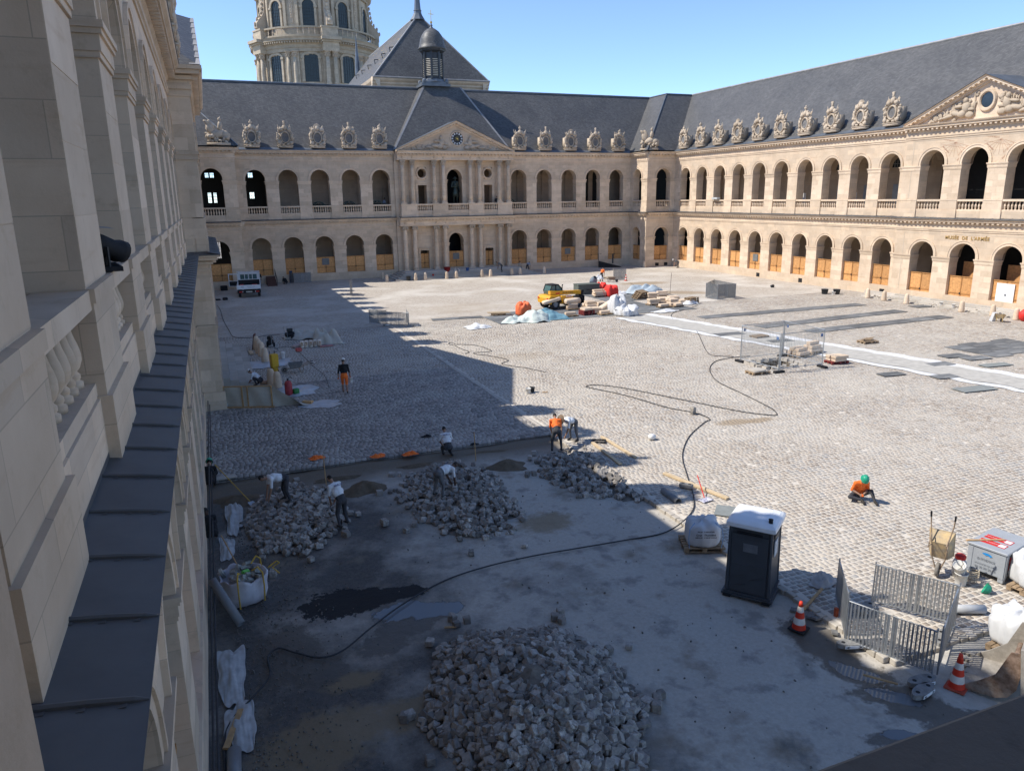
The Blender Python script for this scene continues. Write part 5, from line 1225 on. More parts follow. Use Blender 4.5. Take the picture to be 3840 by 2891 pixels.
for i in range(140): 
    s = random.uniform(.04,.16); rb.cbox((random.uniform(60.9,62.6), random.uniform(40,55), .05+max(0,(random.random()-.2)*.3)), (s,s*1.3,s*.7), (random.random(),random.random(),random.random()*3), .8)
tag(rb.build('rubble', M('pale_rubble', (.50,.45,.38), .95, .2, 9)), kind='stuff')
# ================================================================== portable toilet
DG = M('toilet_grey', (.055, .06, .068), .5, .1, 2.0, .05); WT = M('toilet_roof', (.72, .73, .74), .35, .06, 2.5)
A_, B_ = Vector((12.78, 14.27, -0.100)), Vector((13.41, 13.45, -0.100))
to = thing('portable_toilet', 'dark grey portable toilet with moulded white roof at the paving edge', 'portable toilet', (A_.x+.12, A_.y+.52, -.09), math.atan2(B_.y-A_.y, B_.x-A_.x))
to.location = ((A_.x+B_.x)/2+.40, (A_.y+B_.y)/2+.50, -.08); to.scale = (1, 1, .955); W2 = .54
m = MB(); m.box(-.60,.60,-.60,.60,.02,.14); m.cbox((0,0,.05),(1.3,1.25,.06)); m.build('base', DG, to)
m = MB(); m.cbox((0,0,1.10), (1.10,1.10,1.95), (0,0,0), .95); body = m.build('body', DG, to)
for s, t_ in ((-1, 0), (1, 0)):
    m = MB(); m.tube([(s*.53,-.54,.16),(s*.505,-.515,2.05)], .05, 6); m.build('corner_post', DG, to)
    m = MB(); m.tube([(s*.53,.54,.16),(s*.505,.515,2.05)], .05, 6); m.build('corner_post', DG, to)
m = MB(); m.box(-.46,.46,-.575,-.545,.18,1.86); dr = m.build('door', DG, to)
for z in (1.0, .62, .35): 
    m = MB(); m.tube([(-.4,-.585,z-.06),(-.05,-.585,z+.08)] if z != 1.0 else [(-.42,-.585,1.02),(0,-.585,.97),(.42,-.585,1.02)], .014, 5); m.build('rib', DG, dr)
m = MB(); m.tube([(.05,-.585,.55),(.4,-.585,.72)], .014, 5); m.build('rib', DG, dr)
for k in range(5): m = MB(); m.box(-.34,.30,-.575,-.55,1.74+k*.045,1.755+k*.045); m.build('vent_slat', BLACK, dr)
m = MB(); m.box(-.16,.20,-.59,-.576,1.38,1.62); m.build('door_sign', M('sign_grey', (.13,.135,.145), .5), dr)
m = MB(); m.box(.553,.575,-.3,.05,1.25,1.7); m.build('side_notice', M('notice_pale', (.5,.5,.5), .6, .3, 14), to)
for k in range(5): m = MB(); m.box(.53,.55,-.4,.4,1.80+k*.04,1.815+k*.04); m.build('vent_slat', BLACK, to)
m = MB(); P = []; F = []; n = 12
for j, (s, z) in enumerate(((.60,2.04),(.63,2.07),(.63,2.17),(.59,2.21),(.52,2.25),(.34,2.29),(.12,2.30))):
    for i in range(n*4):
        side, f = divmod(i, n); f = f/n*2-1; x, y = ((f,-1),(1,f),(-f,1),(-1,-f))[side]; wv = 0
        k = 1-.05*max(0, abs(x)+abs(y)-1.6); P.append((x*s*k, y*s*k, z+wv))
for j in range(6):
    for i in range(n*4): F.append((j*n*4+i, j*n*4+(i+1) % (n*4), (j+1)*n*4+(i+1) % (n*4), (j+1)*n*4+i))
F.append(tuple(range(6*n*4, 7*n*4))); m.add(P, F); rf = m.build('roof', WT, to)
for s in (-1, 1): 
    m = MB(); m.tube([(s*.12,-.5,2.235),(s*.22,-.2,2.275),(s*.22,.2,2.275),(s*.12,.5,2.235)], .022, 6); m.build('roof_rib', WT, rf, True)
    m = MB(); m.tube([(-.5,s*.15,2.235),(-.25,s*.22,2.27),(.25,s*.22,2.27),(.5,s*.15,2.235)], .022, 6); m.build('roof_rib', WT, rf, True)
m = MB(); m.lathe([(.055,2.15),(.055,2.36),(.065,2.37),(.04,2.38)], 10, c=(.44,-.40,0)); m.build('vent_pipe', BLACK, to)
for sx in (-1, 1):
    for sy in (-1, 1): m = MB(); m.box(sx*.5-.1, sx*.5+.1, sy*.58-.07, sy*.58+.07, -.03, .05); m.build('skid_foot', BLACK, to)
# ================================================================== cones
CO = [M('cone_red', (.62,.045,.02), .5, .12, 5), M('cone_white', (.66,.62,.56), .55, .15, 6), M('cone_base_red', (.40,.07,.04), .7, .2, 6)]
def cone(x, y, z, label, h=.75, base=2, tilt=0):
    o = thing('traffic_cone', label, 'traffic cone', (x, y, z), random.random()); o.rotation_euler = (tilt, tilt*.5, .4)
    m = MB(); m.bbox(-.20,.20,-.20,.20,0,.045,.012); m.build('base', CO[base] if base == 2 else BLACK, o)
    zs = [.04,.17,.33,.48,.62,h]; R_ = lambda z: .165-(z-.04)/(h-.04)*.13
    for i in range(5): m = MB(); m.lathe([(R_(zs[i]), zs[i]), (R_(zs[i+1]), zs[i+1])], 18, cap=(i == 4)); m.build('stripe', CO[i % 2], o, True)
    return o
cone(*(13.31, 12.39, -0.100), 'red and white cone standing beside the grey toilet', base=1); cone(*(14.79, 9.34, -0.100), 'dusty red and white cone beside the digger bucket', .82)
# ================================================================== crowd barriers with perforated sheet
def perf_mat(th=.43, nm='perforated_steel'):
    m, t, N, L, bs = new_mat(nm); v = objpos(N); mp = N.new('ShaderNodeMapping'); L.new(v, mp.inputs[0]); mp.inputs['Scale'].default_value = (1, 1, 1)
    sp = N.new('ShaderNodeSeparateXYZ'); L.new(v, sp.inputs[0]); cb = N.new('ShaderNodeCombineXYZ'); L.new(sp.outputs[0], cb.inputs[0]); L.new(sp.outputs[2], cb.inputs[1])
    vo = N.new('ShaderNodeTexVoronoi'); vo.voronoi_dimensions = '2D'; vo.inputs['Scale'].default_value = 30; vo.inputs['Randomness'].default_value = .0; L.new(cb.outputs[0], vo.inputs['Vector'])
    L.new(ramp(N, L, vo.outputs['Distance'], ((th, g3(0)), (th+.03, g3(1)))), bs.inputs['Alpha']); bs.inputs['Base Color'].default_value = rgb((.17,.18,.19)); bs.inputs['Metallic'].default_value = .4; bs.inputs['Roughness'].default_value = .5; return m
PERF = perf_mat(); PERF2 = perf_mat(.25, 'fine_mesh_steel')
def barrier_parts(o, L_, h=1.05, z0=.12, bars=22, detail=True):
    m = MB(); m.tube([(0,0,z0),(0,0,h),(L_,0,h),(L_,0,z0),(0,0,z0)], .021, 6); m.tube([(L_*.46,0,z0),(L_*.46,0,h)], .018, 6); m.tube([(L_*.54,0,z0),(L_*.54,0,h)], .018, 6)
    for q in (0, L_): m.tube([(q,0,h),(q,0,h+.07)], .018, 6); m.tube([(q,0,z0),(q,0,0)], .018, 6)
    m.build('frame', GALV, o)
    if detail:
        for k in range(bars):
            x = L_*(k+.7)/(bars+.4); b = MB(); b.box(x-.018, x+.018, -.012, .0, z0, h); b.build('bar', GALV, o)
    m = MB(); m.add([(0,.012,z0),(L_,.012,z0),(L_,.012,h),(0,.012,h)], [(0,1,2,3)]); m.build('perforated_sheet', PERF if detail else PERF2, o)
def barrier(p0, p1, z, label, group=None, h=1.05, detail=True, bars=22):
    a, b = Vector(p0[:2]), Vector(p1[:2]); d = b-a
    o = thing('crowd_barrier', label, 'barrier', (a.x, a.y, z), math.atan2(d.y, d.x), group); barrier_parts(o, d.length, h, .12, bars, detail); return o
bq = [(13.86, 11.48), (14.62, 9.80), (14.76, 9.78), (16.47, 10.75), (15.67, 12.42), (16.49, 10.86), (15.02, 12.95), (13.97, 11.61)]
barrier(bq[0], bq[1], -.1, 'galvanised slatted barrier panel along the puddle', h=1.12)
barrier(bq[2], (bq[3][0]+.1, bq[3][1]+.1), -.06, 'end-on galvanised barrier panel on the digger bucket side', h=1.12)
barrier(bq[4], (bq[5][0]+.15, bq[5][1]+.0), -.0, 'galvanised slatted barrier panel on the paved side by the grey pipe', h=1.12)
barrier(bq[6], bq[7], -.05, 'end-on galvanised barrier panel on the toilet side', h=1.15)
FOOT = M('barrier_foot', (.22,.215,.205), .85, .3, 7, .3)
def foot(x, y, z, rz, label, group=None):
    o = thing('barrier_foot', label, 'barrier base', (x, y, z), rz, group)
    m = MB(); m.prism([(.36*cos(t)*1.0, .14*sin(t)+(.0)) for t in [2*pi*i/18 for i in range(18)]], 0, .11); m.build('weight', FOOT, o)
    for s in (-1, 1): m = MB(); m.lathe([(.045,.105),(.045,.114)], 10, c=(s*.2,0,0)); m.build('hole', BLACK, o)
    m = MB(); m.box(-.22,.22,-.142,-.136,.02,.09); m.build('white_band', WHITEP, o)
    for s in (-1, 1): m = MB(); m.add([(s*.14,-.146,.03),(s*.2,-.146,.055),(s*.14,-.146,.08),(s*.09,-.146,.08),(s*.15,-.146,.055),(s*.09,-.146,.03)], [(0,1,2,3,4,5)]); m.build('chevron', BLACK, o)
for p, rz, l in (((13.88, 11.32, -0.100), -.3, 'round rubber barrier foot at the puddle corner near the cone'), ((14.20, 9.70, -0.100), -.1, 'white-banded rubber barrier foot at the puddle end'), ((13.93, 9.45, -0.100), .2, 'dusty lower rubber barrier foot under the banded one'), ((15.28, 12.23, 0.000), .3, 'rubber barrier foot with holes on the paving by the long barrier'), ((15.90, 10.64, -0.050), .6, 'rubber barrier foot under the end-on barrier')): foot(p[0], p[1], p[2]+.04, rz, l)
# far barriers
b3 = [(12.76, 61.93), (13.88, 60.33), (15.42, 59.01)]
barrier(b3[0], b3[1], 0, 'mesh barrier panel standing at the edge of the long shadow', 'barriers at the shadow edge', 1.25, False); barrier(b3[1], b3[2], 0, 'slatted barrier panel standing half in sun at the shadow edge', None, 1.15, True, 16)
barrier((b3[2][0], b3[2][1]), (b3[2][0]+.3, b3[2][1]+1.9), 0, 'barrier panel closing the corner of the shadow-edge barriers', None, 1.1, False)
foot(b3[1][0], b3[1][1]-.1, .03, 0, 'rubber foot under the shadow-edge barriers'); foot(b3[2][0]+.6, b3[2][1]-.1, .03, 0, 'stone-grey foot at the sunny end of the shadow-edge barriers')
b4 = [(46.89, 62.34), (47.10, 60.72), (49.12, 60.53), (49.43, 62.97)]
for i, l in enumerate(('west-facing', 'front', 'east', 'rear')): pass
barrier(b4[0], b4[1], 0, 'dark mesh barrier panel at the left of the square pen', None, 1.5, False); barrier(b4[1], b4[2], 0, 'dark mesh barrier panel at the front of the square pen', None, 1.5, False)
barrier(b4[0], (b4[3][0], b4[3][1]+1.5), 0, 'dark mesh barrier panel at the back of the square pen', None, 1.5, False); barrier((b4[3][0], b4[3][1]+1.5), b4[2], 0, 'dark mesh barrier panel closing the square pen', None, 1.5, False)
b5 = [(10.32, 98.71), (12.29, 98.69), (10.13, 100.39)]
barrier((b5[0][0],96.9), (b5[1][0]+.1,96.9), 0, 'grey sheeted barrier panel by the plinth right of the ramp', None, 1.3, False); barrier((b5[0][0]-.4,98.2), (b5[0][0],96.9), 0, 'dark barrier panel set at an angle beside the ramp', None, 1.3, False)
barrier((46.51, 80.47), (47.84, 79.74), 0, 'blue-grey sheeted barrier panel beside the brown sand', None, 1.5, False); cone(*(47.84, 79.74, 0.000), 'leaning red and white cone beside the blue-grey barrier', .8)
o = barrier((14.52, 81.09), ((14.52, 81.09)[0]+.5, (14.52, 81.09)[1]+1.6), 0, 'end-on barrier panel alone at the saw-toothed shadow edge', None, 1.6, False)
# ================================================================== mesh fence round the pit
fq = [(30.89, 36.82), (31.07, 33.51), (34.31, 33.50), (34.40, 37.03)]
WIRE = M('fence_wire', (.42,.44,.45), .4, .1, 5, 0, .6)
def fence(p0, p1, label, h=2.0):
    a, b = Vector(p0), Vector(p1); d = b-a; L_ = d.length; o = thing('mesh_fence', label, 'fence panel', (a.x, a.y, 0), math.atan2(d.y, d.x))
    m = MB(); m.tube([(.05,0,.1),(.05,0,h),(L_-.05,0,h),(L_-.05,0,.1)], .036, 6); m.tube([(.05,0,.25),(L_-.05,0,.25)], .02, 6); m.build('frame', WIRE, o)
    m = MB(); k = int(L_/.12)
    for i in range(k): x = .05+(L_-.1)*i/k; m.box(x-.004, x+.004, -.004, .004, .25, h)
    for i in range(9): z = .25+(h-.25)*i/9; m.box(.05, L_-.05, -.002, .002, z-.003, z+.003)
    tag(m.build('wire_mesh', WIRE, o), kind='stuff')
    m = MB(); m.box(L_*.93-.12, L_*.93+.06, -.03, -.02, h-.38, h-.2); m.build('maker_plate', M('blue_plate', (.10,.16,.30), .5, .3, 12), o)
    m = MB(); m.bbox(-.35,.35,-.12,.12,0,.14,.02); m.build('block_foot', BLACK, o)
for i, (a, b, l) in enumerate(((0, 1, 'wire mesh fence panel on the round-slab side of the pit'), (1, 2, 'wire mesh fence panel on the white-block pallet side of the pit'), (2, 3, 'wire mesh fence panel on the far side of the pit by the stacked stones'), (3, 0, 'wire mesh fence panel on the cable side of the pit'))): fence(fq[a], fq[b], l, 2.3)
pit = MB(); pit.box(31.1, 33.6, 34.5, 36.3, -.9, -.85)
for x0, x1, y0, y1 in ((31.1,33.6,34.45,34.5),(31.1,33.6,36.3,36.35),(31.05,31.1,34.5,36.3),(33.6,33.65,34.5,36.3)): pit.box(x0,x1,y0,y1,-.9,.0)
tag(pit.build('pit', M('pit_earth', (.14,.11,.075), .95, .3, 4, .5)), kind='structure')
random.seed(9); es = []
for i in range(26):
    t = i/26; x, y = (31.0+2.7*(t*4), 34.4) if t < .25 else (33.7, 34.4+2*(t-.25)*4) if t < .5 else (33.7-2.7*(t-.5)*4, 36.4) if t < .75 else (31.0, 36.4-2*(t-.75)*4)
    m = MB(); m.cbox((0,0,0), (random.uniform(.2,.4),random.uniform(.18,.3),.2), (random.uniform(-.1,.1),random.uniform(-.1,.1),random.random()*3), .9)
    tag(m.build('pit_stone', STEPST, None, False, (x+random.uniform(-.1,.1), y+random.uniform(-.1,.1), .07)), 'rough stone lifted out at the rim of the fenced pit', 'stone', 'stones round the pit rim')
# ================================================================== pallets and stone stacks
def pallet_mesh(mat, L_=1.2, W_=.8):
    m = MB(); 
    for i in range(6): y = -W_/2+.065+i*(W_-.13)/5; m.box(-L_/2, L_/2, y-.055, y+.055, .122, .144)
    for x in (-L_/2+.07, 0, L_/2-.07):
        m.box(x-.07, x+.07, -W_/2, W_/2, .10, .121)
        for y in (-W_/2+.07, 0, W_/2-.07): m.box(x-.065, x+.065, y-.06, y+.06, .022, .0995)
    for y in (-W_/2+.07, 0, W_/2-.07): m.box(-L_/2, L_/2, y-.06, y+.06, 0, .0215)
    return m.mesh('pallet', mat)
PM = pallet_mesh(PALLET); PMR = pallet_mesh(PALLETRED)
def pallet(x, y, z, rz, label, red=False, group=None, tilt=0):
    o = link('pallet', PMR if red else PM, None, (x, y, z), (tilt, 0, rz)); return tag(o, label, 'pallet', group)
def slab(x, y, z, rz, size, label, group, mat=None, seed=0):
    m = MB(); m.bbox(-size[0]/2, size[0]/2, -size[1]/2, size[1]/2, 0, size[2], .02); return tag(m.build('stone_block', mat or BLOCK, None, False, (x, y, z), rz), label, 'stone block', group)
random.seed(14)
def stack(p, rz, rows, label, group, pal='wooden pallet under sawn stone blocks in the working area', red=False, npal=1, size=(.9,.32,.24)):
    x, y = p[0], p[1]
    for k in range(npal): pallet(x, y, .03+.145*k, rz+random.uniform(-.08,.08), pal, red, 'pallets in the working area')
    z = .03+.145*npal
    for r, n in enumerate(rows):
        for i in range(n):
            off = (i-(n-1)/2)*(size[1]+.02); s = (size[0]*random.uniform(.8,1.15), size[1]*random.uniform(.9,1.05), size[2]*random.uniform(.85,1.1))
            slab(x-off*sin(rz)+random.uniform(-.05,.05), y+off*cos(rz)+random.uniform(-.02,.02), z, rz+random.uniform(-.06,.06), s, label, group)
        z += size[2]*1.1
LB = 'pale sawn stone block stacked on pallets right of the grey matting'; GB = 'blocks stacked on the pallets right of the matting'
LC = 'pale sawn stone block stacked on pallets in front of the yellow machine'; GC_ = 'blocks stacked in front of the yellow machine'
def q1(x, y): return None
P2 = [(41.91, 64.49), (43.52, 65.11), (43.25, 62.72), (39.45, 60.36), (40.73, 60.66), (41.19, 59.78), (42.52, 60.06), (40.76, 58.44), (39.43, 58.51)]
for p, rows in zip(P2, ((2,2),(2,1),(2,),(2,2),(3,2),(2,2),(2,),(2,),(1,))): stack(p, random.uniform(-.2,.1), rows, LB, GB, 'weathered pallet under pale blocks right of the matting', size=(1.0,.42,.22))
P3 = [(29.45, 57.69), (31.12, 57.90), (32.08, 57.96), (32.51, 57.20), (32.47, 60.00), (34.11, 60.94), (31.34, 61.17)]
for i, (p, rows) in enumerate(zip(P3, ((1,),(2,),(2,2),(1,),(3,2),(2,2),(1,1)))): stack(p, random.uniform(-.15,.15), rows, LC, GC_, 'pallet of the stack in front of the yellow machine', i in (1,), 3 if i in (1, 4) else 1, (.95,.38,.22))
sp = [(40.55, 64.84)]
for k in range(5): pallet(sp[0][0]+.1*k, sp[0][1], .05+.15*k, .2+.05*k, 'pallet leaning in the slumped stack beside the grey tarpaulin', tilt=.25, group='slumped pallets')
sp = [(43.30, 59.65)]
for k in range(4): pallet(sp[0][0], sp[0][1], .03+.15*k, .1*k, 'empty pallet of the stack at the mat end near the cable', group='pallets at the mat end')
# near pallets
pw = [(37.38, 42.83), (42.71, 38.03), (29.84, 33.88), (35.97, 34.08), (35.29, 36.60), (36.47, 36.55)]
pallet(pw[0][0], pw[0][1], .04, .05, 'empty wooden pallet on the white fabric behind the fence'); pallet(pw[1][0], pw[1][1], .04, -.1, 'broken wooden pallet lying alone on the gravel strip')
for k in range(5): m = MB(); m.cbox((0,0,0), (.9,.1,.025), (random.uniform(-.2,.2),random.uniform(-.1,.1),random.uniform(-.5,.5))); tag(m.build('loose_board', PALLET, None, False, (pw[1][0]+random.uniform(-.3,.3), pw[1][1]+random.uniform(-.2,.2), .24+.03*k)), 'splintered board heaped on the broken pallet', 'board', 'boards on the broken pallet')
pallet(pw[2][0], pw[2][1], .03, -.05, 'wooden pallet carrying a round stone slab before the fence')
m = MB(); m.lathe([(.42,0),(.42,.04),(.40,.06)], 28); m.box(-.5,.5,-.36,.36,-.04,0); tag(m.build('round_slab', STEPST, None, False, (pw[2][0], pw[2][1], .22), -.05), 'round pale stone cover slab on a pallet before the fence', 'stone slab')
stack(pw[3], -.1, (2,2), 'white stone block on the red pallet beside the fence', 'blocks on the red pallet', 'red pallet with white blocks beside the fence', True, 1, (1.0,.40,.17))
stack(pw[4], .2, (3,2), 'rough pale block stacked behind the fence mesh', 'blocks behind the fence', 'pallet under rough blocks behind the fence', False, 1, (1.1,.34,.2)); stack((pw[5][0]+.3, pw[5][1]+.4), .2, (2,2,1), 'rough pale block stacked behind the fence mesh', 'blocks behind the fence', 'pallet under rough blocks behind the fence', False, 1, (1.0,.34,.2))
# detailed pallet with the big bag
BAGW = M('bag_white', (.58,.585,.59), .6, .10, 3.0, .15); BAGO = M('bag_orange', (.75,.16,.06), .6, .15, 3.0, .15); BAGR = M('bag_red', (.72,.04,.03), .6, .12, 3.0, .15); STRAPB = M('strap_blue', (.25,.38,.55), .6)
def bag(x, y, z, rz, s, h, mat, label, seed, fold=.05, full=1.0, top=.75, parent_name='bulk_bag', open_=False):
    random.seed(seed); o = thing(parent_name, label, 'bulk bag', (x, y, z), rz); m = MB(); n = 40; P = []; F = []
    prof = [(.84,0),(.98,.04),(1.03,.15),(1.05,.3),(1.06,.45),(1.05,.6),(1.03,.74),(.97,.86),(.88,.94),(.74,.98),(.56,1.0),(.36,.99),(.14,1.0)]
    if open_: prof = [(.80,0),(.95,.04),(1.02,.3),(1.0,.6),(1.02,.85),(1.06,1.0),(.97,.97),(.9,.72),(.0,.66)]
    ph = [random.uniform(0,6) for _ in range(6)]
    for r, zz in prof:
        for k in range(n):
            t = 2*pi*k/n; c, sn = cos(t), sin(t); e = (abs(c)**3.4+abs(sn)**3.4)**(-1/3.4)
            e *= 1+fold*random.uniform(-.16,.16)
            w_ = 1+fold*.35*sin(5*t+ph[0]+zz*3)+fold*.5*sin(9*t+ph[1]-zz*4)*(zz > .6)+fold*.25*sin(14*t+ph[2])
            P.append((c*e*r*s*.5*w_, sn*e*r*s*.5*w_, zz*h*(1+fold*.7*sin(3*t+ph[3])*(zz > .6)+fold*.6*sin(7*t+ph[4])*(zz > .8)+fold*random.uniform(-.35,.35)*(zz > .5))))
    for j in range(len(prof)-1):
        for k in range(n): F.append((j*n+k, j*n+(k+1) % n, (j+1)*n+(k+1) % n, (j+1)*n+k))
    m.add(P, F); m.add([P[(len(prof)-1)*n+k] for k in range(n)], [tuple(range(n))]); m.build('sack', mat, o, True); return o
bp_ = Vector((13.78, 16.99, -0.100)); np_ = thing('pallet', 'wooden pallet under the white sack beside the toilet', 'pallet', (bp_.x, bp_.y, -.08), -.40)
for i in range(6): y = -.48+.07+i*.82/5; m = MB(); m.box(-.6,.6,y-.055,y+.055,.122,.144); m.build('deck_board', PALLET, np_)
for x in (-.53,0,.53):
    m = MB(); m.box(x-.07,x+.07,-.48,.48,.10,.121); m.build('cross_board', PALLET, np_)
    for y in (-.41,0,.41): m = MB(); m.box(x-.065,x+.065,y-.06,y+.06,.022,.0995); m.build('block', PALLET, np_)
for y in (-.41,0,.41): m = MB(); m.box(-.6,.6,y-.06,y+.06,0,.0215); m.build('bottom_board', PALLET, np_)
b = bag(bp_.x, bp_.y, .065, -.40, .92, .72, BAGW, 'white bulk sack printed Craint l\'humidité on a pallet beside the toilet', 41, .10)
INK = M('print_ink', (.05,.05,.055), .7)
def print_on(parent, txt, size, x, y, z, rx=pi/2, rz=0.0, mat=None, bold=.0):
    me = text_mesh(txt, size, 'lettering', .001, bold=bold); me.materials.append(mat or INK); link('lettering', me, parent, (x, y, z), (rx, 0, rz))
for tx, sz, z in (("Craint l'humidité", .085, .44), ("EMBALLAGE A USAGE UNIQUE", .045, .36), ("PRODUIT INDUSTRIEL", .05, .54)): print_on(b, tx, sz, 0, -.505, z, 1.62, bold=.0015)
print_on(b, "CAP", .11, .515, .05, .45, pi/2, pi/2, M('print_pale', (.45,.5,.42), .7))
for s in (-1, 1): m = MB(); m.tube([(s*.47,-.49,.03),(s*.505,-.515,.35),(s*.47,-.47,.62),(s*.3,-.3,.74)], .014, 5); m.build('strap', STRAPB, b)
# right-edge sacks
for p, l, sd, hh in (((17.20, 9.69, -0.050), 'white sack with black swoosh wrapped in plastic above the digger bucket', 43, .95), ((20.11, 11.27, 0.000), 'white sack on a pallet cut off beside the grey crate', 44, .95)):
    pallet(p[0], p[1], p[2]+.02, .1, 'pallet under the '+l[:28]+' by the grey crate' if sd == 44 else 'pallet under the plastic-wrapped sack behind the bucket'); q = bag(p[0], p[1], p[2]+.17, -.3, 1.0, hh*.85, BAGW, l, sd, .13)
    for tx, sz, z in (("Craint l'humidité", .10, .42), ("EMBALLAGE A USAGE UNIQUE", .055, .30)): print_on(q, tx, sz, -.0, -.56, z*hh/1.1, 1.62, bold=.002)
    m = MB(); m.add([(-.45,-.605,.62),(-.36,-.605,.72),(-.30,-.605,.74),(-.33,-.605,.66),(-.36,-.605,.55)], [(0,1,2,3,4)]); m.build('swoosh_mark', INK, q)
    m = MB(); m.tube([(-.5,-.58,.03),(-.52,-.59,.5),(-.4,-.5,.85)], .014, 5); m.build('strap', STRAPB, q)
# open rubble bag by the wall
p = (0.75, 19.12, -0.100); b = bag(p[0]+.12, p[1]+.15, -.08, .35, 1.05, .72, M('bag_dull', (.52,.50,.52), .7, .15, 3, .2), 'open off-white rubble sack with yellow straps beside the wall foot', 47, .10, open_=True)
YEL = M('strap_yellow', (.52,.34,.06), .6)
for x, y in ((-.35,-.57),(.3,-.58),(.58,.2)): m = MB(); m.tube([(x,y,.05),(x*1.05,y*1.05,.5),(x*1.02,y*1.02,.86),(x*.8,y*.8,1.0),(x*.5,y*.5,.86)], .022, 5); m.build('strap', YEL, b)
m = MB(); m.tube([(.55,-.4,.85),(.75,-.5,1.0),(.88,-.35,.85),(.7,-.3,.75),(.8,-.5,.62)], .02, 5); m.build('strap', YEL, b)
random.seed(3); m = MB()
for k in range(30): m.cbox((random.uniform(-.4,.4), random.uniform(-.4,.4), .62+random.uniform(0,.12)), (random.uniform(.1,.3),random.uniform(.08,.2),.08), (random.random(),random.random(),random.random()*3))
m.build('contents', M('bag_waste', (.30,.30,.27), .8, .4, 5), b); m = MB(); m.cbox((.05,-.1,.78), (.2,.1,.08), (.3,.2,.4)); m.build('green_scrap', M('green_scrap', (.12,.42,.08), .6), b)
# far bags
bag(*[(26.12, 60.37)][0], .03, 0, 1.2, 1.05, BAGO, 'orange bulk sack beside the draped pale tarpaulin', 51, .12); bag(*[(39.05, 67.69)][0], .03, 0, 1.25, 1.1, BAGR, 'bright red bulk sack at the end of the grey matting', 52, .09)
x, y = [(40.09, 70.84)][0]; bag(x, y+1.2, .03, .2, 1.1, .8, BAGR, 'half-empty red bulk sack slumped behind the full one', 53, .2)
bag(*[(33.85, 57.33)][0], .03, 0, 1.35, 1.45, BAGW, 'tall white bulk sack at the end of the pallet row', 54, .16); bag(*[(34.09, 56.13)][0], .03, .3, 1.7, .75, BAGW, 'slumped white sack on the fabric edge beside the tall one', 55, .28)
# ================================================================== draped tarpaulins
def drape(x, y, z, rz, rx, ry, h, mat, label, seed, name='tarpaulin', cat='tarpaulin'):
    random.seed(seed); n = 30; m = MB(); P = []; bumps = [(random.uniform(-.5,.5), random.uniform(-.5,.5), random.uniform(.25,.45), random.uniform(.5,1)) for _ in range(5)]; ph = [random.uniform(0,6) for _ in range(6)]
    for j in range(n+1):
        for i in range(n+1):
            u, v = i/n*2-1, j/n*2-1; r = math.hypot(u, v)*(1+.12*sin(4*math.atan2(v,u)+ph[4])); hh_ = max(0, 1-r**2.2)
            b_ = max(a*math.exp(-((u-bx)**2+(v-by)**2)/(s*s)) for bx, by, s, a in bumps)
            f = .06*sin(9*u+4*v+ph[0])+.05*sin(13*v-5*u+ph[1])+.03*sin(23*u+ph[2])
            zz = h*(.25*min(1, hh_*3)+.75*b_*min(1, hh_*2.2)+f*.6*min(1, hh_*3+.25)); k = 1/(1+.15*max(0, r-1))
            an = math.atan2(v, u); k *= 1+.10*sin(3*an+ph[1])+.07*sin(7*an+ph[2])-.16*max(0, r-1.0)*2
            P.append((u*rx*k*(1+.05*f), v*ry*k, max(.012+.02*abs(sin(7*u+ph[3])), zz)))
    m.add(P, [(j*(n+1)+i, j*(n+1)+i+1, (j+1)*(n+1)+i+1, (j+1)*(n+1)+i) for j in range(n) for i in range(n)])
    return tag(m.build(name, mat, None, True, (x, y, z), rz), label, cat)
TW = M('tarp_pale', (.55,.60,.55), .55, .12, 3, .15); TB = M('tarp_blue', (.16,.30,.36), .55, .12, 3, .15); TG = M('tarp_grey', (.36,.42,.46), .55, .12, 3, .15); PL = M('polythene', (.40,.43,.46), .35, .12, 3, .2, spec=.5); CREAM = M('cream_sheet', (.47,.44,.37), .6, .1, 2.5, .15); FAB = M('white_fabric', (.64,.64,.635), .85, .07, 3, .1)
x, y = [(25.38, 56.66)][0]; drape(x+.3, y+.4, .02, 0, 1.6, 1.1, 1.15, TW, 'pale green tarpaulin draped over stacked blocks by the orange sack', 61)
x, y = [(24.22, 57.00)][0]; drape(x, y+.2, .02, 0, 1.35, .9, .6, TW, 'low pale sheet over a pallet at the mat corner', 62)
x, y = [(27.45, 57.09)][0]; drape(x, y+.4, .02, 0, 1.65, 1.0, .95, TB, 'teal blue tarpaulin over blocks in front of the yellow machine', 63)
x, y = [(43.23, 67.56)][0]; drape(x+.2, y+.3, .12, 0, 2.1, 1.1, .95, TG, 'grey-blue tarpaulin over a load behind the slumped pallets', 64)
x, y = [(20.27, 55.96)][0]; drape(x, y, .02, 0, 1.05, .75, .38, FAB, 'crumpled white fabric lying alone on the sunny setts', 65, 'fabric_scrap', 'fabric')
tl = [(6.96, 57.48), (8.28, 54.72), (4.25, 40.14), (5.43, 37.71), (3.61, 49.07), (4.55, 43.04), (8.04, 56.52)]
drape(tl[0][0], tl[0][1]+.4, .02, 0, 1.5, 1.2, .7, CREAM, 'cream sheet over materials in the shade beside labelled cement bags', 66); drape(tl[1][0], tl[1][1]+.3, .02, 0, 1.1, 1.2, 1.0, CREAM, 'taller cream sheet draped over a stack beside the cement bags', 67); drape(tl[6][0], tl[6][1], .02, 0, .6, .7, .9, CREAM, 'narrow folded cream sheet between the two draped stacks', 77)
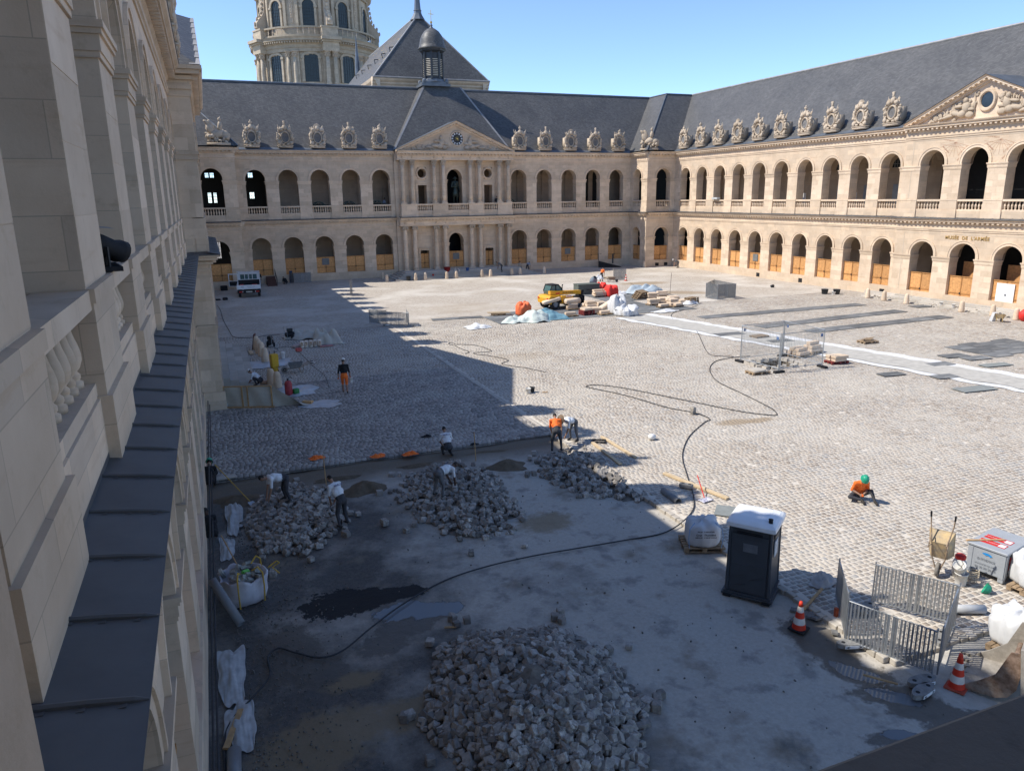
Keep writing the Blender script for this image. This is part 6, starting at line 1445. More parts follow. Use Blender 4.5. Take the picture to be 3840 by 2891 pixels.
drape(tl[2][0]+.3, tl[2][1]+1.0, .02, 0, 1.1, 1.3, .16, PL, 'crumpled clear polythene under the red cylinder', 68, 'polythene_sheet', 'plastic sheet'); drape(tl[3][0], tl[3][1], .02, -.1, 1.0, .75, .05, PL, 'flat pale polythene beside the plastic screen', 69, 'polythene_sheet', 'plastic sheet'); drape(tl[4][0], tl[4][1], .02, 0, 1.5, 1.2, .14, PL, 'wide polythene sheet spread under the yellow machine', 70, 'polythene_sheet', 'plastic sheet')
x, y = (674.18, 758.32); 
for p, l, sd, rx, ry in (((0.78, 25.00), 'torn pale membrane strip along the wall foot by the first heap', 71, .28, 1.5), ((0.50, 22.52), 'torn pale membrane strip hanging toward the rubble sack', 78, .22, .8), ((0.43, 15.87), 'torn pale membrane strip at the wall foot near the cable bend', 72, .3, 1.1), ((0.55, 14.02), 'torn pale membrane strip beside the plank at the wall foot', 73, .3, .8)): drape(p[0], p[1], ZD+.03, .0, rx, ry, .14, M('torn_membrane', (.40,.40,.39), .8, .2, 4, .2), l, sd, 'membrane_strip', 'membrane')
# sagging plastic screen on its timber frame
sc = thing('plastic_screen', 'cream plastic screen on a timber frame before the shaded steps', 'screen', (.79, 39.05, 0), math.atan2(38.16-39.05, 3.17-.79))
for x in (.05, .98, 1.25, 2.45): m = MB(); m.box(x-.035, x+.035, -.04, .0, .08, 1.15); m.build('stud', WOOD, sc)
m = MB(); m.box(0,2.55,-.05,.05,.0,.09); m.build('bottom_rail', WOOD, sc); m = MB(); m.box(0,2.5,.0,.04,1.1,1.16); m.build('top_rail', WOOD, sc)
m = MB(); P = []; nn = 24
for i in range(nn+1):
    u = -.9+5.1*i/nn
    for j in range(7):
        f = j/6; top = 1.17 if 0 <= u <= 2.5 else max(.05, 1.17-(.95*(-u) if u < 0 else .75*(u-2.5)**.9)); bot = .03; P.append((u, .06+.05*sin(u*5+f*3)+(.5*(1-f) if u > 2.6 else 0)*(u-2.6), bot+(top-bot)*f))
m.add(P, [(i*7+j, (i+1)*7+j, (i+1)*7+j+1, i*7+j+1) for i in range(nn) for j in range(6)]); m.build('sheet', CREAM, sc, True)
# ================================================================== cables and hoses
def cable(pts, r, label, z=.03, mat=None, name='cable', n=5):
    V = [Vector((p[0], p[1], z if len(p) < 3 else p[2])) for p in pts]; out = []
    for i in range(len(V)-1):
        p0, p1, p2, p3 = V[max(i-1,0)], V[i], V[i+1], V[min(i+2,len(V)-1)]; k = 8
        for q in range(k):
            t = q/k; out.append(.5*((2*p1)+(p2-p0)*t+(2*p0-5*p1+4*p2-p3)*t*t+(3*p1-p0-3*p2+p3)*t**3))
    out.append(V[-1]); zz = []
    m = MB(); m.tube(out, r, n); return tag(m.build(name, mat or CABLE, None, True), label, 'cable')
def zc(p): return (p[0], p[1], .035 if (p[0] > DX+.0 and p[1] > DY2) or p[1] > DY else (ZD+.065 if p[0] < DX-.3 else -.02))
cable([zc(p) for p in ((0.23, 12.31), (0.22, 13.59), (0.38, 14.24), (0.82, 14.84), (1.21, 15.45), (1.23, 16.19), (1.48, 16.48), (1.86, 16.12), (2.34, 15.72), (2.88, 15.79), (3.66, 16.46), (4.67, 17.25), (6.02, 17.99), (7.35, 18.29), (8.83, 18.36), (10.30, 18.28), (11.84, 18.19), (13.33, 18.18), (14.74, 18.90), (15.62, 20.00), (16.57, 21.74), (17.72, 23.74), (19.33, 25.61), (21.12, 27.03), (21.77, 27.46), (21.71, 28.58), (21.04, 29.94), (20.35, 32.78), (19.42, 34.92), (19.45, 35.36), (20.06, 35.30), (21.08, 34.04), (22.82, 30.15), (23.85, 27.86), (24.73, 26.77), (25.14, 26.84), (25.60, 27.95), (26.08, 30.66), (26.53, 33.22), (27.86, 35.75), (29.56, 37.50), (31.15, 37.96), (32.56, 37.91))], .021, 'long black cable snaking from the wall foot across setts to the pit fence', n=6)
cable([(43.18, 58.47), (41.06, 56.94), (38.79, 55.64), (37.81, 54.74), (36.54, 52.72), (35.93, 50.56), (35.95, 48.99), (34.29, 45.89), (30.77, 39.92), (30.87, 38.75), (31.47, 38.17)], .02, 'black cable running from the block pallets over the fabric to the pit')
cable([(16.14, 46.66), (16.53, 47.00), (16.40, 48.32), (16.33, 49.61), (16.13, 50.42), (16.50, 50.84), (16.53, 49.99), (17.05, 49.68), (17.77, 48.92), (18.07, 46.91), (17.76, 46.52), (16.76, 46.62), (16.75, 46.00), (17.32, 45.32), (18.00, 43.51), (17.24, 42.69), (17.55, 41.77), (18.21, 40.80), (18.77, 39.35)], .02, 'loose black cable curled in loops at the shadow edge')
cable([(1.05, 79.84), (1.29, 75.74), (1.38, 69.94), (1.70, 63.81), (1.95, 60.37), (2.82, 59.50), (3.66, 59.45), (4.33, 59.89), (5.33, 59.86)], .018, 'thin cable along the shaded setts to the compressors'); cable([(4.46, 54.38), (4.65, 53.53), (4.21, 52.11), (4.35, 51.17), (4.11, 50.11)], .015, 'short hose below the pressure washer'); cable([(4.65, 54.29), (5.57, 54.23), (5.94, 51.63), (6.22, 47.22), (6.50, 44.21), (6.31, 41.01)], .012, 'thin cord from the washer past the wheelbarrow')
cable([(46.94, 77.12), (45.76, 73.44), (45.43, 70.08), (45.47, 67.17), (44.80, 63.70)], .018, 'cable trailing from the brown sand to the stacked pallets'); cable([(13.49, 106.82), (15.62, 107.89)], .015, 'black cable at the plinth right of the barrier', .6)
# conduits fixed along the wall foot
for k, (x, z) in enumerate(((.10,.75),(.16,.55))):
    m = MB(); m.tube([(x,-2,z),(x,10,z+.02),(x,24,z-.02),(x,38,z)], .022, 6); tag(m.build('conduit', CABLE), ('upper','lower')[k]+' grey conduit running along the shaded plinth', 'conduit')
# ================================================================== pipes, planks and small items
PVC = M('pvc_grey', (.20,.205,.21), .45, .1, 3, .05); PVCL = M('pvc_pale', (.40,.41,.42), .45, .1, 3)
def pipe(a, b, r, mat, label, za=None, zb=None):
    a, b = Vector(a), Vector(b); d = (b-a); R_ = d.to_track_quat('Z','Y').to_matrix().to_4x4(); m = MB(Matrix.Translation(a) @ R_); L_ = d.length
    m.lathe([(r*.88,0),(r,0),(r,L_),(r*.88,L_),(r*.88,0)], 20, cap=False); return tag(m.build('pipe', mat, None, True), label, 'pipe')
pipe((.14, 18.75, .86), (.72, 17.85, ZD+.10), .11, PVC, 'dark grey pipe leaning on the wall beside the rubble sack'); pipe((*(0.40, 13.22), ZD+.12), (*(0.36, 12.03), ZD+.12), .13, PVC, 'grey pipe end lying at the wall foot near the cable')
p0, p1 = (14.90, 20.77, -0.050), (14.86, 19.80, -0.050); pipe((p0[0],p0[1],.09), (p1[0],p1[1],.05), .13, PVC, 'grey pipe lying at the paving edge below the timber')
p0, p1 = (17.13, 11.32, 0.000), (17.86, 11.01, 0.000); pipe((p0[0],p0[1],.13), (p1[0],p1[1],.13), .11, PVCL, 'pale grey pipe lying behind the barriers on the setts')
def plank(a, b, w_, th, z, mat, label, zb=None, group=None):
    a, b = Vector((*a[:2], z)), Vector((*b[:2], z if zb is None else zb)); d = b-a; m = MB(Matrix.Translation((a+b)/2) @ d.to_track_quat('X','Z').to_matrix().to_4x4()); m.bbox(-d.length/2, d.length/2, -w_/2, w_/2, -th/2, th/2, .004); return tag(m.build('plank', mat, None), label, 'plank', group)
plank((15.92, 22.29), (16.57, 19.36), .17, .07, .06, WOODPALE, 'long pale timber lying on the setts beside the black cable'); plank((15.17, 26.59), (14.92, 23.82), .14, .06, .05, WOODPALE, 'pale plank lying beside the corner heap'); plank((15.91, 27.15), (15.87, 24.26), .14, .05, .05, WOODPALE, 'pale plank lying parallel behind the corner heap plank')
plank((13.42, 12.68), (14.91, 13.32), .07, .04, ZD+.08, WOOD, 'rough stick leaning over the broken edge by the cone', .15); plank((13.24, 10.36), (13.66, 9.83), .05, .03, ZD+.1, WOOD, 'thin stick lying in the puddle'); plank((0.25, 13.37), (0.57, 14.47), .12, .05, ZD+.1, WOOD, 'weathered plank at the wall foot by the cable'); plank((5.36, 15.79), (5.63, 15.69), .06, .03, ZD+.06, WOOD, 'short wood scrap beside the tall heap')
plank((0.08, 28.51), (0.98, 28.63), .3, .05, .06, STEPST, 'pale board on the setts at the trench edge by the wall')
def matp(p, sx, sy, rz, label, group=None, mat=None, z=.038): 
    m = MB(); m.bbox(-sx/2, sx/2, -sy/2, sy/2, -.012, .012, .004)
    return tag(m.build('ground_mat', mat or MATG, None, False, (p[0], p[1], z), rz), label, 'ground mat', group)
MATG = M('mat_grey', (.135,.14,.142), .8, .25, 2.0, .3, 0, .25, dirt=(.24,.235,.22)); MATP = M('mat_pale', (.22,.235,.225), .75, .15, 3.0, .2)
m = MB(); m.bbox(-.55,.55,-.42,.42,-.01,.015,.004); tag(m.build('panel_sheet', MATP, None, False, (*(16.03, 18.42), .045), -.75), 'pale grey-green sheet lying at the paving edge behind the toilet', 'panel')
# grey matting under the machine and in three rows
W1 = [(18.03, 61.82), (22.82, 61.23), (22.37, 56.50), (25.77, 55.98), (30.21, 56.98)]; 
poly1 = [(22.47, 60.67), (24.75, 61.82), (28.65, 63.29), (33.14, 64.76), (37.64, 67.19), (36.32, 70.49), (38.35, 72.45), (42.36, 70.03), (41.01, 65.42), (39.80, 61.31), (40.67, 58.69), (42.84, 58.11), (40.60, 57.18), (35.73, 56.72), (33.95, 56.69), (32.96, 56.73), (28.38, 56.82), (24.87, 56.48), (22.50, 56.69)]
random.seed(17); x0 = min(p[0] for p in poly1); y0 = min(p[1] for p in poly1); x1 = max(p[0] for p in poly1); y1 = max(p[1] for p in poly1)
yy = y0
while yy < y1:
    xx = x0
    while xx < x1:
        if point_in(poly1, xx+1.2, yy+.75): matp((xx+1.2, yy+.75), 2.38, 1.48, random.uniform(-.01,.01), 'dark grey plastic mat of the floor around the yellow machine', 'mats around the yellow machine', z=.036+random.uniform(-.003,.003))
        xx += 2.4
    yy += 1.5
def matrow(a, b, w_, label, group, n=8):
    a, b = Vector(a), Vector(b); d = b-a; rz = math.atan2(d.y, d.x)
    for k in range(n): c = a+d*((k+.5)/n); matp((c.x+random.uniform(-.08,.08), c.y+random.uniform(-.08,.08)), d.length/n-.03, w_, rz+random.uniform(-.03,.03), label, group, z=.038+.002*(k % 2))
matrow((38.94, 52.19), (56.78, 52.05), 1.35, 'dark grey mat in the farthest of three rows to the museum entrance', 'first mat row'); matrow((40.32, 46.37), (56.65, 47.58), 1.35, 'dark grey mat in the middle of three rows to the museum entrance', 'second mat row'); matrow((42.19, 43.15), (57.45, 43.69), 1.35, 'dark grey mat in the nearest of three rows to the museum entrance', 'third mat row', 7)
matrow([(17.96, 61.45)][0], [(22.58, 60.98)][0], 1.0, 'thin dark mat strip running left from the machine floor', 'mat strip left of the machine floor', 4)
for (pq, sx, sy, l) in (((36.23, 44.78),2.2,1.0,'loose dark mat on the white fabric edge behind the pit'),((37.71, 41.02),1.8,.9,'loose dark mat lying inside the fence line'),((36.43, 30.43),1.5,.75,'small loose mat on the white fabric south edge'),((41.16, 31.13),1.6,.8,'loose mat on the gravel strip middle'),((44.00, 32.45),1.8,.9,'loose mat on the far fabric edge'),((44.60, 31.40),1.8,.9,'loose mat overlapping its neighbour on the far edge'),((38.62, 28.78),1.5,.8,'ribbed loose mat on the gravel near the fabric'),((43.85, 29.58),2.0,.7,'pale loose mat at the far fabric edge'),((37.59, 26.18),2.2,.9,'ribbed pale mat crossing the near fabric edge'),((60.91, 48.57),3.0,1.2,'dark mat beside the museum wheelbarrow')): matp(pq, sx, sy, -.1, l, None, MATG if 'pale' not in l else MATP, .062)
for i in range(3):
    for j in range(4): p = (46.74, 34.10); matp((p[0]+1.6*j, p[1]-1.25*i+.3*(j % 2)), 1.58, 1.2, .0, 'dark grey mat of the square floor beyond the gravel strip', 'mats of the square floor', z=.037)
# white geotextile with gravel strip
ca_, cb_ = Vector((34.22, 55.41)), Vector((41.42, 23.37)); d = (cb_-ca_); nrm = Vector((-d.y, d.x)).normalized(); random.seed(8)
def ribbon(name, off0, off1, z, mat, amp, kind='structure'):
    m = MB(); P = []; k = 60
    for i in range(k+1):
        c = ca_+d*(i/k); P += [(*(c+nrm*(off0+amp*sin(i*1.3)+random.uniform(-amp,amp))), z+random.uniform(0,.02)), (*(c+nrm*(off1+amp*cos(i*1.7)+random.uniform(-amp,amp))), z+random.uniform(0,.02))]
    m.add(P, [(2*i, 2*i+1, 2*i+3, 2*i+2) for i in range(k)]); tag(m.build(name, mat), kind=kind)
ribbon('geotextile', -1.9, 2.3, .028, FAB, .12); ribbon('gravel_strip', -1.25, 1.4, .052, M('strip_gravel', (.42,.40,.36), .95, .15, 2.5, .4), .10)
# ---- small things on the setts
def sett(x, y, z, label, s=1.0, mat=None, group=None):
    m = SETT[3]; me = m.mesh('loose_sett', mat or SETTM); return tag(link('loose_sett', me, None, (x, y, z+.09*s), (0,0,random.random()*3), (s,)*3), label, 'paving stone', group)
sett(*(1.67, 20.21), ZD+.03, 'single loose paving stone left of the tar patch', 1.05); sett(*(5.30, 22.31), ZD+.03, 'single stone between the two trench heaps', 1.1)
x, y = (21.56, 28.47); sett(x, y, .02, 'lower stone of two weighing down the cable', 1.0); sett(x, y, .19, 'upper stone of two weighing down the cable', 1.0)
m = MB(); m.bbox(-.16,.16,-.13,.13,0,.24,.06); tag(m.build('white_block', M('white_plastic', (.7,.69,.66), .5, .06), None, True, (*(17.71, 25.99), .02), .3), 'small white plastic block alone on the sunny setts', 'block')
o = thing('metal_frame', 'black rectangular metal frame lying on the setts by the bent workers', 'frame', (*(15.49, 26.65), .05), -.5)
for a in ((-.3,.3,-.2,-.14),(-.3,.3,.14,.2),(-.3,-.24,-.14,.14),(.24,.3,-.14,.14)): m = MB(); m.box(*a,-.02,.03); m.build('rail', BLACK, o)
o = thing('cable_box', 'grey plastic block holding the cable down beside the long timber', 'cable block', (*(15.87, 20.81), .03), -.9); m = MB(); m.bbox(-.24,.24,-.11,.11,0,.16,.03); m.build('body', FOOT, o)
for s in (-1, 1): m = MB(); m.box(s*.12-.05,s*.12+.05,-.03,.03,.158,.17); m.build('slot', BLACK, o)
m = MB(); P = [(i*.06-.24, j*.06-.15, .02+.02*abs(sin(i*2+j*3))) for j in range(6) for i in range(9)]; m.add(P, [(j*9+i, j*9+i+1, (j+1)*9+i+1, (j+1)*9+i) for j in range(5) for i in range(8)]); tag(m.build('patterned_cloth', M('cloth_pattern', (.05,.05,.22), .8, .2, 18, 0, 0, 0, .2, (.75,.73,.72)), None, True, (*(15.83, 19.60), .02), .2), 'blue and white patterned cloth on the setts below the timber', 'cloth')
def bucket(x, y, z, label, col, r=.14, h=.26, group=None):
    o = thing('bucket', label, 'bucket', (x, y, z), random.random(), group); m = MB(); m.lathe([(r*.8,0),(r,h),(r*1.06,h),(r*1.06,h-.03),(r*.97,h-.03),(r*.76,.02),(0,.02)], 16, cap=False); m.build('pail', col, o, True)
    m = MB(); m.tube([(r*1.04*cos(t),0.02+r*.9*sin(t)*-.3,h-.02-.10*sin(t)) for t in [pi*i/8 for i in range(9)]], .006, 4); m.build('handle', DARKMETAL, o); return o
WB = M('bucket_white', (.62,.61,.58), .55, .15, 5); BKB = M('bucket_black', (.035,.037,.04), .6, .2, 5); GNB = M('helmet_green', (.02,.30,.18), .4, .1)
x, y = (15.93, 35.34); bucket(x, y, .03, 'white bucket standing alone at the shadow corner', WB); bucket(x+.3, y+.15, .03, 'black bucket behind the white one at the shadow corner', BKB); plank((x+.7,y-.25), (x+1.0,y-.3), .05, .04, .05, WOOD, 'short wooden handle beside the white bucket')
for i, p in enumerate(((59.4,59.3),(60.3,58.6))): bucket(p[0], p[1], .02, 'black tub with whitewashed rim near the museum bollards', BKB, .35, .5, 'tubs near the museum bollards')
bucket(59.9,58.6,.02, 'small white bucket between the black tubs', WB, .2, .3)
bucket(24.0, 93.1, .02, 'dark bin before the column steps', BKB, .28, .55)
for i, (x, y, z, l, c_, r, h) in enumerate(((30.9,95.3,.66,'white pail on the column steps',WB,.16,.4),(31.4,95.2,.66,'second white pail beside the red tub',WB,.14,.3),(32.6,95.2,.66,'blue tub on the column steps',M('tub_blue',(.03,.10,.30),.5),.22,.4),(29.9,95.6,.66,'large dark red tub on the column steps',M('tub_red',(.25,.02,.02),.5),.45,.6),(27.6,94.4,.33,'small red can low on the column steps',REDP,.14,.22))): bucket(x, y, z, l, c_, r, h)
# ================================================================== people
SKIN = M('skin', (.32,.19,.13), .6, .1, 8); SKIND = M('skin_dark', (.10,.055,.038), .6, .1, 8); HAIR = M('dark_hair', (.02,.017,.015), .7, .3, 20)
WSH = M('white_cotton', (.68,.69,.70), .85, .08, 8, .2); DTR = M('charcoal_trousers', (.055,.055,.06), .85, .3, 9, .2); BSH = M('black_cotton', (.018,.018,.02), .85, .3, 9); OSH = M('hi_vis_orange', (.85,.17,.03), .75, .1, 7, .1); BOOT = M('work_boot', (.035,.03,.026), .8, .3, 9); BLUSH = M('pale_blue_shirt', (.25,.30,.38), .85); GTR = M('grey_trousers', (.13,.13,.135), .85, .25, 9, .2); WCAP = M('white_cap', (.72,.71,.68), .7); SKI = {}
def person(label, loc, rz, J, cloth, hat=None, sleeve='short', shorts=False, name='person', group=None, scale=1.0, vox=.017, text=None):
    """J: joint positions (x right, y ahead, z up); one body surface grown round the bones and remeshed"""
    sk, sh, tr, bo = cloth; o = thing(name, label, 'person', loc, rz, group); o.scale = (scale,)*3
    V = {k: Vector(v) for k, v in J.items()}
    B = []   # (a, b, ra, rb, material)
    up = (V['neck']-V['pelvis']).normalized()
    B.append((V['pelvis'], V['waist'], .135, .135, 2)); B.append((V['waist'], V['chest'], .135, .155, 1)); B.append((V['chest'], V['neck']-up*.05, .15, .075, 1)); B.append((V['neck']-up*.03, V['head'], .055, .06, 0))
    for s in 'LR':
        B.append((V['chest']+up*.10, V['sh'+s], .10, .075, 1)); B.append((V['sh'+s], V['el'+s], .062, .047, 1)); B.append((V['el'+s], V['ha'+s], .044, .030, 1 if sleeve == 'long' else 0))
        B.append((V['pelvis'], V['hi'+s], .12, .105, 2)); B.append((V['hi'+s], V['kn'+s], .098, .066, 2)); B.append((V['kn'+s], V['an'+s], .064, .045, 2)); B.append((V['an'+s], V['to'+s], .048, .04, 3))
    m = MB()
    for a, b, ra, rb, mi in B:
        d = (b-a); n = 4
        m.tube([a+d*(i/n) for i in range(n+1)], [ra+(rb-ra)*i/n for i in range(n+1)], 10); m.ell(a, (ra,)*3, n=10, m=7); m.ell(b, (rb,)*3, n=10, m=7)
    # wider than deep torso
    side = (V['shR']-V['shL']).normalized()
    for f, w_, r in ((.0,.07,.115),(.35,.06,.115),(.7,.085,.125)):
        c = V['pelvis'].lerp(V['chest'], f)
        for s in (-1, 1): m.ell(c+side*s*w_, (r,)*3, n=10, m=7)
    # head with jaw, nose and ears
    hd = V['head']; fw = Vector(J.get('face', (0,1,0))).normalized(); hu = (hd-V['neck']).normalized(); rt = fw.cross(hu).normalized(); fw = hu.cross(rt).normalized()
    Rh = Matrix((rt, fw, hu)).transposed().to_euler()
    m.ell(hd+hu*.06, (.078,.095,.11), Rh, 12, 9); m.ell(hd+hu*-.01+fw*.03, (.058,.062,.07), Rh, 10, 7); m.ell(hd+hu*.035+fw*.105, (.016,.022,.026), Rh, 6, 5)
    for s in (-1, 1): m.ell(hd+hu*.04+rt*s*.08, (.014,.025,.032), Rh, 6, 5)
    # hands: palm, four fingers and thumb
    for s in 'LR':
        h = V['ha'+s]; d = (h-V['el'+s]).normalized(); sd = d.cross(Vector((0,1,.2))).normalized(); nn = d.cross(sd).normalized(); m.ell(h+d*.045, (.03,.03,.05), d.to_track_quat('Z','Y').to_euler(), 8, 6)
        for q, l in ((-.034,.062),(-.012,.074),(.011,.07),(.033,.054)): p = h+d*.085+sd*q; m.tube([p-d*.02, p+d*l*.5+nn*.008, p+d*l*.8+nn*.03], .0105, 5)
        p = h+d*.03+sd*.03; m.tube([p, p+sd*.035+d*.025, p+sd*.04+d*.055], .0115, 5)
    me = m.mesh('body_raw', SKIN); ob = bpy.data.objects.new('tmp', me); C.objects.link(ob); md = ob.modifiers.new('r', 'REMESH'); md.mode = 'VOXEL'; md.voxel_size = vox; md.use_smooth_shade = True
    dg = bpy.context.evaluated_depsgraph_get(); bm_ = bpy.data.meshes.new_from_object(ob.evaluated_get(dg)); bpy.data.objects.remove(ob); bpy.data.meshes.remove(me)
    bm_.materials.clear(); mats = [sk, sh, tr, bo, HAIR]
    for q in mats: bm_.materials.append(q)
    n = len(bm_.polygons); ce = np.empty(n*3); bm_.polygons.foreach_get('center', ce); ce = ce.reshape(-1, 3); best = np.full(n, 1e9); idx = np.zeros(n, dtype=np.int32); tt = np.zeros(n)
    for bi, (a, b, ra, rb, mi) in enumerate(B):
        a_, d = np.array(a), np.array(b-a); t = np.clip(((ce-a_) @ d)/(d @ d+1e-9), 0, 1); dist = np.linalg.norm(ce-(a_+t[:, None]*d), axis=1)/(ra+(rb-ra)*t); k = dist < best
        mm = np.full(n, mi)
        if shorts and mi == 2 and abs(ra-.064) < 1e-6: mm = np.where(t > .15, 0, 2)
        best[k] = dist[k]; idx[k] = mm[k]
    hc = np.array(hd+hu*.06); rel = ce-hc; near = np.linalg.norm(rel, axis=1) < .16
    hairm = near & ((rel @ np.array(hu) > .035) | (rel @ np.array(fw) < -.02)) & (rel @ np.array(hu) > -.06)
    idx[near & ((ce-np.array(V['neck'])) @ np.array(hu) > .05)] = 0; idx[hairm] = 4
    bm_.polygons.foreach_set('material_index', idx); bm_.polygons.foreach_set('use_smooth', [True]*n); bm_.update(); body = link('body', bm_, o)
    Hm = Matrix.Translation(hd+hu*.06) @ Matrix((rt, fw, hu)).transposed().to_4x4()
    if hat == 'cap': m = MB(Hm); m.lathe([(.092,.02),(.098,.05),(.088,.09),(.05,.125),(0,.135)], 14, sy=1.2, cap=False); m.add([(-.06,.10,.03),(.06,.10,.03),(.05,.19,.02),(-.05,.19,.02)], [(0,1,2,3)]); m.build('cap', WCAP, o, True)
    if hat == 'helmet': m = MB(Hm); m.lathe([(.135,.0),(.125,.015),(.118,.05),(.10,.11),(.06,.15),(0,.165)], 18, sy=1.18, cap=False); m.tube([(0,-.13,.03),(0,-.08,.13),(0,0,.17),(0,.08,.13),(0,.13,.03)], .012, 5); m.build('helmet', GNB, o, True)
    if hat == 'brim': m = MB(Hm); m.lathe([(.21,.035),(.205,.045),(.10,.05),(.095,.10),(.07,.14),(0,.15)], 18, sy=1.1, cap=False); m.build('brimmed_hat', M('straw_hat', (.17,.12,.08), .85, .2, 9), o, True)
    if hat == 'vest':  pass
    if text:
        bk = V['chest']-fw*0; nrm = (up.cross(side)).normalized(); nrm = nrm if nrm.y < 0 else -nrm
        me = text_mesh(text, .085, 'lettering', .001, bold=.002); me.materials.append(M('shirt_print', (.03,.03,.12), .8)); R_ = Matrix((side, up, side.cross(up))).transposed()
        if (R_ @ Vector((0,0,1))).dot(nrm) < 0: R_ = Matrix((-side, up, (-side).cross(up))).transposed()
        link('lettering', me, o, tuple(V['chest']+up*.05+nrm*.166), R_.to_euler())
    return o
def torso(pel, lean, bend=0.0, side=0.0):
    """pelvis position, forward lean (rad), extra bend of upper back"""
    p = Vector(pel); a = Vector((side, sin(lean), cos(lean))).normalized(); b = Vector((side, sin(lean+bend), cos(lean+bend))).normalized(); w_ = p+a*.16; c = w_+a*.10+b*.16; n = c+b*.21; h = n+Vector((side*.5, sin(lean*.6+bend+.25), cos(lean*.6+bend+.25))).normalized()*.13
    s = Vector((1,0,0)); J = dict(pelvis=p, waist=w_, chest=c, neck=n, head=h, shL=c+b*.12-s*.19, shR=c+b*.12+s*.19, hiL=p-s*.10-Vector((0,0,.03)), hiR=p+s*.10-Vector((0,0,.03)))
    J['face'] = (0, cos(lean*.6+bend+.25), -sin(lean*.6+bend+.25)); return J
def legs(J, kL, aL, kR, aR):
    J['knL'], J['anL'], J['knR'], J['anR'] = kL, aL, kR, aR
    for s, a in (('L', aL), ('R', aR)): J['to'+s] = (a[0], a[1]+.17, max(.04, a[2]-.045))
    return J
def arms(J, eL, hL, eR, hR): J['elL'], J['haL'], J['elR'], J['haR'] = eL, hL, eR, hR; return J
def stand(lean=.05): J = torso((0,0,.93), lean); legs(J, (-.12,.03,.50), (-.13,-.02,.085), (.12,.03,.50), (.13,-.02,.085)); return arms(J, (-.27,-.02,1.12), (-.27,.12,.88), (.27,-.02,1.12), (.27,.12,.88))
def bendover(lean=1.25, hz=.84, reach=.45, hand=.25, spread=.18):
    J = torso((0,0,hz), lean, .3); legs(J, (-spread,.06,.46), (-spread*1.1,-.05,.085), (spread,.08,.46), (spread*1.1,.0,.085)); y = J['shL'].y; z = J['shL'].z
    return arms(J, (-.22,y+.02,z-.27), (-.10,y+.12,max(.1,hand)), (.22,y+.02,z-.27), (.10,y+.14,max(.1,hand)))
def walk():
    J = torso((0,0,.94), .06); legs(J, (-.09,.20,.53), (-.08,.16,.10), (.10,.02,.50), (.10,-.30,.14)); return arms(J, (-.29,-.10,1.14), (-.30,.02,.90), (.27,.06,1.12), (.30,.16,.90))
def kneel():
    J = torso((0,-.05,.40), .55, .2); legs(J, (-.16,.30,.30), (-.15,.12,.07), (.16,.30,.09), (.15,-.12,.06)); return arms(J, (-.26,.28,.62), (-.10,.48,.35), (.26,.28,.62), (.10,.48,.32))
def crouch(): J = torso((0,-.1,.30), .75, .2); legs(J, (-.18,.28,.48), (-.17,.10,.085), (.18,.28,.48), (.17,.10,.085)); return arms(J, (-.24,.36,.42), (-.10,.55,.20), (.24,.36,.42), (.10,.55,.18))
def sit():
    J = torso((0,0,.13), .30, .35); legs(J, (-.30,.33,.36), (-.36,.50,.07), (.36,.30,.16), (.02,.42,.09)); J['hiL'] = Vector((-.11,.02,.12)); J['hiR'] = Vector((.11,.02,.12)); return arms(J, (-.26,.20,.36), (-.06,.34,.26), (.27,.20,.36), (.08,.36,.26))
def sitstep(): J = torso((0,0,.50), .25); legs(J, (-.12,.42,.52), (-.12,.44,.085), (.12,.42,.52), (.12,.44,.085)); return arms(J, (-.25,.12,.72), (-.12,.35,.60), (.25,.12,.72), (.12,.35,.60))
def at(p, z): return (p[0], p[1], z)
WC = (SKIN, WSH, DTR, BOOT); HZ = -.02
person('man in white T-shirt bent double picking stones on the heap by the wall', at((2.55, 25.16), .10), 1.75, bendover(1.2, .85), WC)
person('man in white lettered T-shirt standing stooped with back turned beside the wall heap', at((4.03, 22.60), -.02), .55, bendover(.45, .90, hand=.75, spread=.16), WC, text='PAVECO')
person('man in white T-shirt leaning far forward over the middle heap', at((7.45, 23.36), .12), -1.15, bendover(1.28, .86, hand=.35), (SKIND, WSH, GTR, BOOT), text='PAV')
person('man in white lettered vest kneeling at the paving edge', at((9.13, 27.75), -.05), .0, kneel(), WC, text='PAVECO')
person('worker in orange vest stooping at the corner of the trench', at((13.43, 26.46), -.06), -.3, bendover(.75, .88, hand=.55), (SKIN, OSH, DTR, BOOT))
person('man in white shirt and brimmed hat bent over facing the orange-vested worker', at((14.62, 27.25), .0), 1.9, bendover(1.15, .88, hand=.35), (SKIN, WSH, GTR, BOOT), hat='brim')
o = person('man walking in black T-shirt, orange shorts and white cap carrying a bucket', at((6.93, 39.39), .02), -.1, walk(), (SKIN, BSH, OSH, BOOT), hat='cap', shorts=True, scale=1.04)
bucket((6.93, 39.39)[0]+.34, (6.93, 39.39)[1]+.12, .60, 'white bucket carried by the walking man', WB, .13, .27)
person('worker in green helmet and orange shirt sitting cross-legged on the sunny setts', at((20.68, 17.74), .02), 2.75, sit(), (SKIN, OSH, DTR, BOOT), hat='helmet', scale=1.05)
person('worker in orange vest and black trousers pushing the far wheelbarrow', at((44.74, 80.29), .02), -1.1, bendover(.35, .91, hand=.72, spread=.13), (SKIN, OSH, BSH, BOOT))
person('worker in white hood crouching over cables by the plastic screen', at([(2.78, 43.37)][0], .02), 1.2, crouch(), WC, hat='cap')
person('man in black standing by the brown ramp with back turned', at((6.1, 95.2), .02), .0, stand(), (SKIN, BSH, GTR, BOOT))
person('man in black T-shirt and jeans at the pickup bed', at((5.5, 92.6), .02), .9, stand(.15), (SKIN, BSH, M('jeans', (.04,.055,.09), .85), BOOT), hat='cap')
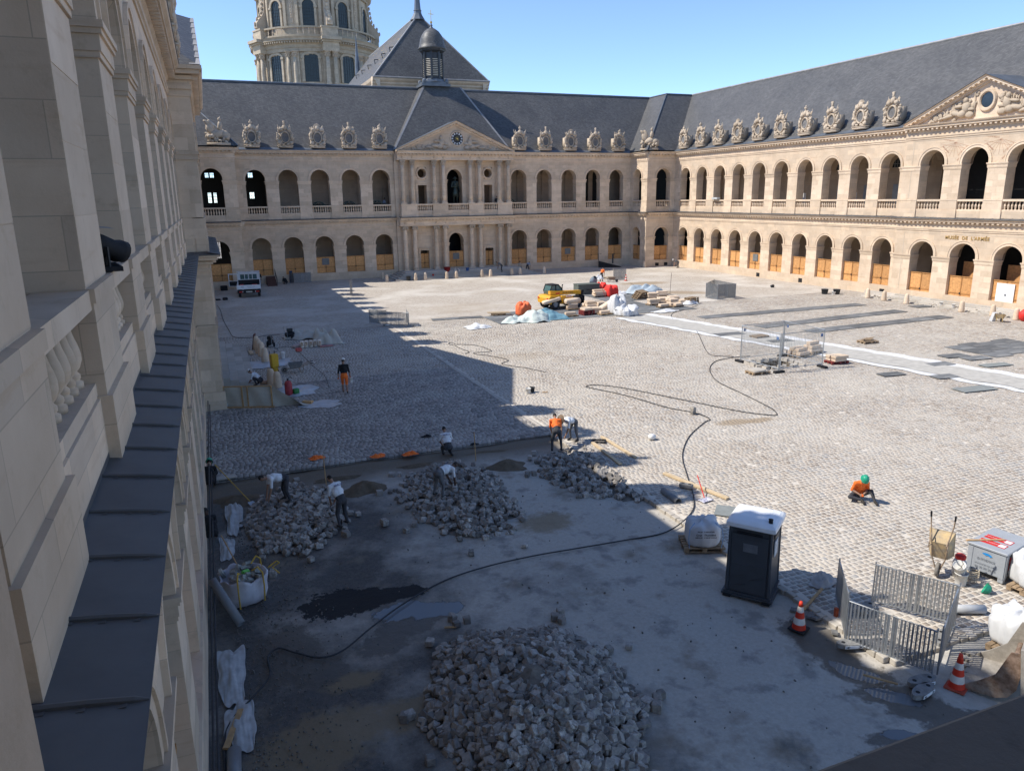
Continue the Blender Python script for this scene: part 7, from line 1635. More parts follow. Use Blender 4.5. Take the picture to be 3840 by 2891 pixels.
person('person in black crouching right of the brown ramp', at((9.3, 96.6), .02), .5, crouch(), (SKIN, BSH, BSH, BOOT))
person('worker in grey bending over on the column steps', at((37.3, 94.6), .33), 1.2, bendover(.8, .86, hand=.5), (SKIN, GTR, DTR, BOOT))
person('man sitting low at the end of the column steps', at((40.4, 95.5), .2), .0, sitstep(), (SKIN, M('beige_shirt', (.35,.29,.22), .85), DTR, BOOT))
person('man in blue-grey bending beside the seated man at the steps', at((41.3, 95.2), .1), -.8, bendover(.9, .86, hand=.4), (SKIN, BLUSH, DTR, BOOT))
person('worker in grey and red cap bending at the pavilion corner', at((62.6, 90.4), .02), 1.3, bendover(1.0, .86, hand=.35), (SKIN, GTR, GTR, BOOT), hat='cap')
person('person in pale blue shirt walking in the upper gallery left of the columns', at((23.1, 100.9), 8.42), -1.2, walk(), (SKIN, BLUSH, DTR, BOOT), sleeve='long')
person('person in black top standing in the upper gallery right of the statue', at((37.9, 97.75), 8.44), 2.9, stand(), (SKIN, BSH, DTR, BOOT))
person('worker in green helmet and dark clothes with shovel close to the wall foot', at((.06, 28.0), -.05), -.1, crouch(), (SKIN, BSH, BSH, BOOT), hat='helmet', sleeve='long')
person('worker in dark clothes crouching at the wall foot', at((.08, 23.3), -.08), .2, crouch(), (SKIND, BSH, BSH, BOOT), sleeve='long')
# statue in the upper niche
st_ = stand(.0); st_['haR'] = (.06,.16,1.18); st_['elR'] = (.30,.05,1.15)
o = person('bronze statue of a man in cocked hat and long coat in the central niche', (32.25, 98.4, 9.45), pi, st_, (BRONZE, BRONZE, BRONZE, BRONZE), name='statue', scale=1.85, vox=.022)
o['category'] = 'statue'
for c in o.children: 
    for i in range(len(c.data.materials)): c.data.materials[i] = BRONZE
m = MB(); m.lathe([(.19,.95),(.22,.7),(.25,.45),(.17,.45)], 14, sy=.7, cap=False); m.ell((0,0,1.72),(.19,.09,.05)); m.ell((0,0,1.76),(.11,.1,.07)); m.build('coat_and_hat', BRONZE, o, True); m = MB(); m.box(-.3,.3,-.25,.25,-.55,-.03); m.build('pedestal', STONE, o)
# ================================================================== tools held or lying
def tool(p0, p1, label, head=None, mat=None):
    a, b = Vector(p0), Vector(p1); o = thing('long_tool', label, 'tool', tuple(a)); d = b-a; m = MB(); m.tube([(0,0,0), tuple(d)], .018, 6); m.build('handle', mat or WOOD, o)
    if head == 'shovel': m = MB(Matrix.Translation(d) @ d.to_track_quat('Z','Y').to_matrix().to_4x4()); m.add([(-.1,0,0),(.1,0,0),(.12,.02,.2),(0,.04,.3),(-.12,.02,.2)], [(0,1,2,3,4)]); m.build('blade', GALV, o)
    return o
tool((.3,28.2,.75), (1.35,26.0,ZD+.08), 'shovel with yellow handle held by the green-helmeted worker at the wall', 'shovel', YEL); tool((.4,21.8,.7), (1.0,19.8,ZD+.06), 'thin rod leaning from the wall foot beside the torn membrane')
x, y = (4.05, 26.51); tool((x,y,ZD), (x-.03,y,1.15), 'upright wooden stake at the trench edge by the wall heap'); x, y = (9.99, 26.76); tool((x,y,ZD), (x-.05,y,1.15), 'upright wooden stake at the trench edge by the kneeling man'); x, y = [(44.60, 65.29)][0]; tool((x,y,0), (x+.1,y,2.4), 'tall rusty rod standing behind the block pallets', None, DARKMETAL)
tool((*(17.00, 19.85),.3) if False else (*(15.89, 19.75),.04), (*(16.22, 20.66),.5), 'red-handled tool leaning beside the patterned cloth', None, REDP)
# flagging cloths on the paving edge
for p, l, sd in (((4.10, 29.39), 'orange vest dropped on the setts near the first stake', 81), ((6.43, 28.59), 'orange vest crumpled at the trench edge between the stakes', 82), ((7.69, 28.33), 'small orange vest flat on the setts by the middle heap', 83)): drape(p[0], p[1], .03, .2, .32, .2, .16, OSH, l, sd, 'hi_vis_vest', 'vest')
x, y = (9.53, 29.32); drape(x-.6, y+1.0, .03, 0, .25, .15, .12, BSH, 'black garment lying on the shaded setts behind the kneeling man', 84, 'garment', 'clothing'); drape(*(10.50, 28.42), .03, 0, .2, .12, .1, BSH, 'black glove bundle at the second stake', 85, 'garment', 'clothing')
# ================================================================== telehandler
YP = M('machine_yellow', (.72,.36,.02), .4, .08, 3, dirt=(.45,.30,.12)); TYRE = M('tyre', (.03,.03,.032), .85, .3, 6, .3); RIM = M('rim_grey', (.30,.31,.32), .5, .15); CABG = M('cab_glass', (.07,.13,.13), .08, .2, 2, spec=.7)
tw = [(29.83, 62.06), (32.28, 62.49)]; a, b = Vector(tw[0]), Vector(tw[1]); d = b-a; ctr = (a+b)/2
te = thing('telehandler', 'yellow telescopic handler with glass cab parked on the grey mats', 'machine', (ctr.x, ctr.y+.75, .05), math.atan2(d.y, d.x)); te.scale = (1.06, 1.05, 1.02); HL = 1.18
def wheel(parent, x, y, r, w_, out=-1, rim=RIM):
    M_ = Matrix.Translation((x, y, r)) @ Matrix.Rotation(pi/2, 4, 'X'); m = MB(M_); m.lathe([(r*.55,-w_/2),(r*.9,-w_/2),(r,-w_*.36),(r,w_*.36),(r*.9,w_/2),(r*.55,w_/2)], 24, cap=False)
    for k in range(18):
        t = 2*pi*k/18
        for s in (-1, 1): m.cbox(((r+.005)*cos(t+s*.06), (r+.005)*sin(t+s*.06), s*w_*.2), (.04,.05,w_*.34), (0,0,t+s*.1))
    o = m.build('wheel', TYRE, parent); m = MB(M_); m.lathe([(r*.56,-w_*.42),(r*.5,-w_*.30),(r*.2,-w_*.25),(r*.18,-w_*.36),(0,-w_*.36)], 20, cap=False); m.lathe([(r*.56,w_*.42),(r*.5,w_*.30),(r*.2,w_*.25),(r*.18,w_*.36),(0,w_*.36)], 20, cap=False); m.build('rim', rim, o, True); return o
for x in (-HL, HL):
    for y in (-.75, .75): wheel(te, x, y, .46, .36)
m = MB(); m.prism([(-1.75,-.45),(1.55,-.45),(1.55,.45),(-1.75,.45)], .42, .75); m.build('chassis', DARKMETAL, te)
def side_poly(pts, y0, y1): 
    q = MB(); n = len(pts); q.add([(x,y0,z) for x,z in pts]+[(x,y1,z) for x,z in pts], [tuple(range(n)), tuple(range(2*n-1,n-1,-1))]+[(i,(i+1)%n,(i+1)%n+n,i+n) for i in range(n)]); return q
side_poly([(-.62,.45),(.62,.45),(.78,.85),(.62,1.12),(-.5,1.18),(-.75,.95)], -.92, -.55).build('engine_cover', YP, te); side_poly([(-.35,.55),(.0,.55),(.08,.75),(-.05,.92),(-.35,.92)], -.935, -.9).build('side_grille', GALV, te)
side_poly([(-1.85,.55),(-1.55,.45),(-1.3,.95),(-.7,1.0),(-.7,1.25),(-1.7,1.25),(-1.9,1.0)], -.9, .9).build('counterweight', YP, te)
for x in (-HL, HL): side_poly([(x-.62,.62),(x-.5,.95),(x-.2,1.06),(x+.2,1.06),(x+.5,.95),(x+.62,.62),(x+.52,.62),(x+.4,.86),(x,.98),(x-.4,.86),(x-.52,.62)], -.96, -.56).build('mudguard', BLACK, te)
m = MB(); m.cbox((.15,-.38,1.38), (3.3,.34,.34), (0,.05,0)); m.build('boom', YP, te); m = MB(); m.cbox((1.9,-.38,1.05), (.25,.3,.9), (0,.25,0)); m.build('boom_head', BLACK, te)
me = text_mesh("06130 75 075", .20, 'lettering', .002, bold=.004); me.materials.append(INK); link('lettering', me, te, (.35,-.555,1.38), (pi/2,.05,0)); me = text_mesh("BERNADY", .12, 'lettering', .002, bold=.004); me.materials.append(REDP); m = MB(); m.box(-.1,.55,-.935,-.925,1.02,1.16); 
o_ = m.build('maker_plate', WHITEP, te); link('lettering', me, o_, (.22,-.94,1.09), (pi/2,0,0)); m = MB(); m.box(-.95,-.5,-.56,-.552,1.32,1.44); m.build('red_plate', REDP, te)
cabp = [(-1.25,1.2),(.10,1.2),(-.1,1.75),(-.45,2.10),(-1.15,2.10),(-1.35,1.6)]
side_poly([(x*.97-.02,z*.99+.01) for x,z in cabp], -.25, .72).build('cab_glazing', CABG, te)
m = MB()
for y in (-.28, .75): m.tube([(x,y,z) for x,z in cabp]+[(cabp[0][0],y,cabp[0][1])], .045, 6); m.tube([(-.7,y,1.2),(-.75,y,2.1)], .035, 6)
for x, z in cabp[2:5]: m.tube([(x,-.28,z),(x,.75,z)], .045, 6)
m.box(-1.18,-.42,-.3,.77,2.09,2.16); m.build('cab_frame', BLACK, te); m = MB(); m.tube([(-1.3,-.2,1.25),(-1.55,-.2,1.25)], .03, 6); m.tube([(.35,.3,1.5),(.35,.3,1.95)], .04, 6); m.tube([(.35,.3,1.95),(.42,.3,2.02)], .05, 6); m.build('exhaust', BLACK, te)
m = MB(); m.box(2.0,2.1,-.7,.6,.25,.95); 
for y in (-.5, .35): m.box(2.1,2.5,y-.06,y+.06,.22,.28); m.box(2.0,2.15,y-.08,y+.08,.2,1.0)
m.build('forks', BLACK, te)
for s in (-1, 1): m = MB(); m.box(-1.95,-1.9,s*.7-.1,s*.7+.1,.95,1.05); m.build('tail_light', REDP, te)
# ================================================================== flatbed pickup
tr = thing('flatbed_truck', 'white tipper pickup parked in shade with its cab door open', 'truck', (4.4, 84.9, 0), -.06); tr.scale = (1.17,)*3; WV = M('truck_white', (.66,.67,.68), .4, .05, 2)
m = MB(); m.box(-.45,.45,.3,5.3,.45,.65); m.build('chassis', BLACK, tr); m = MB(); m.box(-1.02,1.02,.05,3.2,.78,.86); bed = m.build('bed_floor', BLACK, tr)
m = MB(); m.box(-1.04,1.04,0,.05,.80,1.18); tg = m.build('tailgate', WV, tr)
for s in (-1, 1): m = MB(); m.box(s*1.0-.03,s*1.0+.03,.05,3.2,.80,1.18); m.build('drop_side', WV, tr)
for tx, sz, x, z in (("AK", .20, -.55, 1.0), ("Artisans Pavage", .11, .18, 1.04), ("Taille de pierre", .08, .18, .92)): me = text_mesh(tx, sz, 'lettering', .001); me.materials.append(GREYDOOR); link('lettering', me, tg, (x,-.006,z), (pi/2,0,0))
m = MB(); m.box(-1.0,1.0,3.2,3.26,.86,1.35); m.build('headboard', BLACK, tr); m = MB(); m.tube([(-1,3.22,.86),(-1,3.22,2.15),(1,3.22,2.15),(1,3.22,.86)], .04, 6)
for x in (-.35,.35): m.tube([(x,3.22,1.35),(x,3.22,2.15)], .03, 6)
m.tube([(-1,3.22,1.95),(1,3.22,1.95)], .03, 6); m.tube([(-1,3.22,1.38),(1,3.22,1.38)], .03, 6); m.build('ladder_rack', WV, tr)
q = side_poly([(3.4,.55),(5.5,.55),(5.6,1.1),(5.15,1.3),(4.6,1.98),(3.45,2.0)], -.95, .95); q.v = [(y, x, z) for x, y, z in q.v]; q.build('cab', WV, tr)
m = MB(); m.box(-.75,-.05,3.37,3.40,1.35,1.85); m.build('rear_window', CABG, tr); m = MB(); m.box(.05,.75,3.37,3.40,1.35,1.85); m.build('rear_window', CABG, tr)
dm_ = MB(Matrix.Translation((-.96,4.9,0)) @ Matrix.Rotation(-1.0+pi/2+.9, 4, 'Z')); dm_.M = Matrix.Translation((-.96,4.6,0)) @ Matrix.Rotation(2.75, 4, 'Z'); dm_.box(0,1.0,-.03,.03,.6,1.15); dm_.box(0,.06,-.03,.03,1.15,1.8); dm_.box(.94,1.0,-.03,.03,1.15,1.8); dm_.box(0,1.0,-.03,.03,1.74,1.82); cd = dm_.build('door', WV, tr); m = MB(dm_.M); m.box(.08,.92,.031,.05,.65,1.1); m.build('door_trim', BLACK, cd)
for x in (-.85,.85):
    for y in (1.0,4.7): 
        w__ = MB(Matrix.Translation((x,y,.36)) @ Matrix.Rotation(pi/2,4,'Y')); w__.lathe([(.2,-.12),(.34,-.12),(.36,-.08),(.36,.08),(.34,.12),(.2,.12)], 20, cap=False); w_o = w__.build('wheel', TYRE, tr); w__ = MB(w__.M); w__.lathe([(.21,-.1),(.0,-.06)], 16, cap=False); w__.lathe([(.21,.1),(.0,.06)], 16, cap=False); w__.build('rim', RIM, w_o)
m = MB(); m.box(-1.02,1.02,.02,.14,.45,.72); m.build('bumper', BLACK, tr)
for s in (-1, 1): m = MB(); m.box(s*.72-.14,s*.72+.14,.0,.019,.52,.62); m.build('tail_light', REDP, tr); m = MB(); m.box(s*.55-.03,s*.55+.03,-.005,.02,.53,.61); m.build('reverse_light', WHITEP, tr)
m = MB(); m.box(-.26,.26,.0,.019,.5,.61); pl_ = m.build('number_plate', M('plate_yellow', (.6,.58,.5), .5), tr); me = text_mesh("ER 175 WE", .09, 'lettering', .001); me.materials.append(INK); link('lettering', me, pl_, (0,-.004,.555), (pi/2,0,0))
random.seed(2)
for i, (x, y, w_, c_) in enumerate(((-.7,1.4,.4,'left'),(.65,1.2,.55,'right'))): m = MB(); m.bbox(x-w_/2,x+w_/2,y-.3,y+.3,.87,1.3,.03); tag(m.build('tool_box', REDP, None, False, (4.35,84.9,0), -.06), 'red box on the '+('cab-door' if i == 0 else 'ramp')+' side of the pickup bed', 'box')
for i in range(5): plank((4.0+.15*i,86.0), (4.3+.18*i,87.8), .1, .04, .95+.04*i, WOODPALE if i % 2 else GALV, ('board lying across the pickup bed','steel strip lying across the pickup bed')[i % 2 == 0], None, 'load of the pickup bed')
# ramp, rail, boxes at the wall
o = thing('access_ramp', 'brown sloping ramp with handrail to the shaded arcade', 'ramp', (7.6, 95.2, 0)); m = MB(); m.add([(-.55,0,.06),(.55,0,.06),(.55,3.0,.95),(-.55,3.0,.95),(-.55,0,.0),(.55,0,0),(.55,3.0,0),(-.55,3.0,0)], [(0,1,2,3),(0,1,5,4),(1,2,6,5),(3,0,4,7)]); m.build('deck', M('ramp_brown', (.10,.05,.04), .7, .2), o)
for i in range(7): m = MB(); m.box(-.55,.55,.2+i*.4,.24+i*.4,.125+i*.118,.15+i*.118); m.build('cleat', M('ramp_brown_dark', (.06,.03,.025), .7), o)
m = MB(); m.tube([(.58,0,.05),(.58,.0,.9),(.58,3.0,1.85),(.58,3.0,.9)], .02, 5); 
for i in range(1,6): m.tube([(.58,i*.5,.1+i*.15),(.58,i*.5,.95+i*.155)], .014, 5)
m.build('handrail', DARKMETAL, o)
o = thing('access_ramp', 'dark timber ramp leaning at the plinth beside the pavilion', 'ramp', (55.0, 96.6, 0), -.35); m = MB(); m.add([(-1.6,-.6,.9),(1.6,-.6,.06),(1.6,.6,.06),(-1.6,.6,.9),(-1.6,-.6,0),(1.6,-.6,0),(1.6,.6,0),(-1.6,.6,0)], [(0,1,2,3),(0,1,5,4),(1,2,6,5),(3,0,4,7),(2,3,7,6)]); m.build('deck', BLACK, o); m = MB(); m.tube([(-1.6,.6,.9),(-1.6,.6,1.9),(-1.2,.6,1.9)], .03, 5); m.box(.4,.6,.5,.6,.5,1.9); m.build('post', DARKMETAL, o)
for p, s, l in (((2.0,93.5),(.75,.6,.55),'black case beside the open pickup door'),((1.9,84.2),(.5,.35,.28),'small black box on the shaded setts near the wall'),((1.1,84.4),(.7,.4,.14),'flat black case beside the small black box')): m = MB(); m.bbox(-s[0]/2,s[0]/2,-s[1]/2,s[1]/2,0,s[2],.05); tag(m.build('equipment_case', BSH, None, False, (*p,.0), .1), l, 'case')
m = MB(); m.cbox((0,0,.75),(.45,.25,1.5),(.1,0,0),.75); tag(m.build('blue_pedestal', M('dull_blue', (.03,.07,.14), .6), None, False, (10.1,98.2,0)), 'dark blue slab leaning on the plinth beside the ramp', 'panel')
x, y = [(37.90, 70.39)][0]; o = thing('site_chest', 'dark green steel chest at the mat corner beside the red sacks', 'chest', (x, y+.6, .04), -.05); CH = M('chest_green', (.10,.115,.10), .5, .12); m = MB(); m.bbox(-1.25,1.25,-.65,.65,0,.95,.02); m.build('body', CH, o); m = MB(); m.bbox(-1.28,1.28,-.68,.68,.952,1.05,.02); m.build('lid', CH, o); m = MB(); m.box(-.3,.3,-.68,-.655,.45,.52); m.build('handle', DARKMETAL, o)
x, y = [(37.92, 68.06)][0]; stack((x,y), .0, (2,2,2,1), 'pale flat slab stacked in front of the green chest', 'slabs before the green chest', 'pallet under the slabs before the green chest', False, 1, (1.5,.5,.14))
x, y = [(40.16, 72.90)][0]; o = thing('cement_mixer', 'grey drum mixer behind the green chest', 'mixer', (x, y+.8, .02), .3); m = MB(Matrix.Translation((0,0,1.0)) @ Matrix.Rotation(.6,4,'X')); m.lathe([(.12,-.4),(.38,-.3),(.42,0),(.36,.25),(.22,.45),(.24,.48)], 16, cap=False); m.build('drum', M('mixer_grey', (.16,.20,.24), .5, .15), o, True); m = MB(); m.tube([(-.5,.3,0),(-.45,0,.9),(.45,0,.9),(.5,.3,0)], .03, 6); m.tube([(-.5,-.4,0),(-.45,0,.9)], .03, 6); m.tube([(.5,-.4,0),(.45,0,.9)], .03, 6); m.tube([(.6+.3*cos(t),.0,1.0+.3*sin(t)) for t in [2*pi*i/14 for i in range(15)]], .015, 5); m.build('stand', DARKMETAL, o)
x, y = [(37.86, 66.61)][0]; tool((x,y,.05), (x-.5,y+.3,1.5), 'white-bladed shovel leaning on the slabs before the red sacks', None, M('tool_red',(.5,.08,.05),.6))
drape(*[(40.85, 68.83)][0], .04, 0, .9, .5, .35, FAB, 'small white cloth heap beside the full red sack', 91, 'fabric_scrap', 'fabric'); drape(*[(38.11, 56.28)][0], .04, 0, 1.3, .5, .25, FAB, 'white fabric fold at the mat edge before the gravel strip', 92, 'fabric_scrap', 'fabric'); drape(*[(42.99, 59.49)][0], .04, 0, 1.0, .6, .5, FAB, 'white sack slumped under the pallets at the mat end', 93, 'fabric_scrap', 'fabric'); drape(*[(41.90, 75.53)][0], .9, 0, .5, .4, .6, FAB, 'white bag hung on the mixer behind the chest', 94, 'fabric_scrap', 'fabric')
x, y = [(24.06, 61.14)][0]; pallet(x, y, .05, -.1, 'pallet with pale planks on the mats left of the orange sack')
for i in range(4): plank((x-.9,y+.1+.15*i), (x+1.0,y-.5+.17*i), .13, .04, .26+.01*i, WOODPALE, 'pale plank on the pallet left of the orange sack', None, 'planks left of the orange sack')
x, y = [(33.52, 58.89)][0]; m = MB(Matrix.Rotation(-.35,4,'Y')); m.bbox(-1.0,1.0,-.3,.3,0,.42,.12); tag(m.build('carved_block', BLOCK, None, True, (x, y, .3), .3), 'long tan carved stone lying tilted on pallets beside the white sack', 'stone block')
x, y = [(29.53, 61.51)][0]; m = MB(Matrix.Rotation(-.18,4,'Y')); m.bbox(-.9,.9,-.25,.25,0,.3,.05); tag(m.build('carved_block', BLOCK, None, True, (x, y+.3, .75), .1), 'long pale stone resting on the teal tarpaulin load', 'stone block')
x, y = [(31.45, 61.40)][0]; m = MB(Matrix.Translation((0,0,.3)) @ Matrix.Rotation(pi/2,4,'Y')); m.lathe([(.22,-.75),(.26,-.7),(.30,.3),(.27,.75)], 14); tag(m.build('carved_block', BLOCK, None, True, (x, y, .5), .1), 'round tapered stone drum on the stack beside the machine wheel', 'stone block')
# ================================================================== wheelbarrows
def wheelbarrow(loc, rot, label, pan, frame, flip=False):
    o = thing('wheelbarrow', label, 'wheelbarrow', loc); o.rotation_euler = rot
    m = MB(); P = []; 
    for sx, sy, z in ((.28,.20,.28),(.42,.30,.58)):
        for x, y in ((-1,-1),(1,-1),(1,1),(-1,1)): P.append((x*sx-.05*(z > .5), y*sy, z))
    P2_ = [(x*.94, y*.94, z+.012) for x, y, z in P]; m.add(P+P2_, [(3,2,1,0),(0,1,5,4),(1,2,6,5),(2,3,7,6),(3,0,4,7),(8,9,10,11),(8,9,13,12),(9,10,14,13),(10,11,15,14),(11,8,12,15)]); m.tube([(P[i][0],P[i][1],P[i][2]) for i in (4,5,6,7,4)], .012, 5); m.build('pan', pan, o)
    m = MB()
    for s in (-1, 1): m.tube([(.62,s*.05,.19),(.25,s*.16,.25),(-.35,s*.2,.30),(-.75,s*.27,.52),(-.95,s*.28,.55)], .017, 6); m.tube([(-.2,s*.19,.27),(-.32,s*.22,.0),(-.45,s*.2,.02),(-.5,s*.22,.36)], .015, 6)
    m.build('frame', frame, o)
    for s in (-1, 1): m = MB(); m.tube([(-.92,s*.28,.545),(-1.08,s*.285,.565)], .024, 6); m.build('grip', BLACK, o)
    wm = MB(Matrix.Translation((.62,0,.19)) @ Matrix.Rotation(pi/2,4,'X')); wm.lathe([(.11,-.045),(.17,-.045),(.19,-.02),(.19,.02),(.17,.045),(.11,.045)], 20, cap=False); w_ = wm.build('wheel', M('dusty_tyre', (.20,.185,.165), .9, .2, 8), o, True); wm = MB(wm.M); wm.lathe([(.115,-.03),(.03,-.02)], 14, cap=False); wm.lathe([(.115,.03),(.03,.02)], 14, cap=False); wm.build('rim', DARKMETAL, w_); return o
PAN1 = M('pan_dusty', (.42,.36,.28), .8, .25, 5, .3, col2=(.50,.36,.18)); FR1 = M('frame_rusty', (.30,.22,.15), .7, .25, 8); 
x, y = [(18.12, 12.35)][0]; wheelbarrow((x-.05, y+.25, .73), (0, 1.2, .5), 'dusty upturned wheelbarrow standing on its nose beside white buckets', PAN1, FR1)
x, y = [(5.01, 45.88)][0]; wheelbarrow((x, y, .02), (0,0,pi-.1), 'grey wheelbarrow in the shade beside the yellow machine', M('pan_grey', (.20,.20,.195), .7, .2, 5), FR1)
x, y = (45.13, 79.50); wheelbarrow((x+.5, y-.2, .02), (0,0,-.2), 'brown wheelbarrow pushed by the far orange-vested worker', M('pan_brown', (.22,.15,.11), .7, .2), DARKMETAL)
x, y = [(58.67, 39.98)][0]; wheelbarrow((x, y, .02), (0,.2,.5), 'tilted wheelbarrow near the museum bollards', PAN1, M('frame_yellow', (.4,.27,.08), .6))
x, y = [(18.60, 12.23)][0]; bucket(x, y, .02, 'lower white bucket beside the upturned wheelbarrow', WB, .16, .34); q = bucket(x, y+.05, .34, 'upper white bucket tilted on the lower one', WB, .15, .33); q.rotation_euler = (.2,-.5,0)
x, y = [(18.99, 12.25)][0]; o = thing('jerry_can', 'white container with red lid behind the coiled hose', 'canister', (x, y+.35, .02)); m = MB(); m.lathe([(.16,0),(.17,.1),(.17,.4),(.12,.5)], 14); m.build('body', WB, o, True); m = MB(); m.lathe([(.13,.5),(.14,.58),(.1,.62)], 12); m.build('lid', REDP, o, True)
m = MB(); pts = []
for i in range(70): t = i*.45; pts.append((.17*cos(t)+.01*sin(i), .12*sin(t), .05+.30*(i/70)))
m.tube(pts, .012, 5); tag(m.build('coiled_hose', M('hose_cream', (.5,.42,.30), .7), None, True, (x+.02, y-.05, .02)), 'coiled cream hose beside the grey crate', 'hose')
x, y = [(18.80, 11.70)][0]; m = MB(Matrix.Translation((0,0,.12)) @ Matrix.Rotation(2.0,4,'X')); m.lathe([(.14,0),(.13,.02),(.12,.06),(.10,.11),(.06,.15),(0,.165)], 16, sy=1.15, cap=False); tag(m.build('hard_hat', GNB, None, True, (x, y, .03), .6), 'green hard hat lying upside down before the grey crate', 'helmet')
# ---- grey plastic crate
CR = M('crate_grey', (.33,.35,.37), .5, .06, 3, .05); c0 = [(19.45, 12.51), (19.55, 11.90), (21.12, 12.25)]
a, b = Vector(c0[0]), Vector(c0[1]); L1 = 1.0; ang = math.atan2(b.y-a.y, b.x-a.x)
cr_ = thing('plastic_crate', 'grey lidded plastic crate with red notices and blue logo', 'crate', (b.x+.05, b.y-.12, .03), -1.35); ox, oy, Wc, Dc, Hc = -.95, 0.0, .95, 1.45, .80
m = MB(); m.bbox(-Wc, 0, 0, Dc, .12, Hc, .02); m.build('bin', CR, cr_)
for x in (-Wc+.07, -.07):
    for y in (.07, Dc/2, Dc-.07): m = MB(); m.bbox(x-.07, x+.07, y-.07, y+.07, 0, .14, .01); m.build('foot', CR, cr_)
    m = MB(); m.box(x-.06,x+.06,-.012,.0,.12,Hc-.03); m.build('corner_rib', CR, cr_)
for y in (.06, Dc*.5, Dc-.06): m = MB(); m.box(-.001,.014,y-.05,y+.05,.12,Hc-.02); m.build('corner_rib', CR, cr_)
m = MB(); m.bbox(-Wc-.03,.03,-.03,Dc+.03,Hc+.002,Hc+.07,.015); ld = m.build('lid', CR, cr_)
for y0 in (.25, .62):
    m = MB(); m.box(-.85,-.18,y0,y0+.26,Hc+.071,Hc+.076); s_ = m.build('notice', REDP, ld); me = text_mesh("CONSIGNES DE SECURITE", .045, 'lettering', .001); me.materials.append(WHITEP); link('lettering', me, s_, (-.62,y0+.13,Hc+.078)); m = MB(); m.box(-.36,-.2,y0+.04,y0+.22,Hc+.0765,Hc+.078); m.build('pictogram', WHITEP, s_)
for tx, sz, z in (("ENTREPRISE", .085, .50), ("www.rsr-tp.com", .085, .37), ("02 32 50 30 10", .085, .26)): print_on(cr_, tx, sz, -.47, -.014, z, pi/2, 0, GREYDOOR, .001)
m = MB()
for k in range(8): t0, t1 = pi*.15+k*.24, pi*.15+(k+1)*.24; m.add([(-.47+.16*cos(t0),-.015,.60+.11*sin(t0)),(-.47+.16*cos(t1),-.015,.60+.11*sin(t1)),(-.44+.06*cos(t1),-.015,.60+.05*sin(t1)),(-.44+.06*cos(t0),-.015,.60+.05*sin(t0))], [(0,1,2,3)])
m.build('blue_logo', M('logo_blue', (.02,.25,.60), .5), cr_); m = MB(); m.box(.015,.02,.18,.45,.35,.72); m.build('notice', REDP, cr_)
plank((c0[0][0]-.1, c0[0][1]+.25), (c0[0][0]+.85, c0[0][1]-.15), .06, .03, .92, WOOD, 'thin wooden stick lying on the grey crate lid')
# ---- digger bucket
x, y = (14.93, 8.88); bk = thing('digger_bucket', 'rusty toothed digger bucket with hydraulic hoses resting on the muddy ground', 'digger bucket', (15.85, 9.0, ZD+.05), -2.67); bk.scale = (1.2, 1.0, 1.0); RUST = M('rusty_steel', (.16,.085,.05), .7, .35, 5, .4, .3, 0, .3, (.28,.20,.15), dirt=(.42,.38,.32)); DST = M('dusty_steel', (.34,.31,.27), .75, .25, 6, .4, .2)
pr = [(-.75,.02),(-.4,.0),(-.1,.03),(.12,.14),(.24,.36),(.27,.65),(.25,.95),(.22,1.2)]
m = MB(); P = []
for xx in (-.62, .62): P += [(xx, y_, z_) for y_, z_ in pr]
n = len(pr); m.add(P, [(i, i+1, n+i+1, n+i) for i in range(n-1)]); P3_ = [(p[0], p[1]-.02 if p[1] > .2 else p[1], p[2]+.025) for p in P]; m.add(P3_, [(i, i+1, n+i+1, n+i) for i in range(n-1)]); m.build('shell', DST, bk)
for s in (-1, 1): 
    m = MB(); q = [(s*.62, y_, z_) for y_, z_ in pr]+[(s*.62,.05,1.15),(s*.62,-.15,.55),(s*.62,-.45,.25)]; q2 = [(p[0]-s*.03,p[1],p[2]) for p in q]; k = len(q); m.add(q+q2, [tuple(range(k)), tuple(range(2*k-1,k-1,-1))]+[(i,(i+1)%k,(i+1)%k+k,i+k) for i in range(k)]); m.build('side_plate', RUST if s > 0 else DST, bk)
for i in range(6): xx = -.55+i*.22; m = MB(); m.add([(xx-.05,-.70,.0),(xx+.05,-.70,.0),(xx+.025,-.98,.02),(xx-.025,-.98,.02),(xx-.05,-.70,.06),(xx+.05,-.70,.06),(xx+.025,-.98,.035),(xx-.025,-.98,.035)], [(3,2,1,0),(4,5,6,7),(0,1,5,4),(1,2,6,5),(2,3,7,6),(3,0,4,7)]); m.build('tooth', DST, bk)
m = MB(); m.cbox((0,.30,.80), (1.3,.07,1.0), (.12,0,0)); m.build('back_plate', DST, bk)
for xx in (-.35,-.1,.2,.45): m = MB(); m.cbox((xx,.46,.78), (.05,.28,.8), (.12,0,0), .7); m.build('gusset', RUST, bk)
m = MB(); m.tube([(-.3,.85,1.0),(-.2,1.05,.8),(-.25,1.0,.45),(.05,.95,.3),(.15,1.05,.6),(.0,.95,.95),(.2,.9,1.1)], .025, 6); m.tube([(.1,.9,1.15),(.35,1.1,.9),(.4,1.0,.55),(.2,.95,.35)], .022, 6); m.build('hydraulic_hose', BLACK, bk, True)
m = MB(); m.cbox((.15,.88,.9), (.5,.3,.35), (.3,.1,0)); m.build('coupler', DARKMETAL, bk); m = MB(); m.tube([(-.7,.1,.62),(.0,.1,.62)], .06, 10); m.build('pin', RUST, bk)
m = MB(); m.add([(-.3,-.02,0),(.3,.0,0),(.42,.0,.25),(.2,0,.34),(-.1,0,.2),(-.34,0,.3)], [(0,1,2,3,4,5)]); x, y = [(15.31, 13.74)][0]; drape(x, y, .03, .6, .42, .3, .34, M('empty_sack', (.40,.37,.34), .8, .12, 4, .2), 'crumpled empty paper sack on the paving behind the barriers', 95, 'paper_sack', 'sack')
random.seed(33)
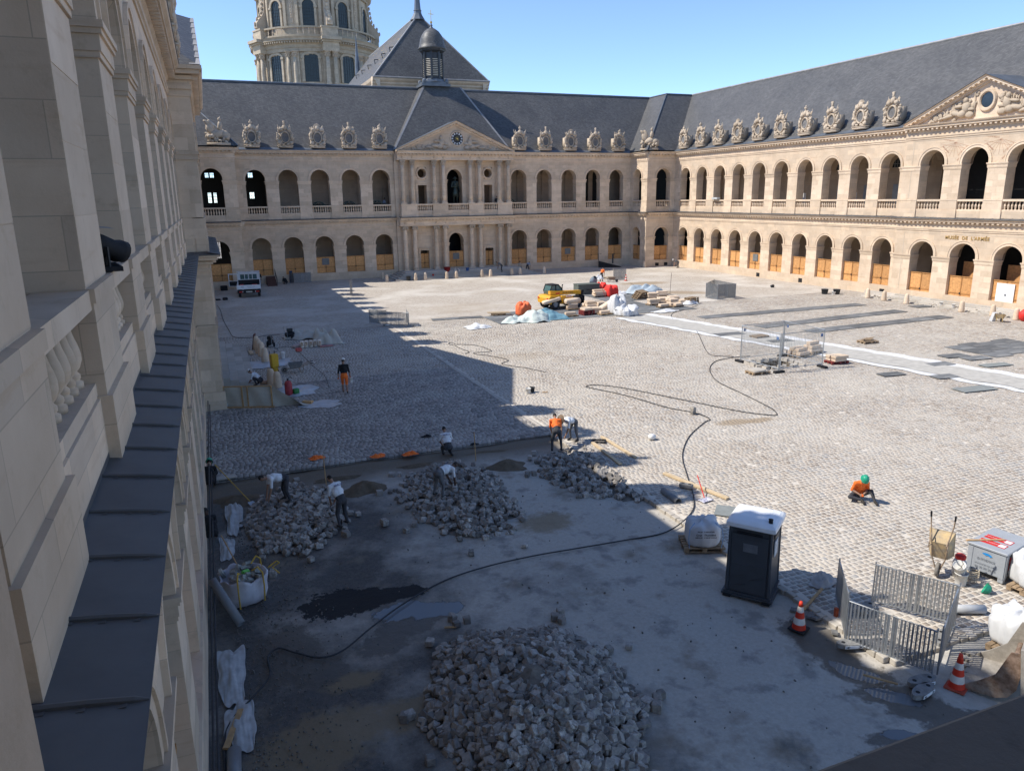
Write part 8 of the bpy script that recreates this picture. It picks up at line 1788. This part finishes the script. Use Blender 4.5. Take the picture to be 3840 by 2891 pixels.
for i in range(16): m = MB(); s = random.uniform(.1,.3); m.cbox((0,0,0), (s,s*.7,.05), (random.uniform(-.2,.2),random.uniform(-.2,.2),random.random()*3), .9); p = [(14.37, 12.66)][0]; tag(m.build('asphalt_chunk', M('asphalt_chunk', (.17,.165,.16), .9, .25, 7, .3), None, False, (p[0]+random.gauss(0,.35), p[1]+random.gauss(0,.45), ZD+.07)), 'broken grey surfacing chunk by the barrier corner and cone', 'rubble', 'broken chunks by the barrier')
m = MB(); m.box(-.04,.04,-.04,.04,0,.35); tag(m.build('marker_post', M('post_red', (.42,.10,.05), .7, .3, 9), None, False, (*[(14.43, 12.35)][0], ZD)), 'short red marker post at the toilet-side barrier corner', 'post')
# ================================================================== shaded work corner by the steps
x, y = [(3.86, 46.28)][0]; o = thing('dust_extractor', 'tall yellow dust extractor on wheels on the polythene', 'machine', (x, y, .03), .3); m = MB(); m.bbox(-.22,.22,-.2,.2,.35,1.15,.04); m.build('body', M('machine_mustard', (.55,.34,.03), .5, .1), o); m = MB(); m.lathe([(.2,.1),(.2,.35)], 12); m.build('bin', M('machine_mustard2', (.45,.28,.03), .5), o); m = MB(); m.tube([(-.15,.2,.1),(-.15,.24,1.3),(.15,.24,1.3),(.15,.2,.1)], .02, 5); m.build('handle', DARKMETAL, o)
for s in (-1, 1): m = MB(Matrix.Translation((s*.2,.05,.09)) @ Matrix.Rotation(pi/2,4,'Y')); m.lathe([(.09,-.03),(.09,.03)], 12); m.build('wheel', BLACK, o)
def compressor(p, label, rz): 
    o = thing('compressor', label, 'compressor', (p[0], p[1], .02), rz); m = MB(Matrix.Translation((0,0,.35)) @ Matrix.Rotation(pi/2,4,'Y')); m.lathe([(.0,-.35),(.17,-.32),(.2,-.2),(.2,.2),(.17,.32),(0,.35)], 14); m.build('tank', BLACK, o, True); m = MB(); m.bbox(-.2,.2,-.15,.15,.55,.8,.03); m.build('motor', DARKMETAL, o); m = MB(); m.tube([(-.3,-.2,.1),(-.35,-.2,1.0),(-.35,.2,1.0),(-.3,.2,.1)], .018, 5); m.tube([(.3,-.2,.1),(.3,-.2,.9),(.3,.2,.9),(.3,.2,.1)], .018, 5); m.build('frame', GALV, o)
    for s in (-1, 1): m = MB(Matrix.Translation((.1,s*.24,.15)) @ Matrix.Rotation(pi/2,4,'X')); m.lathe([(.15,-.04),(.15,.04)], 14); m.build('wheel', BLACK, o)
    return o
compressor([(5.87, 57.58)][0], 'wheeled compressor standing beside the cream sheets', .4); compressor([(4.25, 54.87)][0], 'wheeled pressure washer beside the shaded bollards', 1.2)
x, y = [(6.90, 53.59)][0]
for i in range(5): m = MB(); m.bbox(-.13,.13,-.1,.1,0,.5,.04); tag(m.build('cement_bag', M('bag_label', (.55,.30,.12), .7, .5, 4, 0, 0, .1, .3, (.65,.63,.58)), None, True, (x-.6+.3*i, y+.05*(i % 2), .02), .1*i), 'white and orange cement bag standing before the cream sheets', 'bag', 'cement bags before the cream sheets')
m = MB(); m.bbox(-.13,.13,-.1,.1,0,.5,.04); tag(m.build('cement_bag', M('bag_blue_label', (.60,.58,.55), .7, .4, 4), None, True, (*[(4.67, 50.18)][0], .04), .3), 'single cement bag with blue label on the polythene', 'bag')
x, y = [(4.09, 40.32)][0]; o = thing('gas_cylinder', 'dull red cylinder with valve on the crumpled polythene', 'cylinder', (x, y, .05)); m = MB(); m.lathe([(.16,0),(.2,.05),(.2,.62),(.14,.75),(.06,.78)], 16); m.build('body', M('cyl_red', (.35,.05,.06), .5, .15), o, True); m = MB(); m.lathe([(.05,.78),(.05,.9)], 8); m.tube([(0,0,.88),(.15,.05,.95),(.25,.1,.85)], .015, 5); m.build('valve', DARKMETAL, o)
m = MB(); m.bbox(-.16,.16,-.12,.12,0,.3,.04); tag(m.build('green_can', M('can_green', (.04,.20,.06), .5), None, True, (x+.38,y+.05,.05), .4), 'green can beside the dull red cylinder', 'can')
x, y = [(5.93, 52.36)][0]; m = MB(); m.bbox(-.2,.2,-.12,.12,0,.25,.03); tag(m.build('red_toolbox', M('pink_red', (.45,.10,.09), .5), None, False, (x, y, .02), .3), 'small red machine on the setts before the cement bags', 'tool'); m = MB(); m.bbox(-.28,.28,-.2,.2,0,.18,.03); tag(m.build('box_stack', M('box_pink', (.45,.36,.34), .7), None, False, (x+.05, y+1.7, .02)), 'pinkish box beside the cement bags', 'box')
x, y = [(7.90, 53.30)][0]; plank((x-.4,y), (x+.5,y+.05), .3, .08, .07, M('pink_board',(.40,.20,.20),.7), 'reddish board before the taller cream sheet'); x, y = [(3.32, 54.93)][0]; m = MB(Matrix.Rotation(.15,4,'X')); m.box(-.28,.28,-.03,.03,0,1.1); tag(m.build('sign_board', M('sign_back', (.10,.05,.045), .7), None, False, (x-.25, y-.3, .02), 1.3), 'dark folding board leaning on the first shaded bollard', 'sign')
x, y = [(3.20, 43.42)][0]; m = MB(); m.bbox(-.4,.4,-.15,.15,0,.2,.05); tag(m.build('rag_heap', M('rag', (.45,.28,.18), .8, .4, 6), None, True, (x, y, .03), .2), 'heap of orange and white rags beside the crouching worker', 'rags')
x, y = [(4.82, 38.20)][0]; plank((x-.2,y+.15), (x+.2,y-.15), .25, .12, .1, WOOD, 'block of wood weighing down the polythene by the screen'); x, y = [(0.29, 39.09)][0]; bucket(x+.05, y, .02, 'dark bucket at the foot of the plastic screen', BKB, .2, .28); bucket(x+.55, y+.1, .02, 'grey bucket at the foot of the plastic screen', WB, .19, .22)
for p, l in (([(2.86, 53.11)][0], 'pale board lying beside the shaded steps'),): plank((p[0],p[1]-.5), (p[0]-.05,p[1]+.9), .25, .04, .05, WOODPALE, l)
# ================================================================== museum side small things
x, y = [(60.53, 39.45)][0]; o = thing('red_bag', 'bright red sack at the museum bollards', 'bag', (x+.2,y,.02)); m = MB(); m.ell((0,0,.45),(.5,.4,.5),n=12,m=9,jit=.08); m.build('sack', BAGR, o, True); x, y = [(58.55, 40.45)][0]; o = thing('cement_sack', 'white printed sack leaning on the tilted wheelbarrow', 'bag', (x,y,.02)); m = MB(); m.cbox((0,0,.35),(.4,.25,.7),(.25,0,0),.85); m.build('sack', BAGW, o)
for p, l in (((61.6,47.6),'pale bucket among rubble on the museum steps'),((61.4,46.2),'grey bucket among rubble on the museum steps')): bucket(*p, .2, l, WB, .15, .28)
m = MB(); m.ell((0,0,.15),(.25,.2,.18),n=8,m=6,jit=.2); tag(m.build('tool_bundle', DARKMETAL, None, False, (58.6,66.2,0)), 'dark tool bundle at the foot of the sunlit wing', 'tools')
# ---- spotlights clamped on the near balustrade
sp_ = thing('stage_spotlights', 'pair of black stage spotlights clamped on the shaded balustrade', 'spotlight', (-.18, 9.95, 9.43), .2); sp_.scale = (.85,)*3
m = MB(); m.box(-.35,.15,-.5,.45,0,.06); m.build('clamp_plate', BLACK, sp_)
for i, (y_, z_) in enumerate(((-.22,.32),(.2,.30))):
    M_ = Matrix.Translation((.0,y_,z_)) @ Matrix.Rotation(.55+.2*i,4,'Z') @ Matrix.Rotation(pi/2+.35,4,'Y'); m = MB(M_); m.lathe([(.05,-.45),(.13,-.42),(.14,-.1),(.12,.1),(.15,.2),(.15,.28),(.12,.28),(.11,.2)], 16, cap=False); l_ = m.build('lamp_body', BLACK, sp_, True); m = MB(M_); m.lathe([(.0,.2),(.115,.2)], 16, cap=False); m.build('lens', GLASSDARK, l_); m = MB(); m.tube([(.0,y_-.19,z_),(0,y_-.19,.06),(0,y_+.19,.06),(0,y_+.19,z_)], .02, 5); m.build('yoke', DARKMETAL, sp_)
m = MB(); m.add([(-.5,-.6,.62),(.1,-.6,.56),(.1,.3,.56),(-.5,.3,.62)], [(0,1,2,3)]); m.build('rain_cover', LEADPALE, sp_)
m = MB(); m.bbox(-.25,.25,-.6,.6,0,.28,.03); o = m.build('floodlight', M('flood_grey', (.45,.46,.45), .5), None, False, (63.9, 84.3, 9.44)); tag(o, 'grey floodlight box on the upper balustrade of the sunlit wing', 'floodlight')
for i, (bx, sd) in enumerate(((14.6,1),(18.5,1),(22.2,-1),(41.0,1),(44.6,1))):   # guns in the upper gallery
    o = thing('cannon', 'dark wheeled cannon in the upper gallery left of the columns' if bx < 30 else 'dark wheeled cannon in the upper gallery right of the columns', 'cannon', (bx, 101.2, 8.43), 0, 'cannons left' if bx < 30 else 'cannons right')
    for s in (-.6, .6):
        m = MB(Matrix.Translation((0,s,.75)) @ Matrix.Rotation(pi/2,4,'X')); m.lathe([(.66,-.05),(.75,-.05),(.75,.05),(.66,.05),(.66,-.05)], 24, cap=False)
        for k in range(12): t = 2*pi*k/12; m.tube([(.08*cos(t),.08*sin(t),0),(.68*cos(t),.68*sin(t),0)], .03, 5)
        m.lathe([(.13,-.12),(.13,.12)], 10); m.build('wheel', BRONZE, o)
    m = MB(Matrix.Translation((0,0,.95)) @ Matrix.Rotation(pi/2,4,'Y')); m.lathe([(.0,-.8),(.17,-.7),(.18,-.2),(.13,.4),(.11,1.1),(.14,1.2),(.08,1.2)], 14, cap=False); m.build('barrel', BRONZE, o, True)
    m = MB(); m.tube([(-.2,0,.8),(-1.9,0,.15)], .12, 6); m.build('trail', BRONZE, o)
# exhibition boards in the sunlit gallery
for yy, l in ((63.4, 'white exhibition board in the sunlit gallery with blue figures'), (70.9, 'white exhibition board in the sunlit gallery with red picture')): m = MB(); m.box(-.04,.04,-.45,.45,0,1.7); o = m.build('exhibition_board', WHITEP, None, False, (66.2, yy, 8.42)); tag(o, l, 'board'); m = MB(); m.box(-.05,-.041,-.3,.3,.6,1.2); m.build('picture', M('board_print', (.12,.16,.28), .6, .6, 6), o)
# ================================================================== the balcony where the photographer stands
nb = thing('balcony', 'dark mottled stone balcony rail in the corner close by', 'balcony', (0,0,0)); m = MB(); m.bbox(1.25, 4.4, .20, .69, 9.16, 9.388, .02); m.build('rail', DARKSTONE, nb)
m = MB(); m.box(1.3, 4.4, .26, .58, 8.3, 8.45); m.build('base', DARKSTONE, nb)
for k in range(9): link('baluster', BAL_NEAR, nb, (1.5+.3*k, .42, 8.45))
m = MB(); m.bbox(-.2, .735, .60, .87, 7.9, 13.5, .02); m.build('pier', DARKSTONE if False else BLOCK, nb)
